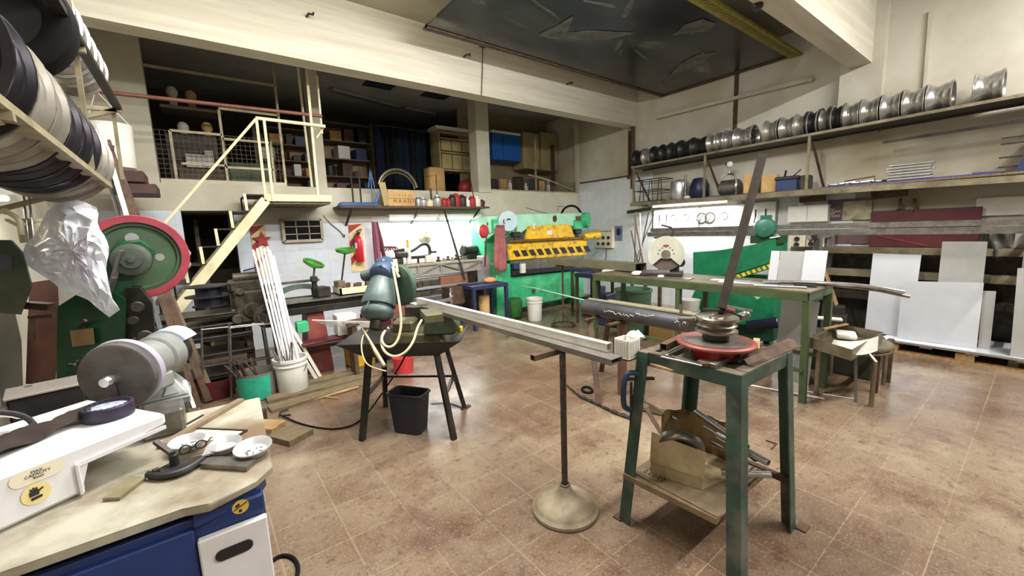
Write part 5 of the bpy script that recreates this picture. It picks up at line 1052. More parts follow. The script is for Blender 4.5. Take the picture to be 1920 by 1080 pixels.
m = MB(); cc = bw(.06, .30, 1.01); m.tube([cc+BU*(.14*math.cos(a))+BN*(.05*math.sin(a))+V(0, 0, .012+.075*max(0, math.sin(a))) for a in [2*PI*k/30 for k in range(30)]], .009, 8, closed=True)
solo('black_strap', m, mat('dark_strap', (40, 30, 38), rough=.6), 'dark curved strap of a face shield lying on the band saw bow', 'strap')
m = MB()
def visor(u, v): a = lerp(.2, PI-.2, u); return cc+BU*(.13*math.cos(a))+BN*(.06*math.sin(a)+.05*v)+V(0, 0, .02+.07*math.sin(a)*(1-v*.5))
m.grid(visor, 16, 4, .003); solo('face_shield', m, M_white, 'pale face shield visor lying behind the dark cloth', 'face shield', smooth=60)
m = MB(); m.box(bw(-.13, .06, 1.018), (.22, .08, .022), .577, .006); solo('blue_case', m, mat('navy_case', (34, 36, 92), rough=.4), 'navy blue flat case under the cloth at the left picture edge', 'case')
m = MB(); m.box(bw(-.15, .065, 1.032), (.20, .06, .006), .577, .002); solo('white_card', m, M_white, 'white card on the navy case at the left picture edge', 'card')
# on the table
def tz(x, y, h=0): return pz(x, y, ZT+h)
T2 = thing('mitre_clamp', 'dark quadrant clamp with lever handle on the band saw table', 'clamp', tz(330, 880))
m = MB(); a, b, c, d = tz(279, 897), tz(308, 902), tz(352, 890), tz(394, 858)
m.tube([a+V(0, 0, .014), b+V(0, 0, .014), c+V(0, 0, .014), d+V(0, 0, .014)], .011, 8, smooth=2); part('quadrant', m, M_black, T2)
m = MB(); m.plate([tz(283, 893, .003), tz(310, 898, .003), tz(352, 886, .003), tz(388, 858, .003), tz(330, 868, .003)], .012, (0, 0, 1)); part('plate', m, M_dsteel, T2)
hb = tz(328, 873, .012)
m = MB(); m.cyl(hb, hb+V(0, 0, .042), .013, 16, bev=.003); m.cyl(hb+V(0, 0, .042), hb+V(0, 0, .05), .008, 10); part('hub', m, M_black, T2)
m = MB(); m.bar(hb+V(0, 0, .04), pz(291, 828, ZT+.085), .014, .012); part('lever', m, mat('brown_lever', (62, 50, 44), rough=.5), T2)
m = MB(); m.box(tz(293, 884, .02), (.018, .014, .02), .4, .002); part('pointer', m, M_dsteel, T2)
m = MB(); m.plate([tz(376, 878, .001), tz(463, 884, .001), tz(481, 868, .001), tz(395, 862, .001)], .016, (0, 0, 1)); solo('steel_block', m, M_steel, 'rusty flat steel block at the front of the band saw table', 'block')
m = MB(); m.plate([tz(193, 940, .001), tz(225, 938, .001), tz(274, 900, .001), tz(245, 897, .001)], .010, (0, 0, 1)); solo('flat_plate', m, mat('olive_plate', (150, 142, 110), (110, 100, 76), .5, .4, 9, .6), 'olive flat plate lying before the white bow', 'plate')
m = MB(); m.bar(tz(300, 838, .008), tz(452, 750, .008), .028, .016); solo('guide_bar', m, mat('dusty_bar', (150, 132, 108), (112, 96, 76), .6, .3, 9, .7), 'long dusty steel bar lying diagonally on the band saw table', 'bar')
m = MB(); m.bar(tz(308, 814, .003), tz(322, 811, .003), .008, .004); m.bar(tz(322, 811, .003), tz(381, 778, .003), .008, .004); solo('square_rule', m, M_black, 'thin black rule lying behind the long bar on the band saw table', 'rule')
m = MB(); a, b, c = tz(368, 803, .003), tz(463, 807, .003), tz(438, 822, .003); m.bar(a, b, .008, .004); m.bar(b, c, .008, .004); solo('slot_frame', m, M_black, 'dark bent strip lying on the cream table behind the bowls', 'strip')
m = MB(); m.plate([tz(372, 805, .0005), tz(455, 809, .0005), tz(434, 821, .0005), tz(340, 832, .0005)], .001, (0, 0, 1)); solo('cream_card', m, mat('cream_card', (232, 220, 172), rough=.7), 'pale yellow card lying beside the dark bent strip', 'card')
def bowl(x, y, r, tilt, label, paper=True):
    c = tz(x, y, .012); T = thing('metal_bowl', label, 'bowl', c, 'shallow bowls on the band saw table'); ax = (V(0, 0, 1)+tilt).normalized()
    m = MB(); m.lathe([(0, 0), (r*.72, 0), (r*.82, .006), (r*.96, .022), (r*1.02, .024), (r*1.0, .027), (r*.94, .025), (r*.8, .009), (r*.7, .004), (0, .004)], c, ax, 36); part('bowl_shell', m, mat('enamel_bowl', (214, 214, 216), (186, 186, 188), .3, .3, 6, .5), T)
    if paper:
        m = MB()
        for k in range(9): m.box(c+ax*.006+V(R.uniform(-.4, .4)*r, R.uniform(-.4, .4)*r, .001), (.012, .003, .002), R.uniform(0, 3))
        part('small_pins', m, M_steel, T, kind='stuff')
bowl(476, 848, .058, V(-.05, -.12, 0), 'rightmost shallow metal bowl with small pins on the steel block')
bowl(424, 842, .05, V(-.05, -.08, 0), 'middle shallow metal bowl behind the steel block', False)
bowl(352, 838, .055, V(.0, -.05, 0), 'leftmost shallow metal bowl with black spectacles in it')
m = MB(); g = tz(362, 838, .03)
for s in (-1, 1): m.tube([g+V(.022*s+.016*math.cos(a), .004*s, .014*math.sin(a)) for a in [2*PI*k/16 for k in range(16)]], .0025, 6, closed=True)
m.tube([g+V(-.006, 0, 0), g+V(.006, 0, .002)], .0025, 6); m.tube([g+V(.038, 0, 0), g+V(.05, .05, -.004), g+V(.055, .08, -.015)], .0025, 6); solo('spectacles', m, M_black, 'black framed spectacles in the leftmost shallow bowl', 'spectacles')
m = MB(); c = tz(392, 852, .02); m.plate([c+V(-.02, -.01, .0), c+V(.016, -.016, .004), c+V(.026, .012, .02), c+V(-.004, .02, .018)], .006, (0, 0, 1)); solo('clear_plate', m, M_alu, 'small bright scoop plate leaning on the middle bowl', 'plate')
m = MB(); m.tube([pz(505, 1056, .008), pz(525, 1041, .008), pz(548, 1043, .008), pz(560, 1060, .008), pz(556, 1085, .008)], .010, 8, smooth=2); solo('floor_cable', m, M_rubber, 'black cable looping on the floor beside the band saw cabinet', 'cable')
# ================================================================== bench grinder
T = thing('bench_grinder', 'grey bench grinder with big buffing wheel behind the band saw', 'grinder', (-.2, 2.5, .55))
g0, g1 = pd(216, 708, 1.66), pd(336, 648, 2.08); ga = (g1-g0); GL = ga.length; gu = ga.normalized()
M_gr = mat('cast_aluminium_grey', (166, 168, 164), (122, 124, 118), .4, .35, 6, .6)
m = MB(); m.lathe([(0, 0), (.125, .0), (.135, .006), (.14, .02), (.135, .034), (.12, .04), (0, .04)], g0, ga, 44); part('buffing_wheel', m, mat('buffing_wheel', (96, 92, 88), (58, 54, 54), .7, 0, 7, .8), T)
m = MB(); m.lathe([(.128, .036), (.142, .04), (.145, .055), (.142, .07), (.12, .07), (.12, .036), (.128, .036)], g0, ga, 44); part('wheel_guard', m, mat('pale_lavender_band', (170, 164, 178), rough=.4), T)
m = MB(); m.lathe([(0, .07), (.085, .07), (.09, .085), (.09, GL*.52), (.102, GL*.54), (.102, GL*.72), (.085, GL*.74), (0, GL*.74)], g0, ga, 36); m.box(lerp(g0, g1, .42)-V(0, 0, .09), (.14, .14, .08), .9, .015); part('motor_housing', m, M_gr, T)
m = MB(); m.lathe([(.102, .074), (.108, .076), (.108, .088), (.102, .09), (.102, .074)], g0, ga, 36); part('dark_seal', m, M_black, T)
m = MB(); m.lathe([(0, GL*.74), (.075, GL*.74), (.09, GL*.76), (.09, GL*.86), (.075, GL*.9), (0, GL*.9)], g0, ga, 32); part('far_wheel', m, M_black, T)
m = MB(); m.lathe([(.092, GL*.74), (.108, GL*.75), (.108, GL*.98), (.095, GL), (.04, GL*1.0), (.04, GL*.97), (.09, GL*.96), (.092, GL*.74)], g0, ga, 24, a0=-.6, a1=2.6); part('far_guard', m, mat('pale_blue_guard', (186, 198, 216), (150, 160, 178), .4), T)
m = MB(); m.cyl(g0-gu*.045, g0, .022, 16); m.lathe([(0, -.06), (.018, -.06), (.022, -.045), (0, -.045)], g0, ga, 16); part('arbor_nut', m, M_bright, T)
m = MB(); m.bar(g0-gu*.035+V(.01, 0, -.015), g0-gu*.03+V(.012, 0, -.13), .036, .02); part('tool_rest', m, mat('dark_plum', (46, 26, 34), rough=.4), T)
pb = lerp(g0, g1, .75); pc = pd(306, 722, 2.0)
m = MB(); m.hexa([pc+V(-.10, -.10, -.05), pc+V(.10, -.08, -.05), pc+V(.10, .12, -.05), pc+V(-.10, .10, -.05), pc+V(-.06, -.06, .04), pc+V(.05, -.05, .04), pc+V(.05, .06, .04), pc+V(-.06, .06, .04)], .008); part('foot_casting', m, M_gr, T)
m = MB(); m.prism([(-.03, 0), (.03, 0), (0, .06)], pc+V(.03, -.082, -.03), (.98, .2, 0), (-.02, .3, .95), .004); part('name_plate', m, M_alu, T)
m = MB(); m.bb(pc+V(-.09, -.09, -.09), pc+V(.10, .10, -.05), .006); part('base_plate', m, M_gr, T)
T3 = thing('grinder_pedestal', 'grey steel pedestal with levers under the bench grinder', 'pedestal', (pc.x, pc.y, 0))
m = MB(); m.hexa([V(pc.x-.13, pc.y-.13, 0), V(pc.x+.13, pc.y-.13, 0), V(pc.x+.13, pc.y+.13, 0), V(pc.x-.13, pc.y+.13, 0)]+[pc+V(a*.07, b*.07, -.092) for a, b in ((-1, -1), (1, -1), (1, 1), (-1, 1))], .01); part('column', m, M_dsteel, T3)
m = MB(); m.bar(pd(306, 742, 1.98), pd(317, 787, 1.94), .03, .02); part('strut', m, M_gr, T3)
m = MB(); m.bar(pd(326, 750, 1.98), pd(334, 776, 1.94), .012); a = pd(337, 778, 1.93); m.ball(a, .028, 12); part('lever_knob', m, M_black, T3)
m = MB(); m.bar(pd(345, 715, 2.05), pd(364, 766, 2.0), .014, .02); part('support_arm', m, M_alu, T3)
m = MB(); a = pd(314, 789, 1.93); m.ball(a, .02, 10); part('foot_knob', m, M_black, T3)
# ================================================================== eccentric press with flywheel
T = thing('eccentric_press', 'dark green eccentric press with red rimmed flywheel at the left wall', 'machine', (-.55, 3.7, 0))
fc_ = pd(258, 482, 2.78); fa = (V(0, 0, CH)-fc_); fa = (fa.normalized()+V(-.05, .10, 0)).normalized()
m = MB(); m.lathe([(.232, -.035), (.275, -.035), (.28, -.03), (.28, .03), (.275, .035), (.232, .035), (.232, -.035)], fc_, fa, 56); part('flywheel_rim', m, mat('dusty_crimson', (156, 58, 70), (118, 40, 50), .5, 0, 7, .6), T)
m = MB(); m.lathe([(0, -.02), (.236, -.02), (.236, .016), (.21, .02), (.20, .008), (.08, .01), (.07, .03), (0, .03)], fc_, fa, 48); part('flywheel_web', m, mat('flywheel_green', (64, 88, 60), (46, 66, 44), .5, 0, 5, .6), T)
for (x, y, s) in ((248, 447, .05), (300, 482, .034), (214, 455, .03)):
    m = MB(); q = pd(x, y, 2.72); m.cyl(q, q+fa*.03, s*.7, 14); part('web_boss', m, M_alu, T)
hc = pd(246, 487, 2.62)
m = MB(); m.lathe([(0, -.08), (.10, -.08), (.105, -.06), (.10, 0), (.07, .012), (.06, .012), (.055, .028), (.02, .03), (.018, .04), (0, .04)], hc, fa, 32); part('crank_hub', m, mat('grey_green_casting', (78, 86, 76), (52, 58, 52), .5, .3, 6, .7), T)
m = MB(); m.prism([(-.20, -.18), (-.13, .02), (-.05, .12), (.06, .13), (.12, .06), (.10, -.02), (.02, -.06), (-.03, -.14), (-.03, -.30), (-.22, -.30)], hc-fa*.07, UZ.cross(fa), UZ, -.09, .012); part('bearing_arm', m, M_dgreen, T)
b0 = pd(172, 640, 2.66)
m = MB(); P = [(108, 575), (150, 548), (205, 545), (236, 560), (234, 640), (228, 760), (238, 900), (95, 900), (105, 740)]
u_ = UZ.cross(fa).normalized()
A = [pd(x, y, 2.62) for x, y in P]; m.plate(A, .28, -V(fa.x, fa.y, 0)); part('press_body', m, M_dgreen, T)
m = MB(); m.bb((-.95, 3.35, 0), (-.35, 4.0, .35), .02); part('base', m, M_dgreen, T)
m = MB(); A = [pd(x, y, 2.60) for x, y in ((131, 620), (175, 615), (178, 645), (136, 650))]; m.plate(A, .006, fa); part('brass_plate', m, mat('brass_plate', (168, 138, 96), (120, 96, 66), .45, .5, 6, .6), T)
m = MB(); m.cyl(pd(148, 612, 2.6), pd(160, 602, 2.56), .012, 10); m.ball(pd(160, 602, 2.56), .014, 8); part('valve', m, M_dsteel, T)
m = MB(); m.tube([pd(150, 690, 2.6), pd(146, 676, 2.58), pd(140, 684, 2.57), pd(130, 684, 2.57)], .009, 8); part('hook', m, M_dsteel, T)
m = MB(); A = [pd(x, y, 2.64) for x, y in ((236, 540), (262, 540), (285, 568), (290, 620), (262, 660), (232, 690))]; m.plate(A, .2, -V(fa.x, fa.y, 0)); part('slide', m, mat('oily_slide', (58, 54, 46), (34, 32, 28), .5, .4, 9, .8), T)
for (x, y, s) in ((258, 575, .035), (250, 600, .03), (272, 630, .04), (256, 640, .03)):
    m = MB(); q = pd(x, y, 2.60); m.cyl(q+fa*.0, q+fa*.04, s, 12, bev=.006); part('slide_bolt', m, M_dsteel, T)
for (x0, y0, x1, y1) in ((228, 470, 214, 520), (214, 520, 200, 560)): 
    m = MB(); m.bar(pd(x0, y0, 2.56), pd(x1, y1, 2.58), .03, .02); part('link_rod', m, M_steel, T)
# second machine at the very left edge
T = thing('drill_press', 'dark green casting with a round hole at the left edge of the picture', 'machine', (-.95, 3.2, 0))
m = MB(); A = [pd(x, y, 2.3) for x, y in ((-25, 450), (20, 450), (42, 475), (60, 540), (40, 590), (-25, 585))]; m.plate(A, .3, (-.2, .98, 0)); part('head_casting', m, mat('grey_olive_casting', (74, 82, 62), (46, 52, 42), .5, .2, 5, .7), T)
m = MB(); q = pd(14, 492, 2.29); m.lathe([(0, 0), (.05, 0), (.055, .006), (0, .004)], q, (V(0, 0, CH)-q), 24, .75); part('dark_hole', m, M_black, T)
m = MB(); m.bb((-1.14, 3.0, 0), (-1.02, 3.3, 1.25), .02); part('column', m, M_dsteel, T)
m = MB(); m.tube([pd(-10, 398, 2.4), pd(12, 396, 2.4), pd(38, 412, 2.4), pd(40, 440, 2.4)], .014, 8, smooth=1); m.ball(pd(10, 396, 2.4), .02); m.bar(pd(12, 412, 2.4), pd(38, 425, 2.4), .014); part('feed_lever', m, M_cream, T)
for i, (x, w) in enumerate(((56, .05), (72, .04))):
    m = MB(); q = pd(x, 440, 2.6); m.lathe([(0, 0), (w, 0), (w, .10), (w*.6, .115), (w*.6, .13), (w*.9, .13), (w*.9, .15), (0, .15)], q-V(0, 0, .05), n=16); part('oil_cup', m, M_cream, T)
for x in (46, 56):
    m = MB(); m.cyl(pd(x-2, 365, 2.55), pd(x+9, 465, 2.55), .007, 8); part('thin_rod', m, M_bright, T)
m = MB(); A = [pd(x, y, 2.75) for x, y in ((55, 530), (108, 522), (112, 600), (104, 720), (48, 720))]; m.plate(A, .05, (-.2, .98, 0)); solo('red_brown_panel', m, mat('faded_brick_paint', (150, 104, 92), (112, 74, 66), .6, 0, 5, .6), 'faded brick red panel between the drill press and the green press', 'panel')
m = MB(); A = [pd(x, y, 2.7) for x, y in ((-15, 560), (22, 560), (40, 640), (44, 760), (-15, 780))]; m.plate(A, .04, (-.2, .98, 0)); solo('grey_door', m, mat('grey_door_paint', (150, 146, 136), (118, 112, 102), .6, 0, 4, .5), 'grey sheet metal cover at the left edge below the drill press', 'cover')
m = MB(); m.bar(pd(60, 640, 2.55), pd(62, 590, 2.55), .02); m.bar(pd(50, 572, 2.5), pd(98, 575, 2.5), .05, .04); m.bar(pd(55, 595, 2.5), pd(100, 592, 2.5), .02); solo('rusty_levers', m, M_rust, 'rusty levers between the drill press and the plastic bag', 'lever')
T = thing('tool_cabinet', 'low dark steel box with tools on top behind the band saw bow', 'cabinet', pd(85, 740, 2.3))
m = MB(); q = pd(88, 735, 2.3); m.box(q-V(0, 0, .06), (.28, .22, .16), .2, .008); m.box(q-V(0, 0, .5), (.24, .2, .74), .2); part('case', m, M_black, T)
m = MB(); m.box(q+V(0, 0, .03), (.30, .24, .015), .2, .004); part('lid', m, mat('grey_lid', (150, 142, 132), rough=.6), T)
m = MB(); m.bar(pd(0, 775, 2.1), pd(55, 725, 2.3), .03, .02); solo('steel_strip', m, M_steel, 'pale steel strip sloping behind the white bow at the left edge', 'strip')
# plastic bag over the press motor
OUT = [(88, 396), (108, 380), (150, 374), (186, 392), (182, 422), (200, 448), (206, 470), (198, 500), (204, 530), (210, 560), (226, 580), (205, 595), (183, 578), (165, 562), (140, 552), (115, 545), (98, 528), (66, 508), (42, 492), (44, 462), (66, 440), (76, 420)]
bc = (135, 470); m = MB(); n_ = len(OUT); rb = random.Random(4)
def bagp(u, v, side):
    k = u*n_; i = int(k) % n_; a, b = OUT[i], OUT[(i+1) % n_]; t = k-int(k); x = lerp(a[0], b[0], t); y = lerp(a[1], b[1], t)
    X_ = lerp(bc[0], x, v); Y_ = lerp(bc[1], y, v); w = 1-v**3
    cr = rb.uniform(-.024, .024)+.016*math.sin(X_*.09+Y_*.06)
    return pd(X_, Y_, 2.42+side*(.09*w)+cr*(.3+.7*w))
nu, nv = 46, 9
for side in (-1, 1):
    ring = [[None]*(nv+1) for _ in range(nu)]; ctr = m.v(bagp(0, 0, side))
    for i in range(nu):
        for j in range(1, nv+1):
            e = j < nv; ring[i][j] = m.v(bagp(((i+(rb.uniform(-.55, .55) if e else 0)) % nu)/nu, (j+(rb.uniform(-.42, .42) if e else 0))/nv, side))
    for i in range(nu):
        k = (i+1) % nu; m.f([ctr, ring[i][1], ring[k][1]])
        for j in range(1, nv):
            A_, B_, C_, D_ = ring[i][j], ring[i][j+1], ring[k][j+1], ring[k][j]
            if rb.random() < .5: m.f([A_, B_, C_]); m.f([A_, C_, D_])
            else: m.f([A_, B_, D_]); m.f([B_, C_, D_])
bmesh.ops.remove_doubles(m.bm, verts=m.bm.verts, dist=.002)
solo('plastic_bag', m, mat('clear_crinkled_plastic', (240, 241, 247), (222, 224, 234), .14, 0, 9, .5, .25, alpha=.66, spec=1.), 'crumpled clear plastic bag draped over the press motor', 'bag', smooth=24)
# flat bars leaning in the corner
for i, (x0, y0, x1, y1, mm, w) in enumerate(((186, 232, 345, 765, M_bright, .035), (200, 262, 372, 760, M_rust, .05), (214, 300, 392, 752, M_rust, .06), (205, 340, 322, 770, M_steel, .03), (224, 330, 402, 748, M_dwood, .05))):
    m = MB(); a = py(x0, y0, 5.12+.03*i); b = pz(x1, y1, 0.02); m.bar(a, b, w, .012, up=V(.2, -1, 0)); solo('flat_bar', m, mm, ['bright flat bar, front one of those leaning behind the flywheel', 'rusty flat bar second in the leaning bundle behind the flywheel', 'wide rusty flat bar in the middle of the bundle behind the flywheel', 'short grey flat bar lowest in the bundle behind the flywheel', 'dusty wooden batten rearmost in the bundle behind the flywheel'][i], 'bar', 'flat bars leaning behind the flywheel')
# ================================================================== wheel rack at upper left
T = thing('wheel_rack', 'pale steel wall rack of long rails holding wheel rims at upper left', 'rack', (-.7, 3, 2.0))
M_rail = mat('dirty_cream_rail', (178, 168, 138), (120, 108, 82), .5, .3, 7, .7)
def rail(nm, pts, w, h, mm=M_rail): m = MB(); [m.bar(a, b, w, h) for a, b in pts]; return part(nm, m, mm, T)
rail('front_rail', [((-.45, 1.7, 2.05), (-.45, 3.95, 1.985))], .055, .03)
rail('back_rail', [((-.86, 1.7, 2.05), (-.86, 4.4, 2.03))], .04, .03)
rail('upper_front_rail', [((-.37, 2.5, 2.63), (-.37, 4.45, 2.62))], .045, .03, M_dsteel)
rail('upper_back_rail', [((-.80, 2.5, 2.63), (-.80, 4.45, 2.62))], .045, .03, M_dsteel)
for Y in (2.05, 3.9): rail('bracket', [((-.42, Y, 2.01), (-1.14, Y, 2.01)), ((-.45, Y, 2.0), (-1.14, Y, 1.75))], .03, .03)
for Y in (3.15, 4.42): rail('bracket', [((-.35, Y, 2.6), (-1.14, Y, 2.6)), ((-.38, Y, 2.6), (-1.14, Y, 2.3))], .03, .03)
rail('upright', [((-.385, 3.2, 3.0), (-.43, 3.35, 2.02))], .022, .022)
rail('upright', [((-.40, 4.45, 2.62), (-.42, 4.55, 2.1))], .022, .022)
rail('tie_bar', [((-.75, 3.9, 2.32), (-.38, 3.95, 2.24))], .04, .03, M_rust)
rimL = protos['g']; GR = 'wheel rims on the upper left rack'
M_rimd = mat('dark_plum_rim', (68, 65, 70), (34, 31, 35), .3, .75, 5, .7)
protos['d'] = make_rim(.18, .19, M_rimd, 'dark rim', 0); used_d = []
def lrim(kd, loc, r, w, label):
    o = protos['d'] if kd == 'd' and not used_d else dup(protos[kd], label=label)
    if kd == 'd': used_d.append(1)
    o['label'] = label; o.location = loc; o.scale = (r/.18, w/.19, r/.18); o.rotation_euler = (0, R.uniform(0, 6), 0); o['group'] = GR
for i in range(8):
    lrim('g' if i in (1, 2, 6, 7) else 'd', (-.665, 2.12+i*.235, 2.205-i*.008), .283, .228,
        ['nearest dark rim on the lower tier of the upper left rack', 'nearer of the two pale rims on the lower left tier', 'farther of the two pale rims on the lower left tier', 'dark rim fourth from the camera on the lower left tier', 'dark rim fifth from the camera on the lower left tier', 'dark rim sixth from the camera on the lower left tier', 'grey rim next to the far end of the lower left tier', 'grey rim at the far end of the lower left tier'][i])
for i in range(8):
    lrim('s' if i != 7 else 'g', (-.58, 2.78+i*.21, 2.85), .20, .204, ['nearest silver rim', 'second silver rim', 'third silver rim', 'fourth silver rim', 'fifth silver rim', 'sixth silver rim', 'seventh silver rim', 'farthest dull rim'][i]+' on the upper tier of the upper left rack')
T = thing('tyre', 'black tyre closest to the camera on the upper left rack', 'tyre', pd(-24, 20, 1.75))
c = pd(-24, 20, 1.75)
m = MB(); m.lathe([(.17, -.07), (.19, -.08), (.24, -.08), (.262, -.07), (.272, -.04), (.272, .04), (.262, .07), (.24, .08), (.19, .08), (.17, .07), (.165, 0), (.17, -.07)], c, (0, 1, 0), 48); part('tyre_wall', m, M_rubber, T)
m = MB(); m.lathe([(0, -.02), (.166, -.02), (.172, -.07), (.172, .07), (.166, .02), (0, .02)], c, (0, 1, 0), 32); part('wheel_disc', m, M_rimb, T)
m = MB(); q = pd(211, 275, 3.9); m.lathe([(0, -.2), (.15, -.2), (.165, .20), (.155, .2), (.14, -.18), (0, -.18)], q, n=24); m.tube([q+V(-.155, 0, .19), q+V(-.05, 0, .5), q+V(.155, 0, .19)], .006, 6); solo('white_drum', m, mat('rough_white', (226, 222, 214), (196, 190, 178), .7, 0, 9, .6, .2), 'rough white drum hanging behind the leaning flat bars', 'drum')
m = MB(); a = py(236, 335, 6.2); m.box(a, (.34, .5, .12), 0, .01); m.box(a+V(.08, -.02, -.13), (.36, .5, .11), 0, .01); solo('beam_ends', m, mat('plum_timber', (92, 66, 62), (66, 46, 44), .7, 0, 5, .6), 'dark plum timber ends stacked at the slab edge left', 'timber')
tube_fixture(pd(-60, 372, 2.6), pd(18, 372, 2.9), 'fluorescent light glowing at the left picture edge under the wheel rack', 10, 'lights under shelves', r=.02)
# ================================================================== buckets, boards, sticks on the floor at left
pail('white_pail', 551, 733, .37, .155, 'white plastic pail full of long tubes by the lathe')
bC = pz(551, 733, 0)
tops = [(474, 468), (482, 466), (488, 463), (495, 466), (501, 462), (506, 470), (512, 480)]
for i, (x, y) in enumerate(tops):
    m = MB(); a = bC+V(-.05+.025*i, .02*(i % 3)-.02, .03); b = py(x, y, 4.85+.02*i); m.hollow(a, b, .019, .019, .002); solo('white_tube', m, mat('white_tube', (236, 236, 238), (206, 206, 208), .3, .2, 5, .4), ['leftmost', 'second', 'third', 'fourth', 'fifth', 'sixth', 'rightmost'][i]+' long white tube of the bundle standing in the white pail', 'tube', 'long white tubes in the pail')
for i, (x0, y0, x1, y1) in enumerate(((560, 640, 602, 708), (553, 650, 594, 712))):
    m = MB(); m.hollow(py(x0-50, y0-90, 4.95), pz(x1, y1, .01), .03, .03, .002); solo('white_tube', m, M_white, ['right white tube leaning behind the pail to the floor', 'left white tube leaning behind the pail to the floor'][i], 'tube', 'white tubes behind the pail')
for i in range(12):
    a = bC+V(R.uniform(-.09, .09), R.uniform(-.08, .08), .12); d = V(R.uniform(-.35, .2), R.uniform(-.2, .2), 1).normalized(); l = R.uniform(.3, .46)
    m = MB(); m.bar(a, a+d*l, .022, .008); solo('offcut_stick', m, (M_white, M_rust, M_steel, M_alu)[i % 4], ['white', 'rusty', 'grey', 'bright'][i % 4]+' short strip sticking out of the white pail', 'strip', ['white', 'rusty', 'grey', 'bright'][i % 4]+' short strips in the white pail')
m = MB(); q = py(537, 585, 4.95); m.ball(q, .02, 10); m.bar(q, q+V(-.06, 0, -.08), .01); solo('red_lever', m, M_red, 'red knobbed lever against the white tube bundle', 'lever')
T = thing('glass_pail', 'round clear pail with teal paint and rusty offcuts', 'bucket', pz(492, 745, 0))
q = pz(487, 742, 0); m = MB(); m.lathe([(.15, 0), (.165, .01), (.18, .27), (.175, .27), (.158, .012), (0, .012), (0, 0), (.15, 0)], q, n=32); part('pail', m, mat('smoky_plastic', (132, 124, 112), (96, 80, 76), .35, alpha=.8), T)
m = MB(); m.lathe([(.1675, .01), (.183, .25), (.185, .25), (.170, .008), (.1675, .01)], q, n=20, a0=-1.6, a1=.55); part('teal_patch', m, mat('teal_paint', (52, 178, 146), (36, 140, 116), .4, 0, 9, .7), T, 'teal paint patch')
for i in range(9):
    a = q+V(R.uniform(-.1, .08), R.uniform(-.08, .08), .06); d = V(R.uniform(-.7, -.1), R.uniform(-.3, .2), 1).normalized()
    m = MB(); m.bar(a, a+d*R.uniform(.32, .42), R.uniform(.015, .035), .01); solo('scrap_strip', m, (M_rust, M_dsteel, M_steel)[i % 3], ['rusty', 'dark', 'grey'][i % 3]+' scrap strip standing in the teal patched pail', 'strip', ['rusty', 'dark', 'grey'][i % 3]+' scrap strips in the teal pail')
m = MB(); q = pz(420, 745, 0); m.lathe([(0, 0), (.16, 0), (.18, .2), (.17, .2), (.15, .012), (0, .012)], q+V(-.05, .1, 0), n=24); solo('red_tub', m, M_maroon, 'dark red tub beside the teal patched pail', 'tub')
for i, (x0, y0, x1, y1, w, z, mm, l) in enumerate(((505, 768, 700, 712, .16, .03, M_dwood, 'front dusty plank on the floor before the lathe'), (500, 750, 705, 700, .18, .03, M_dwood, 'middle dusty plank on the floor before the lathe'), (470, 742, 690, 692, .16, .03, M_dwood, 'rear dusty plank on the floor under the pails'))):
    m = MB(); a, b = pz(x0, y0, z/2), pz(x1, y1, z/2); m.bar(a, b, w, z); solo('floor_plank', m, mm, l, 'plank', 'planks before the lathe')
m = MB(); m.cyl(pz(508, 771, .014), pz(672, 726, .014), .014, 10); solo('wooden_pole', m, M_wood, 'round pale pole lying along the front plank', 'pole')
m = MB(); m.box(pz(500, 803, .04), (.16, .24, .08), .75, .004); solo('wood_block', m, M_wood, 'pale wooden block on the floor beside the band saw table', 'block')
m = MB(); m.box(pz(545, 815, .025), (.22, .26, .05), .5, .003); solo('wood_block', m, M_dwood, 'dusty flat wooden block right of the pale block on the floor', 'block')
m = MB(); m.bar(pz(495, 775, .05), pz(478, 795, .05), .05, .09); solo('brown_block', m, mat('dark_brown_block', (72, 48, 38), rough=.7), 'dark brown block behind the pale wooden block', 'block')
m = MB(); m.tube([pz(540, 768, .02), pz(525, 772, .03), pz(524, 780, .02), pz(545, 778, .02)], .008, 6, smooth=1); solo('wire_coil', m, M_dsteel, 'little coil of dark wire on the floor by the wooden blocks', 'wire')
m = MB(); m.bar(pz(607, 744, .008), pz(635, 747, .008), .02, .01); solo('wood_chip', m, M_wood, 'small pale chip on the floor left of the saw leg', 'chip')
# ================================================================== stairs and landing
T = thing('staircase', 'cream steel staircase with open treads climbing to the mezzanine landing', 'stairs', (-.1, 6.35, 0))
YS = 6.0; SL = .205/.166
def sz(x): return 2.06+(x-.73)*1.234
for Y, nm in ((YS, 'stringer'), (6.72, 'stringer')):
    m = MB(); m.bar((-.90, Y, sz(-.90)), (.735, Y, sz(.735)-.0), .11, .03, up=V(0, 1, 0)); part(nm, m, M_cream, T)
M_tread = mat('dark_tread', (66, 56, 48), (44, 38, 34), .6, .3, 7, .6)
for i in range(10):
    x = .551-i*.166; z = 2.135-.205*i
    m = MB(); m.bb((x-.03, YS+.015, z-.012), (x+.165, 6.70, z)); part('tread', m, M_tread, T)
    m = MB(); m.bar((x-.028, YS+.0, z-.20), (x-.035, YS+.0, z), .022, .03); part('riser_strip', m, M_cream, T)
    m = MB(); m.bar((x-.02, 6.70, z-.20), (x-.02, 6.70, z), .02, .02); part('riser_strip', m, M_dsteel, T)
T = thing('landing', 'cream steel landing with handrail at the top of the staircase', 'landing', (1.1, 6.4, 2.05))
m = MB(); m.bb((.72, 6.0, 2.05), (1.52, YB-.002, 2.14), .004); part('deck', m, M_cream, T)
m = MB(); m.bb((.74, 6.03, 2.02), (1.5, YB-.01, 2.048)); part('underside', m, M_dwood, T)
for x, z1 in ((.735, 3.04), (.815, 3.03)):
    m = MB(); m.bar((x, 6.0, 2.05), (x, 6.0, z1), .03); part('post', m, M_cream, T)
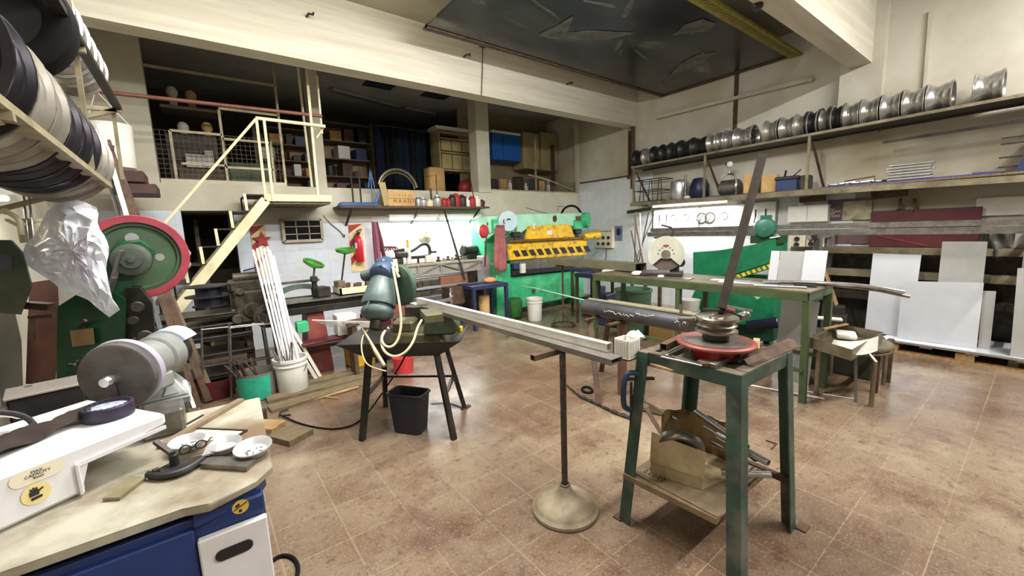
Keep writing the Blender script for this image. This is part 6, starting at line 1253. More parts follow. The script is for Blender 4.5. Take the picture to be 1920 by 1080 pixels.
m = MB(); m.bar((1.35, 6.02, 2.05), (1.36, 6.02, 3.70), .03); part('post', m, M_cream, T)
m = MB(); m.bar((1.485, 6.05, 2.95), (1.49, 6.05, 3.68), .022); part('post', m, M_cream, T)
m = MB(); m.bar((.73, 6.0, 3.04), (1.52, 6.0, 3.035), .035); part('handrail', m, M_cream, T)
m = MB(); m.bar((.735, 6.0, 3.035), (-.80, 6.0, sz(-.80)+.96), .028); part('sloping_handrail', m, M_cream, T)
m = MB(); m.bar((1.40, 6.02, 2.88), (1.51, 6.05, 3.03), .02); part('brace', m, M_cream, T)
m = MB(); m.cyl((-1.14, 6.02, 3.12), (1.50, 6.03, 3.17), .022, 12); solo('long_pipe', m, mat('red_brown_pipe', (142, 92, 76), (104, 64, 54), .5, .2, 7, .6), 'long reddish pipe running in front of the mezzanine above the handrail', 'pipe')
# ================================================================== mezzanine fronts
def mesh_front(x0, x1, z0, z1, label, posts, top):
    T = thing('mesh_railing', label, 'railing', ((x0+x1)/2, YB+.05, z0), 'mesh railings of the mezzanine')
    m = MB(); n = int((x1-x0)/.055)
    for i in range(n+1): x = lerp(x0, x1, i/n); m.bar((x, YB+.06, z0), (x, YB+.06, z1), .005)
    k = int((z1-z0)/.055)
    for i in range(k+1): z = lerp(z0, z1, i/k); m.bar((x0, YB+.065, z), (x1, YB+.065, z), .005)
    part('wire_mesh', m, mat('dull_wire', (92, 84, 66), rough=.6, metal=.4), T)
    for x, zt in posts: m = MB(); m.bar((x, YB+.045, z0), (x, YB+.045, zt), .03); part('post', m, M_rail, T)
    m = MB(); m.bar((x0, YB+.04, z0+.02), (x1, YB+.04, z0+.02), .05, .05); part('sill_rail', m, mat('pale_sill', (206, 198, 176), (160, 150, 126), .5), T)
    for a, b, z in top: m = MB(); m.bar((a, YB+.045, z), (b, YB+.045, z), .03); part('rail', m, M_rail, T)
mesh_front(-.28, 1.12, 2.335, 2.98, 'rusty mesh railing across the left mezzanine opening', ((-.12, 2.98), (.42, 3.3), (.98, 2.95), (1.12, 4.2)), ((-.12, .42, 2.98), (.42, .98, 2.93), (-.05, .42, 2.58), (.42, .98, 2.56), (-.28, 1.12, 3.72), (.42, 1.12, 3.32)))
mesh_front(4.75, 7.22, 2.335, 2.62, 'low mesh railing across the right mezzanine opening', ((5.95, 3.55),), ((4.75, 7.2, 2.39),))
m = MB(); m.bar((1.47, YB+.05, 2.33), (1.44, YB+.05, 4.1), .03); solo('steel_post', m, M_cream, 'thin cream post beside the left mezzanine column', 'post')
# inside: storage shelves
M_mshelf = mat('mezzanine_shelf', (120, 104, 88), (80, 70, 60), .8, 0, 5, .6)
kinds = [M_dsteel, M_card, M_black, M_rust, M_white, M_navy, M_maroon]
kn = ['grey', 'brown', 'black', 'rusty', 'pale', 'navy', 'maroon']
used_lab = {}
def storage(x0, x1, y, z0, z1, levels, label, fill, seed, gl):
    T = thing('storage_shelf', label, 'shelf', ((x0+x1)/2, y, z0), 'storage shelves on the mezzanine'); rr = random.Random(seed)
    for x in (x0, x1): m = MB(); m.bb((x-.02, y-.2, z0), (x+.02, y+.2, z1)); part('side_panel', m, M_mshelf, T)
    zs = [z0+.06+(z1-z0-.1)*i/levels for i in range(levels+1)]
    for z in zs: m = MB(); m.bb((x0, y-.2, z-.02), (x1, y+.2, z)); part('shelf_board', m, M_mshelf, T)
    m = MB(); m.bb((x0, y+.2, z0), (x1, y+.21, z1)); part('back_board', m, mat('back_board_brown', (186, 160, 130), (140, 120, 98), .85, 0, 3, .6), T)
    names = ['bottom', 'second', 'third', 'fourth', 'fifth']
    for lv, z in enumerate(zs[:-1]):
        x = x0+.04; h_ = (z1-z0-.1)/levels
        while x < x1-.12:
            w = rr.uniform(.10, .26); h = rr.uniform(.35, .8)*h_; w = min(w, x1-x-.04); k = rr.randrange(7)
            if rr.random() < fill:
                m = MB()
                if rr.random() < .65: m.box((x+w/2, y-.04, z+h/2+.001), (w*.9, .28, h), rr.uniform(-.1, .1), .006)
                else: m.lathe([(0, 0), (w*.42, 0), (w*.45, .02), (w*.45, h*.8), (w*.2, h), (0, h)], (x+w/2, y-.06, z+.001), n=14)
                solo('stored_box', m, kinds[k], '%s item on the %s shelf of the %s' % (kn[k], names[lv], gl), 'stored item', '%s items, %s shelf, %s' % (kn[k], names[lv], gl))
            x += w+rr.uniform(.01, .08)
storage(2.02, 3.0, 8.6, 2.33, 3.75, 4, 'dark storage shelf left of the mezzanine bay between the columns', .8, 3, 'left mezzanine storage shelf')
storage(3.08, 4.0, 8.6, 2.33, 3.75, 4, 'dark storage shelf right of the first one on the mezzanine', .8, 5, 'right mezzanine storage shelf')
storage(.95, 1.98, 8.4, 2.33, 3.5, 4, 'storage shelf seen behind the stair landing on the mezzanine', .8, 8, 'shelf behind the landing')
m = MB(); m.bb((-.2, 7.6, 2.33), (.4, 7.9, 3.1), .01); solo('tall_locker', m, M_dsteel, 'dark locker behind the left mesh railing', 'locker')
m = MB(); m.bb((.0, 7.45, 2.62), (.24, 7.6, 2.80), .004); m.bb((.22, 7.44, 2.62), (.32, 7.6, 2.86), .004); solo('white_carton', m, M_white, 'white carton behind the left mesh railing', 'carton')
m = MB(); m.bb((-.1, 7.5, 2.33), (.42, 7.65, 2.61)); solo('low_bench', m, M_mshelf, 'low dark bench under the white carton behind the mesh', 'bench')
m = MB(); m.bb((.5, 7.6, 2.33), (1.05, 7.9, 2.75), .01); solo('olive_crate', m, M_gtab, 'olive crate behind the right part of the left mesh railing', 'crate')
for i, (x, z) in enumerate(((.02, 3.25), (.30, 3.28), (-.05, 3.72), (.16, 3.70))):
    m = MB(); m.ball((x, 7.7, z-.05), .07, 10, (1, .7, 1.2)); m.cyl((x, 7.7, 3.0 if z < 3.5 else 3.45), (x, 7.7, z-.1), .05, 10)
    solo('pale_bottle', m, (M_white, M_card)[i % 2], ['pale jug standing on the dark locker behind the mesh', 'brown jug right of the pale one behind the mesh', 'dim pale jar high in the left mezzanine bay', 'dim brown jar high in the left mezzanine bay'][i], 'jug')
m = MB(); m.bb((-.2, 7.55, 3.42), (.5, 7.95, 3.46)); solo('wall_board', m, M_mshelf, 'dim board shelf high in the left mezzanine bay', 'shelf')
# shelf unit with wooden drawers, sack, red bag
T = thing('drawer_unit', 'pale wooden drawer unit left of the right mezzanine column', 'shelf', (4.25, 8.0, 2.33))
M_pale = mat('pale_olive_board', (176, 160, 112), (136, 120, 84), .7, 0, 4, .6)
m = MB()
for z in (2.36, 2.86, 3.22, 3.5, 3.62): m.bb((4.2, 7.85, z), (5.3, 8.25, z+.03))
m.bb((4.18, 7.85, 2.33), (4.21, 8.25, 3.68)); part('carcass', m, M_pale, T)
for i in range(4): m = MB(); m.bb((4.23+i*.25, 7.84, 2.9), (4.46+i*.25, 8.2, 3.20), .004); part('drawer', m, M_pale, T)
for i in range(4): m = MB(); m.bb((4.23+i*.25, 7.84, 3.27), (4.46+i*.25, 8.2, 3.48), .004); part('drawer', m, M_pale, T)
m = MB(); m.bb((4.1, 7.78, 3.68), (5.3, 8.2, 3.74)); part('top_rail', m, M_white, T)
m = MB(); m.box((3.98, 7.75, 2.61), (.36, .3, .55), 0, .05, seg=2); solo('paper_sack', m, M_card, 'upright tan paper sack on the mezzanine edge', 'sack', smooth=60)
m = MB(); m.ball((4.72, 7.7, 2.50), .2, 14, (1.1, .8, .9)); solo('red_bag', m, M_red, 'faded red bag below the wooden drawers on the mezzanine', 'bag')
m = MB(); m.ball((5.0, 7.75, 2.55), .2, 12, (.8, .8, 1.2)); solo('dark_bag', m, M_navy, 'dark bag right of the red bag on the mezzanine', 'bag')
T = thing('work_jackets', 'dark clothes hanging in the middle mezzanine bay', 'clothes', (3.6, 7.9, 2.4))
for i in range(6):
    m = MB(); x = 3.0+i*.16
    def jk(u, v, x=x): return V(x+(u-.5)*.2*(1+.2*v), 7.95+.05*math.sin(u*9+x*7), 3.62-1.15*v)
    m.grid(jk, 8, 6, .03); part('jacket', m, (M_navy, M_black, mat('dark_teal_cloth', (30, 52, 62), (20, 34, 44), .9))[i % 3], T, smooth=70)
m = MB(); m.bar((2.9, 7.95, 3.63), (4.0, 7.95, 3.63), .025); part('hanging_rod', m, M_dsteel, T)
# right bay
m = MB(); m.bb((4.72, 7.95, 2.33), (XR, 8.0, 4.2)); struct('wall_mezzanine_bay', m, mat('bay_wall', (150, 138, 108), (110, 100, 78), .85, 0, 2, .6))
T = thing('blue_cabinet', 'bright blue hanging cabinet in the right mezzanine bay', 'cabinet', (5.68, 7.6, 3.0))
a, c = py(922, 246, 7.5), py(977, 303, 7.5); m = MB(); m.bb((a.x, 7.5, c.z), (c.x, 7.9, a.z), .006); part('case', m, mat('bright_blue', (20, 92, 176), (14, 66, 132), .5, 0, 4, .5), T)
for k in (.36,): m = MB(); x = lerp(a.x, c.x, k); m.bb((x-.006, 7.495, c.z), (x+.006, 7.5, a.z)); part('door_gap', m, M_navy, T)
m = MB(); m.bb((a.x, 7.49, a.z-.02), (c.x, 7.92, a.z+.03)); part('top_board', m, M_white, T)
for i in range(2):
    a, c = py((980, 1014)[i], 247, 7.5), py((1012, 1056)[i], (318, 322)[i], 7.5); T = thing('khaki_cupboard', ('left', 'right')[i]+' khaki wall cupboard in the right mezzanine bay', 'cupboard', (a.x, 7.6, c.z), 'khaki cupboards on the mezzanine')
    m = MB(); m.bb((a.x, 7.5, c.z), (min(c.x, 7.2), 7.9, a.z), .005); part('case', m, mat('khaki_panel', (164, 148, 106), (130, 116, 82), .6, 0, 3, .6), T)
m = MB(); m.bar((7.0, 7.45, 2.6), (7.0, 7.45, 3.55), .1, .04); solo('upright_board', m, M_rust, 'dark upright slat on the khaki cupboard', 'slat')
for i in range(9):
    m = MB(); x = 4.95+i*.23; h = R.uniform(.18, .42); k = i % 5
    if k in (0, 3): m.lathe([(0, 0), (.05, 0), (.05, h*.7), (.02, h*.85), (.02, h), (0, h)], (x, 7.4, 2.335), n=12)
    else: m.box((x, 7.4, 2.335+h/2), (.17, .2, h), .1*i, .01)
    solo('stored_item', m, (M_white, M_black, M_card, M_white, M_dsteel)[k], ['white bottle', 'black carton', 'tan carton', 'white flask', 'grey box'][k]+(', left one,' if i < 5 else ', right one,')+' behind the right mesh railing', 'stored item')
m = MB(); m.tube([(6.1, 7.3, 2.8), (6.5, 7.2, 2.72), (6.9, 7.0, 2.55), (7.2, 6.95, 2.45)], .016, 8, smooth=2); solo('hose', m, M_hose, 'pale hose drooping in the right mezzanine bay', 'hose')
# ceiling vents and unlit tubes
for i, (x, y) in enumerate(((712, 158), (818, 178))):
    a = pz(x, y, 4.195); m = MB(); m.box((a.x, a.y, 4.19), (.5, .35, .02)); solo('ceiling_vent', m, mat('dark_teal_vent', (24, 44, 54), rough=.6), ('left', 'right')[i]+' dark square vent in the mezzanine ceiling', 'vent')
for i, (x0, y0, x1, y1) in enumerate(((622, 168, 745, 200), (760, 203, 815, 214))):
    a, b = pz(x0, y0, 4.16), pz(x1, y1, 4.16); m = MB(); m.bar(a, b, .12, .06); solo('unlit_tube_light', m, M_alu, ('left', 'right')[i]+' unlit fluorescent fitting under the mezzanine ceiling', 'light')
# ================================================================== shelf above the back bench
T = thing('jug_shelf', 'dark shelf plank fixed to the slab front above the back bench', 'shelf', (3.2, 6.6, 2.0))
m = MB(); m.bb((1.73, 6.42, 2.0), (4.40, YB-.002, 2.03)); part('plank', m, M_rust, T)
for x in (1.9, 3.0, 4.2): m = MB(); m.bar((x, 6.45, 1.99), (x, YB-.01, 1.75), .03, .02); part('bracket', m, M_dsteel, T)
T = thing('trolley_jack', 'blue steel jack lying on the left of the shelf above the bench', 'jack', (2.0, 6.6, 2.03))
M_jack = mat('jack_blue', (60, 100, 150), (40, 66, 100), .45, .2, 6, .6)
m = MB(); m.hexa([(1.74, 6.5, 2.032), (2.35, 6.5, 2.032), (2.35, 6.68, 2.032), (1.74, 6.68, 2.032), (1.78, 6.52, 2.09), (2.32, 6.52, 2.09), (2.32, 6.66, 2.09), (1.78, 6.66, 2.09)], .01); part('body', m, M_jack, T)
m = MB(); m.bar((2.3, 6.58, 2.06), (2.42, 6.56, 2.32), .05, .03); part('arm', m, M_jack, T)
for x, z in ((1.98, 2.55), (2.10, 2.62)): m = MB(); m.cyl((x, 6.6, 2.06), (x, 6.6, z), .014, 8); part('handle_rod', m, M_dsteel, T)
T = thing('wooden_crate', 'pale wooden crate with stencilled letters on the shelf above the bench', 'crate', (2.8, 6.62, 2.03))
a, c = py(726, 356, 6.5), py(778, 389, 6.5)
m = MB(); m.bb((a.x, 6.48, 2.032), (c.x, 6.78, a.z), .004); part('case', m, M_card, T)
m = MB(); m.bb((a.x, 6.474, lerp(2.03, a.z, .48)), (c.x, 6.48, lerp(2.03, a.z, .5))); part('board_gap', m, M_dwood, T)
M_ink = mat('stencil_ink', (96, 70, 52), rough=.8)
m = MB()
for k, (dx, w_) in enumerate(((-.14, .03), (-.09, .02), (-.055, .04), (-.005, .025), (.04, .04), (.10, .03), (.145, .025))): m.box(((a.x+c.x)/2+.02+dx, 6.479, lerp(2.03, a.z, .68)), (w_*.7, .003, .045))
part('faded_letters', m, mat('faded_ink', (168, 140, 96), rough=.8), T, kind='stuff')
text('stencil_letters', 'H A A N I', .085, ((a.x+c.x)/2+.03, 6.478, lerp(2.03, a.z, .32)), UX, UZ, M_ink, T)
m = MB(); m.bar((2.47, 6.5, 2.04), (2.42, 6.52, 2.40), .10, .03, up=V(0, 1, 0)); solo('leaning_board', m, M_pale, 'pale slat standing left of the wooden crate', 'slat')
m = MB(); m.tube(arc((2.72, 6.6, 2.30), UX, UZ, .33, .15, 2.9, 16), .022, 8); m.tube(arc((2.72, 6.62, 2.28), UX, UZ, .30, .15, 2.9, 16), .012, 6); solo('curved_hoop', m, M_olds, 'curved grey hoop resting on the wooden crate', 'hoop')
m = MB()
for dx in (-.16, .16): m.bar((2.28+dx*.3, 6.6, 2.32), (2.28, 6.6, 2.62), .014)
m.bar((2.28, 6.6, 2.03), (2.28, 6.6, 2.62), .014); solo('blue_tripod', m, M_jack, 'small blue tripod between the jack and the wooden crate', 'tripod')
jugs = [(785, .17, M_alu, 'grey oil can right of the wooden crate'), (795, .15, M_alu, 'second grey oil can right of the wooden crate'), (807, .12, M_cream, 'cream squat can in the jug row'), (821, .2, M_alu, 'grey jug under the thin bent rod'), (834, .16, M_red, 'red can left of the big red jug'), (842, .15, M_red, 'small red can beside the big red jug'), (849, .22, M_dsteel, 'dark jug left of the big red jug'), (857, .24, M_red, 'big red jug in the jug row'), (868, .22, M_dsteel, 'dark jug right of the big red jug'), (877, .16, M_white, 'white jug in the jug row'), (886, .2, M_red, 'red jug before the right end of the shelf'), (895, .2, M_white, 'white can next to the last red jug'), (904, .14, M_maroon, 'small maroon can at the right end of the shelf')]
for x, h, mm, l in jugs:
    a = py(x, 385, 6.56); q = V(a.x, 6.58, 2.031); T = thing('oil_can', l, 'can', q, 'cans in a row on the shelf'); w = .055 if h < .2 else .075
    m = MB(); m.lathe([(0, 0), (w, 0), (w*1.05, .01), (w*1.02, h*.7), (w*.5, h*.88), (w*.45, h), (0, h)], q, n=16); part('body', m, mm, T)
    m = MB(); m.tube([q+V(w*.9, 0, h*.3), q+V(w*1.5, 0, h*.5), q+V(w*1.1, 0, h*.85), q+V(w*.5, 0, h*.85)], .008, 6, smooth=1); part('handle', m, mm, T)
m = MB(); a = py(809, 378, 6.6); m.cyl((a.x, 6.6, 2.03), (a.x, 6.6, 2.34), .018, 8); solo('short_rod', m, M_black, 'short black rod standing in the jug row', 'rod')
m = MB(); a = py(822, 388, 6.6); m.tube([(a.x, 6.62, 2.04), (a.x+.0, 6.62, 2.58), (a.x-.18, 6.62, 2.54)], .009, 6); solo('bent_rod', m, M_rust, 'thin bent rod standing behind the jug row', 'rod')
m = MB(); m.bar((4.2, 6.6, 2.04), (4.12, 6.62, 2.62), .012); solo('short_rod', m, M_dsteel, 'thin rod leaning at the right end of the jug shelf', 'rod')
# tube lights under the shelf
tube_fixture((2.55, 6.70, 1.83), (3.45, 6.70, 1.83), 'left white fluorescent light glowing under the jug shelf', 24, 'lights under shelves')
tube_fixture((3.48, 6.70, 1.83), (4.35, 6.70, 1.83), 'right white fluorescent light glowing under the jug shelf', 24, 'lights under shelves')
# ================================================================== wall below the mezzanine
m = MB(); 
a, c = py(528, 412, YB), py(604, 450, YB)
m.bb((a.x, YB-.02, c.z), (c.x, YB-.002, a.z)); struct('window_1', m, mat('dark_pane', (16, 16, 18), rough=.15))
m = MB()
for p_, q_ in (((a.x, a.z), (c.x, a.z)), ((a.x, c.z), (c.x, c.z)), ((a.x, a.z), (a.x, c.z)), ((c.x, a.z), (c.x, c.z))): m.bar((p_[0], YB-.03, p_[1]), (q_[0], YB-.03, q_[1]), .05, .04)
for k in (1/3, 2/3): m.bar((lerp(a.x, c.x, k), YB-.03, a.z), (lerp(a.x, c.x, k), YB-.03, c.z), .014)
for k in (.33, .68): m.bar((a.x, YB-.03, lerp(a.z, c.z, k)), (c.x, YB-.03, lerp(a.z, c.z, k)), .014)
struct('window_frame_1', m, mat('old_window_frame', (186, 176, 156), (140, 128, 110), .7))
m = MB(); m.tube([py(606, 404, YB-.02), py(618, 418, YB-.02), py(636, 432, YB-.02), py(645, 442, YB-.02)], .006, 6, smooth=1); m.ball(py(645, 442, YB-.02), .022); solo('wall_wire', m, M_dwood, 'thin wire drooping from the window corner to a wall plug', 'wire')
def ext_board(x0, y0, x1, y1, label):
    a, c = py(x0, y0, YB), py(x1, y1, YB); W_, H_ = c.x-a.x, a.z-c.z
    T = thing('striped_board', label, 'board', ((a.x+c.x)/2, YB-.01, c.z), 'red and cream extinguisher boards')
    m = MB(); m.bb((a.x, YB-.012, c.z), (c.x, YB-.002, a.z)); part('board', m, mat('cream_board', (228, 204, 150), (200, 176, 124), .6), T)
    for k in range(4):
        z = a.z-.02-k*.26; P = [(a.x, min(a.z, z)), (a.x, z-.13), (c.x, z+.13-.13+W_*.9-.0), (c.x, min(a.z, z+W_*.9))]
        P = [(x, max(c.z, min(a.z, zz))) for x, zz in P]
        m = MB(); m.prism(P, (0, YB-.0125, 0), UX, UZ, .004); part('red_stripe', m, M_red, T)
    return a, c, T
ext_board(468, 422, 508, 520, 'red and cream striped board left of the barred window')
a, c, _ = ext_board(652, 420, 686, 508, 'red and cream striped board with the extinguisher right of the window')
def extinguisher(x, zt, label, y=YB-.09):
    T = thing('fire_extinguisher', label, 'fire extinguisher', (x, y, zt-.5)); z = zt-.5
    m = MB(); m.lathe([(0, 0), (.06, 0), (.065, .01), (.065, .34), (.05, .39), (.025, .41), (.025, .44), (0, .44)], (x, y, z), n=22); part('cylinder', m, mat('extinguisher_red', (196, 30, 44), (150, 22, 34), .35), T)
    m = MB(); m.box((x, y-.02, z+.46), (.03, .09, .05)); m.bar((x-.03, y-.02, z+.49), (x+.05, y-.02, z+.52), .02); part('valve_handle', m, M_black, T)
    m = MB(); m.tube([(x-.02, y-.03, z+.46), (x-.09, y-.04, z+.40), (x-.085, y-.03, z+.2)], .011, 8, smooth=2); part('hose', m, M_black, T)
    m = MB(); m.lathe([(.0655, .22), (.0665, .22), (.0665, .31), (.0655, .31)], (x, y, z), n=10, a0=-2.4, a1=-.7); part('paper_label', m, M_white, T)
extinguisher(py(673, 460, YB-.09).x, 1.66, 'red fire extinguisher hanging on the striped board right of the window')
m = MB(); a = py(492, 450, YB-.03); m.prism([(.12*math.cos(PI/2+k*PI/5)*(1 if k % 2 == 0 else .45), .12*math.sin(PI/2+k*PI/5)*(1 if k % 2 == 0 else .45)) for k in range(10)], a, UX, UZ, .02); solo('dark_star', m, M_red, 'dark red star shaped plate on the left striped board', 'plate')
m = MB(); a, b = py(456, 508, YB-.1), py(486, 500, YB-.1); m.bar(a, b, .02); solo('blue_bar', m, M_blue, 'short blue bar before the left striped board', 'bar')
# closet: door leaf and white rag
m = MB(); m.bb((-.02, 7.5, 0), (.03, 7.9, 1.9)); m.bar((.02, 7.4, 1.5), (.06, 7.4, .9), .05); solo('closet_board', m, M_dwood, 'dim board standing inside the dark doorway', 'board')
m = MB(); q = py(348, 476, 5.9)
for k in range(5): m.ball(q+V(R.uniform(-.07, .07), R.uniform(-.03, .03), R.uniform(-.12, .10)), .06, 8)
solo('white_cloth', m, M_white, 'white crumpled cloth hanging beside the flywheel at the stairs', 'cloth', smooth=80)
# ================================================================== left lathe in front of the back wall
T = thing('long_lathe', 'long old metal lathe with dark bed in front of the barred window', 'lathe', (1.1, 5.4, 0))
M_bed = mat('oily_dark_bed', (42, 42, 42), (74, 68, 56), .4, .5, 6, .7)
M_grease = mat('greasy_casting', (92, 84, 68), (36, 32, 28), .5, .35, 14, .95, .25)
m = MB(); m.bb((.2, 5.1, .72), (2.1, 5.16, .80), .008); m.bb((.2, 5.14, .80), (2.1, 5.5, .845), .008); m.bb((.2, 5.44, .70), (2.1, 5.5, .88), .008); part('bed', m, M_bed, T)
m = MB(); m.bb((.2, 5.09, .85), (2.1, 5.30, .87), .004); part('way', m, M_steel, T)
m = MB(); m.bb((.72, 5.18, .848), (1.9, 5.52, .868)); part('chip_tray', m, mat('dusty_tray', (142, 132, 104), (96, 88, 68), .6, .2, 6, .8), T)
for x in (1.0, 2.0):
    m = MB(); m.hexa([(x-.14, 5.12, 0), (x+.14, 5.12, 0), (x+.14, 5.5, 0), (x-.14, 5.5, 0), (x-.09, 5.16, .72), (x+.09, 5.16, .72), (x+.09, 5.46, .72), (x-.09, 5.46, .72)], .01); part('leg', m, mat('brick_red_casting', (142, 72, 64), (98, 48, 44), .5, 0, 6, .6), T)
m = MB(); m.box((.42, 5.28, .88), (.42, .40, .36), 0, .03); m.box((.35, 5.25, 1.10), (.30, .30, .12), 0, .02); m.cyl((.25, 5.2, 1.19), (.50, 5.2, 1.19), .05, 14); part('headstock', m, M_grease, T)
m = MB(); m.lathe([(0, 0), (.12, 0), (.13, .02), (.13, .07), (.05, .09), (0, .09)], py(500, 592, 5.02)+V(0, .05, 0), (.1, -1, 0), 26); part('change_wheel', m, M_grease, T)
m = MB(); q = py(500, 592, 4.98); m.lathe([(.07, 0), (.085, 0), (.085, .015), (.07, .015), (.07, 0)], q, (.1, -1, 0), 24)
for k in range(3): a = 2*PI*k/3+.4; m.bar(q, q+V(.075*math.cos(a), 0, .075*math.sin(a)), .014)
part('hand_wheel', m, M_steel, T)
for (x, y, r) in ((450, 548, .04), (474, 582, .085), (446, 600, .05)):
    m = MB(); q = py(x, y, 5.06); m.cyl(q+V(0, .06, 0), q, r, 16, bev=.012); part('gear_boss', m, M_grease, T)
m = MB(); m.bar(py(500, 572, 4.95), py(538, 655, 4.93), .035, .02); part('feed_arm', m, M_alu, T)
m = MB(); m.bb((.52, 5.0, 1.0), (.66, 5.1, 1.03)); part('white_plate', m, M_white, T)
m = MB(); m.prism([(.30*math.cos(a), .16*math.sin(a)) for a in [PI*k/16 for k in range(17)]]+[(-.22*math.cos(a), .10*math.sin(a)) for a in [PI*k/16 for k in range(17)]], (.92, 5.5, .87), UX, UZ, .03); part('splash_guard', m, mat('guard_grey_green', (84, 100, 88), (58, 70, 62), .5), T)
m = MB(); m.bar((.55, 5.5, 1.05), (1.15, 5.5, 1.06), .03, .03); part('guard_rail', m, M_steel, T)
m = MB(); m.box((1.12, 5.32, .93), (.16, .2, .12), .2, .015); m.cyl((1.05, 5.3, .90), (1.05, 5.3, 1.08), .03, 12); m.box((1.05, 5.3, 1.09), (.07, .09, .07), 0, .01); part('tool_post', m, M_dsteel, T)
def shade(q, ax, label, stem):
    T = thing('machine_lamp', label, 'lamp', stem[0], 'green machine lamps')
    m = MB(); m.lathe([(.10, 0), (.125, .0), (.115, .035), (.06, .06), (.03, .07), (0, .07), (0, .06), (.05, .055), (.105, .03), (.10, 0)], q, ax, 28); part('lamp_shade', m, mat('lamp_green', (78, 168, 60), (40, 110, 60), .4, 0, 6, .7, c3=(120, 78, 48), s3=5), T)
    m = MB(); m.tube(stem, .011, 8); part('stem', m, M_dsteel, T)
shade(py(589, 491, 5.35), (-.35, .25, -.9), 'tilted green machine lamp on the lathe tool post', [V(1.05, 5.3, 1.12), V(1.07, 5.32, 1.2), py(588, 494, 5.35)])
shade(py(648, 466, 5.4), (.05, .1, -1), 'green rusty machine lamp on a tall stem above the parts crate', [py(640, 532, 5.4), py(647, 472, 5.4)])
T = thing('parts_crate', 'pale wooden crate of rusty parts on the right end of the lathe', 'crate', (1.5, 5.35, .87))
m = MB(); z0 = .87
m.bb((1.30, 5.16, z0), (1.78, 5.18, z0+.09)); m.bb((1.30, 5.48, z0), (1.78, 5.5, z0+.09)); m.bb((1.30, 5.16, z0), (1.32, 5.5, z0+.09)); m.bb((1.76, 5.16, z0), (1.78, 5.5, z0+.09)); m.bb((1.30, 5.16, z0), (1.78, 5.5, z0+.015)); part('crate_sides', m, M_cream, T)
for i in range(12):
    m = MB(); x, y = 1.36+.035*i, 5.24+.06*(i % 4); m.cyl((x, y, z0+.02), (x+.02, y+.03, z0+R.uniform(.09, .13)), .026, 10); solo('rusty_part', m, (M_rust, M_maroon, M_dsteel)[i % 3], ['rusty', 'maroon', 'dark'][i % 3]+' round part among others in the parts crate', 'part', ['rusty', 'maroon', 'dark'][i % 3]+' parts in the crate')
m = MB(); m.box((1.34, 5.32, z0+.13), (.09, .12, .08), .3, .008); solo('brown_block', m, M_dwood, 'brown block under the tall green lamp on the parts crate', 'block')
# spool, stock rack left of the lathe
T = thing('cable_spool', 'dark spool with two flanges on the stock rack below the stairs', 'spool', (.0, 5.3, .98))
q = py(394, 570, 5.2); q.z -= .02
m = MB(); m.lathe([(0, 0), (.15, 0), (.15, .012), (.115, .014), (.115, .10), (.20, .102), (.20, .114), (.11, .116), (.11, .20), (.19, .202), (.19, .214), (0, .214)], q, n=32); part('drum', m, mat('spool_black', (46, 46, 58), (30, 30, 40), .5, .3), T)
T = thing('stock_rack', 'low rack of dark steel shelves left of the lathe', 'rack', (-.1, 5.3, 0))
for z in (.85, .74, .62, .44, .22): m = MB(); m.bb((-.75, 5.1, z-.05), (.36, 5.5, z), .004); part('shelf_slab', m, M_bed, T); m = MB(); m.bar((-.75, 5.095, z-.005), (.36, 5.095, z-.005), .012, .012); part('bright_edge', m, M_steel, T)
for x in (-.7, .3): m = MB(); m.bb((x, 5.15, 0), (x+.06, 5.45, .85)); part('leg', m, M_rust, T)
# wire frames standing before it
for i, (x0, x1, yb, l) in enumerate(((372, 500, 690, 'wide wire frame standing before the stock rack'), (425, 520, 680, 'narrower wire frame standing behind the scrap pail'))):
    m = MB(); Yw = 4.95-.1*i; a = py(x0, yb, Yw); b = py(x0+6, 618-3*i, Yw); c = py(x1-6, 606, Yw); d = py(x1+8, yb-10, Yw); a.z = max(a.z, .006); d.z = max(.006, d.z)
    a.z = .0; d.z = .0; m.tube([a, b, c, d], .011, 8); o_ = V(.0, .25, 0); m.tube([a+o_, b+o_, c+o_, d+o_], .011, 8); m.bar(b, b+o_, .016); m.bar(lerp(a, b, .5), lerp(d, c, .4)+o_, .016)
    solo('wire_stand', m, M_steel, l, 'frame', 'wire frames by the stock rack')
# clutter under the lathe
for i, (x, y, z, s, mm, l) in enumerate(((1.28, 5.0, .56, (.22, .2, .24), M_white, 'white plastic canister under the lathe bed'), (1.02, 4.95, .42, (.5, .2, .03), M_maroon, 'red brown tray under the lathe bed'), (1.7, 5.2, .5, (.3, .2, .2), M_maroon, 'maroon box under the right part of the lathe'), (.82, 5.0, .6, (.12, .12, .12), M_bgreen, 'green tin under the lathe bed'), (1.45, 5.1, .12, (.3, .25, .24), M_yellow, 'yellow tin on the floor under the lathe'), (1.7, 5.1, .1, (.25, .22, .2), M_blue, 'blue tin on the floor under the lathe'), (1.3, 5.2, .32, (1.2, .35, .03), M_dwood, 'dusty lower shelf board under the lathe'))):
    m = MB(); m.box((x, y, z), s, .1*(i % 3), .008); solo('stored_tin' if i else 'canister', m, mm, l, 'container')
for i in range(5):
    m = MB(); a, b = py(585+i*8, 600+i*3.0, 4.75), py(706, 604+i*2.2, 4.55); m.bar(a, b, .025, .006); solo('pale_strip', m, M_white, ['topmost', 'second', 'third', 'fourth', 'lowest'][i]+' pale strip lying between the lathe and the saw', 'strip', 'pale strips by the saw')
m = MB(); m.bb((1.2, 4.6, .60), (1.9, 4.85, .625)); m.bb((1.25, 4.62, 0), (1.29, 4.82, .6)); m.bb((1.8, 4.62, 0), (1.84, 4.82, .6)); solo('strip_stand', m, M_rust, 'rusty low stand carrying the pale strips behind the saw', 'stand')
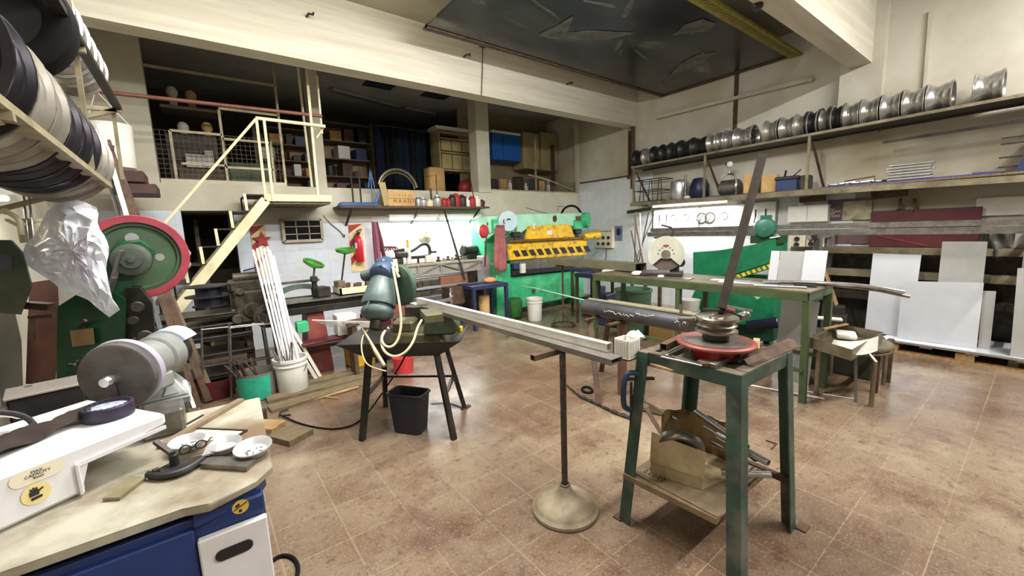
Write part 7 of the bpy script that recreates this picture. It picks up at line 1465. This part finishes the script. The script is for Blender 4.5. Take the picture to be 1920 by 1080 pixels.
# ================================================================== second lathe and back bench
T = thing('guard_lathe', 'grey lathe with lattice guard left of the press brake', 'lathe', (3.0, 6.1, 0))
m = MB(); m.bb((2.3, 6.0, .58), (3.9, 6.06, .66), .006); m.bb((2.3, 6.06, .60), (3.9, 6.35, .64)); part('bed', m, M_grease, T)
for x in (2.45, 3.75): m = MB(); m.bb((x-.12, 6.02, 0), (x+.12, 6.34, .58), .01); part('leg', m, M_grease, T)
m = MB(); m.bar((2.3, 6.0, 1.09), (3.9, 6.0, 1.09), .03, .03); m.bar((2.3, 6.0, .93), (3.9, 6.0, .93), .025, .03); m.bb((2.3, 6.02, .93), (3.9, 6.03, 1.09))
part('guard_panel', m, mat('pale_grey_guard', (176, 172, 158), (140, 134, 120), .5, .3, 6, .6), T)
m = MB()
for i in range(5):
    x = 2.3+i*.4
    m.bar((x, 5.99, .93), (x, 5.99, 1.09), .025)
    if i < 4: m.bar((x, 5.99, .94 if i % 2 else 1.08), (x+.4, 5.99, 1.08 if i % 2 else .94), .02)
part('lattice', m, M_alu, T)
m = MB(); m.cyl((2.3, 5.96, .885), (3.5, 5.96, .885), .018, 12); part('feed_rod', m, M_bright, T)
m = MB(); m.bb((2.3, 5.98, .74), (3.1, 6.3, .84), .01); m.box((2.7, 5.97, .78), (.10, .04, .08)); part('carriage', m, M_grease, T)
m = MB(); m.bb((3.05, 5.94, .74), (3.55, 6.0, .87), .004); part('brown_cover', m, mat('rust_brown_cover', (146, 96, 68), (112, 70, 50), .6), T)
q = py(846, 556, 5.7)
m = MB(); m.tube([q+V(.0, 0, 0)+V(.12*math.cos(a)*.6, .12*math.cos(a)*.8, .13*math.sin(a)) for a in [2*PI*k/28 for k in range(28)]], .010, 8, closed=True)
for k in range(3): a = 2*PI*k/3+.7; m.bar(q, q+V(.12*math.cos(a)*.6, .12*math.cos(a)*.8, .13*math.sin(a)), .012)
m.ball(q, .03); part('hand_wheel', m, M_alu, T)
m = MB(); m.cyl(py(770, 578, 5.5), py(842, 562, 5.72), .035, 14); part('spindle_tube', m, M_alu, T)
m = MB(); m.box(q+V(.16, .22, -.02), (.28, .3, .3), 0, .02); part('tailstock', m, M_rust, T)
m = MB(); m.bar(py(833, 395, 6.4), py(872, 525, 5.85), .03, .02); solo('slim_bar', m, M_dsteel, 'slim dark bar leaning from the jug shelf to the grey lathe', 'bar')
T = thing('navy_table', 'navy steel table left of the press brake', 'table', (3.75, 5.7, 0))
m = MB(); m.bb((3.35, 5.45, .66), (4.05, 5.95, .72), .004); part('top', m, M_navy, T)
for x, y in ((3.38, 5.48), (4.02, 5.48), (3.38, 5.92), (4.02, 5.92)): m = MB(); m.bar((x, y, .66), (x, y, 0), .05); part('leg', m, M_navy, T)
m = MB(); m.lathe([(0, 0), (.09, 0), (.09, .5), (0, .5)], (3.75, 5.75, 0), n=18); solo('tan_tube', m, M_card, 'tan cardboard tube standing under the navy table', 'tube')
m = MB(); m.ball((3.85, 5.7, .76), .1, 10, (1.3, 1, .5)); solo('orange_rag', m, mat('orange_cloth', (214, 150, 104), rough=.9), 'pale orange rag on the navy table', 'rag', smooth=60)
m = MB(); m.bb((3.92, 5.98, .0), (4.06, 6.2, 1.15), .01); solo('grey_post_box', m, M_alu, 'pale grey upright box left of the press brake frame', 'box')
T = thing('work_bench', 'long back bench along the tiled wall under the fluorescent lights', 'bench', (3.3, 6.6, 0))
m = MB(); m.bb((2.25, 6.4, 1.03), (4.1, YB-.02, 1.08)); part('top', m, M_dwood, T)
for x in (2.3, 4.05): m = MB(); m.bb((x, 6.45, 0), (x+.06, 6.75, 1.03)); part('leg', m, M_rust, T)
B0 = 1.081
def bt(x, y=6.55): return V(py(x, 485, y).x, y, B0)
T = thing('c_clamp', 'large grey C clamp standing on the back bench', 'clamp', bt(786))
q = bt(792); m = MB(); m.tube([q+V(-.22, 0, .2), q+V(-.12, 0, .24), q+V(.02, 0, .33), q+V(.13, 0, .30), q+V(.16, 0, .16), q+V(.1, 0, .1), q+V(-.2, 0, .10)], .028, 8, smooth=2); part('frame', m, M_dsteel, T)
m = MB(); m.cyl(q+V(.12, 0, .17), q+V(.27, 0, .17), .018, 8); part('screw', m, M_black, T)
m = MB(); m.bar(q+V(-.08, 0, 0), q+V(-.08, 0, .1), .03); m.bar(q+V(.12, 0, 0), q+V(.12, 0, .12), .03); part('foot', m, M_dsteel, T)
T = thing('spray_bottle', 'white bottle with yellow top on the back bench', 'bottle', bt(766))
q = bt(766); m = MB(); m.lathe([(0, 0), (.045, 0), (.048, .2), (.02, .27), (0, .27)], q, n=16); part('body', m, M_white, T)
m = MB(); m.lathe([(0, .27), (.022, .27), (.022, .40), (0, .41)], q, n=12); part('yellow_top', m, M_yellow, T)
T = thing('bench_vise', 'greasy bench vise at the left end of the back bench', 'vise', bt(745))
q = bt(745); m = MB(); m.box(q+V(0, 0, .06), (.16, .16, .12), 0, .02); m.box(q+V(.06, -.05, .16), (.22, .1, .1), .2, .02); part('body', m, M_grease, T)
m = MB(); m.bar(q+V(-.05, -.02, .22), q+V(.12, -.02, .24), .05, .05); part('jaw', m, M_dsteel, T)
m = MB(); q = bt(808); m.bb(q+V(-.12, -.06, 0), q+V(.02, .06, .12), .005); solo('white_tin', m, M_white, 'white tin box under the large C clamp', 'tin')
for i, (x, h, mm, l) in enumerate(((822, .10, M_dsteel, 'dark small part right of the C clamp'), (832, .06, M_steel, 'small steel part in the bench clutter'), (840, .09, M_dsteel, 'dark gear piece in the bench clutter'), (848, .07, M_steel, 'low steel piece in the bench clutter'), (856, .12, M_dsteel, 'upright dark piece in the bench clutter'), (864, .08, M_steel, 'grey piece left of the bench grinder on the back bench'))):
    m = MB(); q = bt(x, 6.5+.04*(i % 3)); m.lathe([(0, 0), (.04, 0), (.045, h*.3), (.02, h*.5), (.03, h*.8), (0, h)], q, n=10); solo('small_part', m, mm, l, 'part', 'small parts on the back bench')
T = thing('small_grinder', 'black double ended grinder on the right of the back bench', 'grinder', bt(885))
q = bt(888, 6.5); m = MB(); m.cyl(q+V(-.18, 0, .16), q+V(.12, 0, .16), .08, 18, bev=.02); m.box(q+V(-.03, 0, .05), (.2, .14, .1), 0, .01); part('motor', m, M_black, T)
for dx in (-.22, .16): m = MB(); m.cyl(q+V(dx-.02, 0, .16), q+V(dx+.03, 0, .16), .10, 20); part('wheel', m, M_dsteel, T)
m = MB(); q = bt(870, 6.5); m.tube([q+V(.08*math.cos(a), 0, .16+.10*math.sin(a)) for a in [2*PI*k/18 for k in range(18)]], .01, 6, closed=True); m.cyl(q, q+V(0, 0, .09), .03, 10); solo('magnifier_ring', m, M_steel, 'small round ring stand left of the black bench grinder', 'ring')
q = py(797, 441, YB-.012); T = thing('wall_lamp', 'round cream disc lamp on the tiled wall above the bench', 'lamp', q)
m = MB(); m.lathe([(0, 0), (.135, .0), (.14, .01), (.12, .04), (.05, .06), (.04, .075), (0, .075)], q+V(0, .01, 0), (0, -1, 0), 36, 1.15); part('shade', m, mat('grey_cream_enamel', (140, 138, 122), rough=.5), T)
m = MB(); m.lathe([(0, .05), (.035, .05), (.035, .08), (0, .08)], q+V(.01, 0, .09), (0, -1, 0), 16); part('cap', m, M_alu, T)
T = thing('hung_strap', 'dark reddish straps hanging at the left end of the back bench', 'strap', py(705, 480, 6.6))
for i, (x0, x1, c_) in enumerate(((699, 706, M_maroon), (703, 712, M_rag if False else M_red), (706, 722, M_maroon))):
    m = MB(); m.tube([py(x0, 416, 6.6), py(lerp(x0, x1, .5), 450, 6.58), py(x1, 492, 6.56)], [.02, .035, .03], 8); part('strap', m, (mat('plum_strap', (120, 62, 84), rough=.8), mat('mauve_strap', (150, 90, 110), rough=.8), M_maroon)[i], T)
for i in range(4):
    m = MB(); a = py(722+i*5, 458, 6.62); m.tube(arc(a-V(0, 0, .14), UX, UZ, .10, .4, 2.8, 10), .012, 6); solo('hung_loop', m, M_red if i % 2 else M_dsteel, ['first dark', 'first red', 'second dark', 'second red'][i]+' cable loop hanging at the left of the back bench', 'loop', 'cable loops on the wall')
a = socket_panel
def back_panel(x0, y0, x1, y1, label):
    A, C = py(x0, y0, YB-.012), py(x1, y1, YB-.012); T = thing('socket_panel', label, 'socket panel', ((A.x+C.x)/2, YB, C.z), 'electric socket panels')
    m = MB(); m.bb((A.x, YB-.07, C.z), (C.x, YB-.012, A.z), .005); part('case', m, mat('beige_case', (226, 216, 190)), T)
    for r_ in range(2):
        for k in range(3):
            m = MB(); m.lathe([(0, 0), (.03, 0), (.03, .02), (0, .02)], (lerp(A.x, C.x, .2+.3*k), YB-.07, lerp(A.z, C.z, .35+.4*r_)), (0, -1, 0), 14); part('socket', m, M_navy, T)
back_panel(879, 440, 902, 468, 'beige socket panel on the wall above the black bench grinder')
m = MB(); q = py(890, 427, YB-.03); m.tube([q+V(.06*math.cos(a), 0, .05*math.sin(a)) for a in [2*PI*k/14 for k in range(14)]], .02, 6, closed=True); solo('tape_coil', m, M_olds, 'old brown coil hung above the beige socket panel', 'coil')
m = MB(); A, C = py(716, 443, YB-.012), py(722, 458, YB-.012); m.bb((A.x, YB-.02, C.z), (C.x, YB-.012, A.z)); solo('paper_note', m, M_cream, 'small cream paper note on the tiles by the straps', 'note')
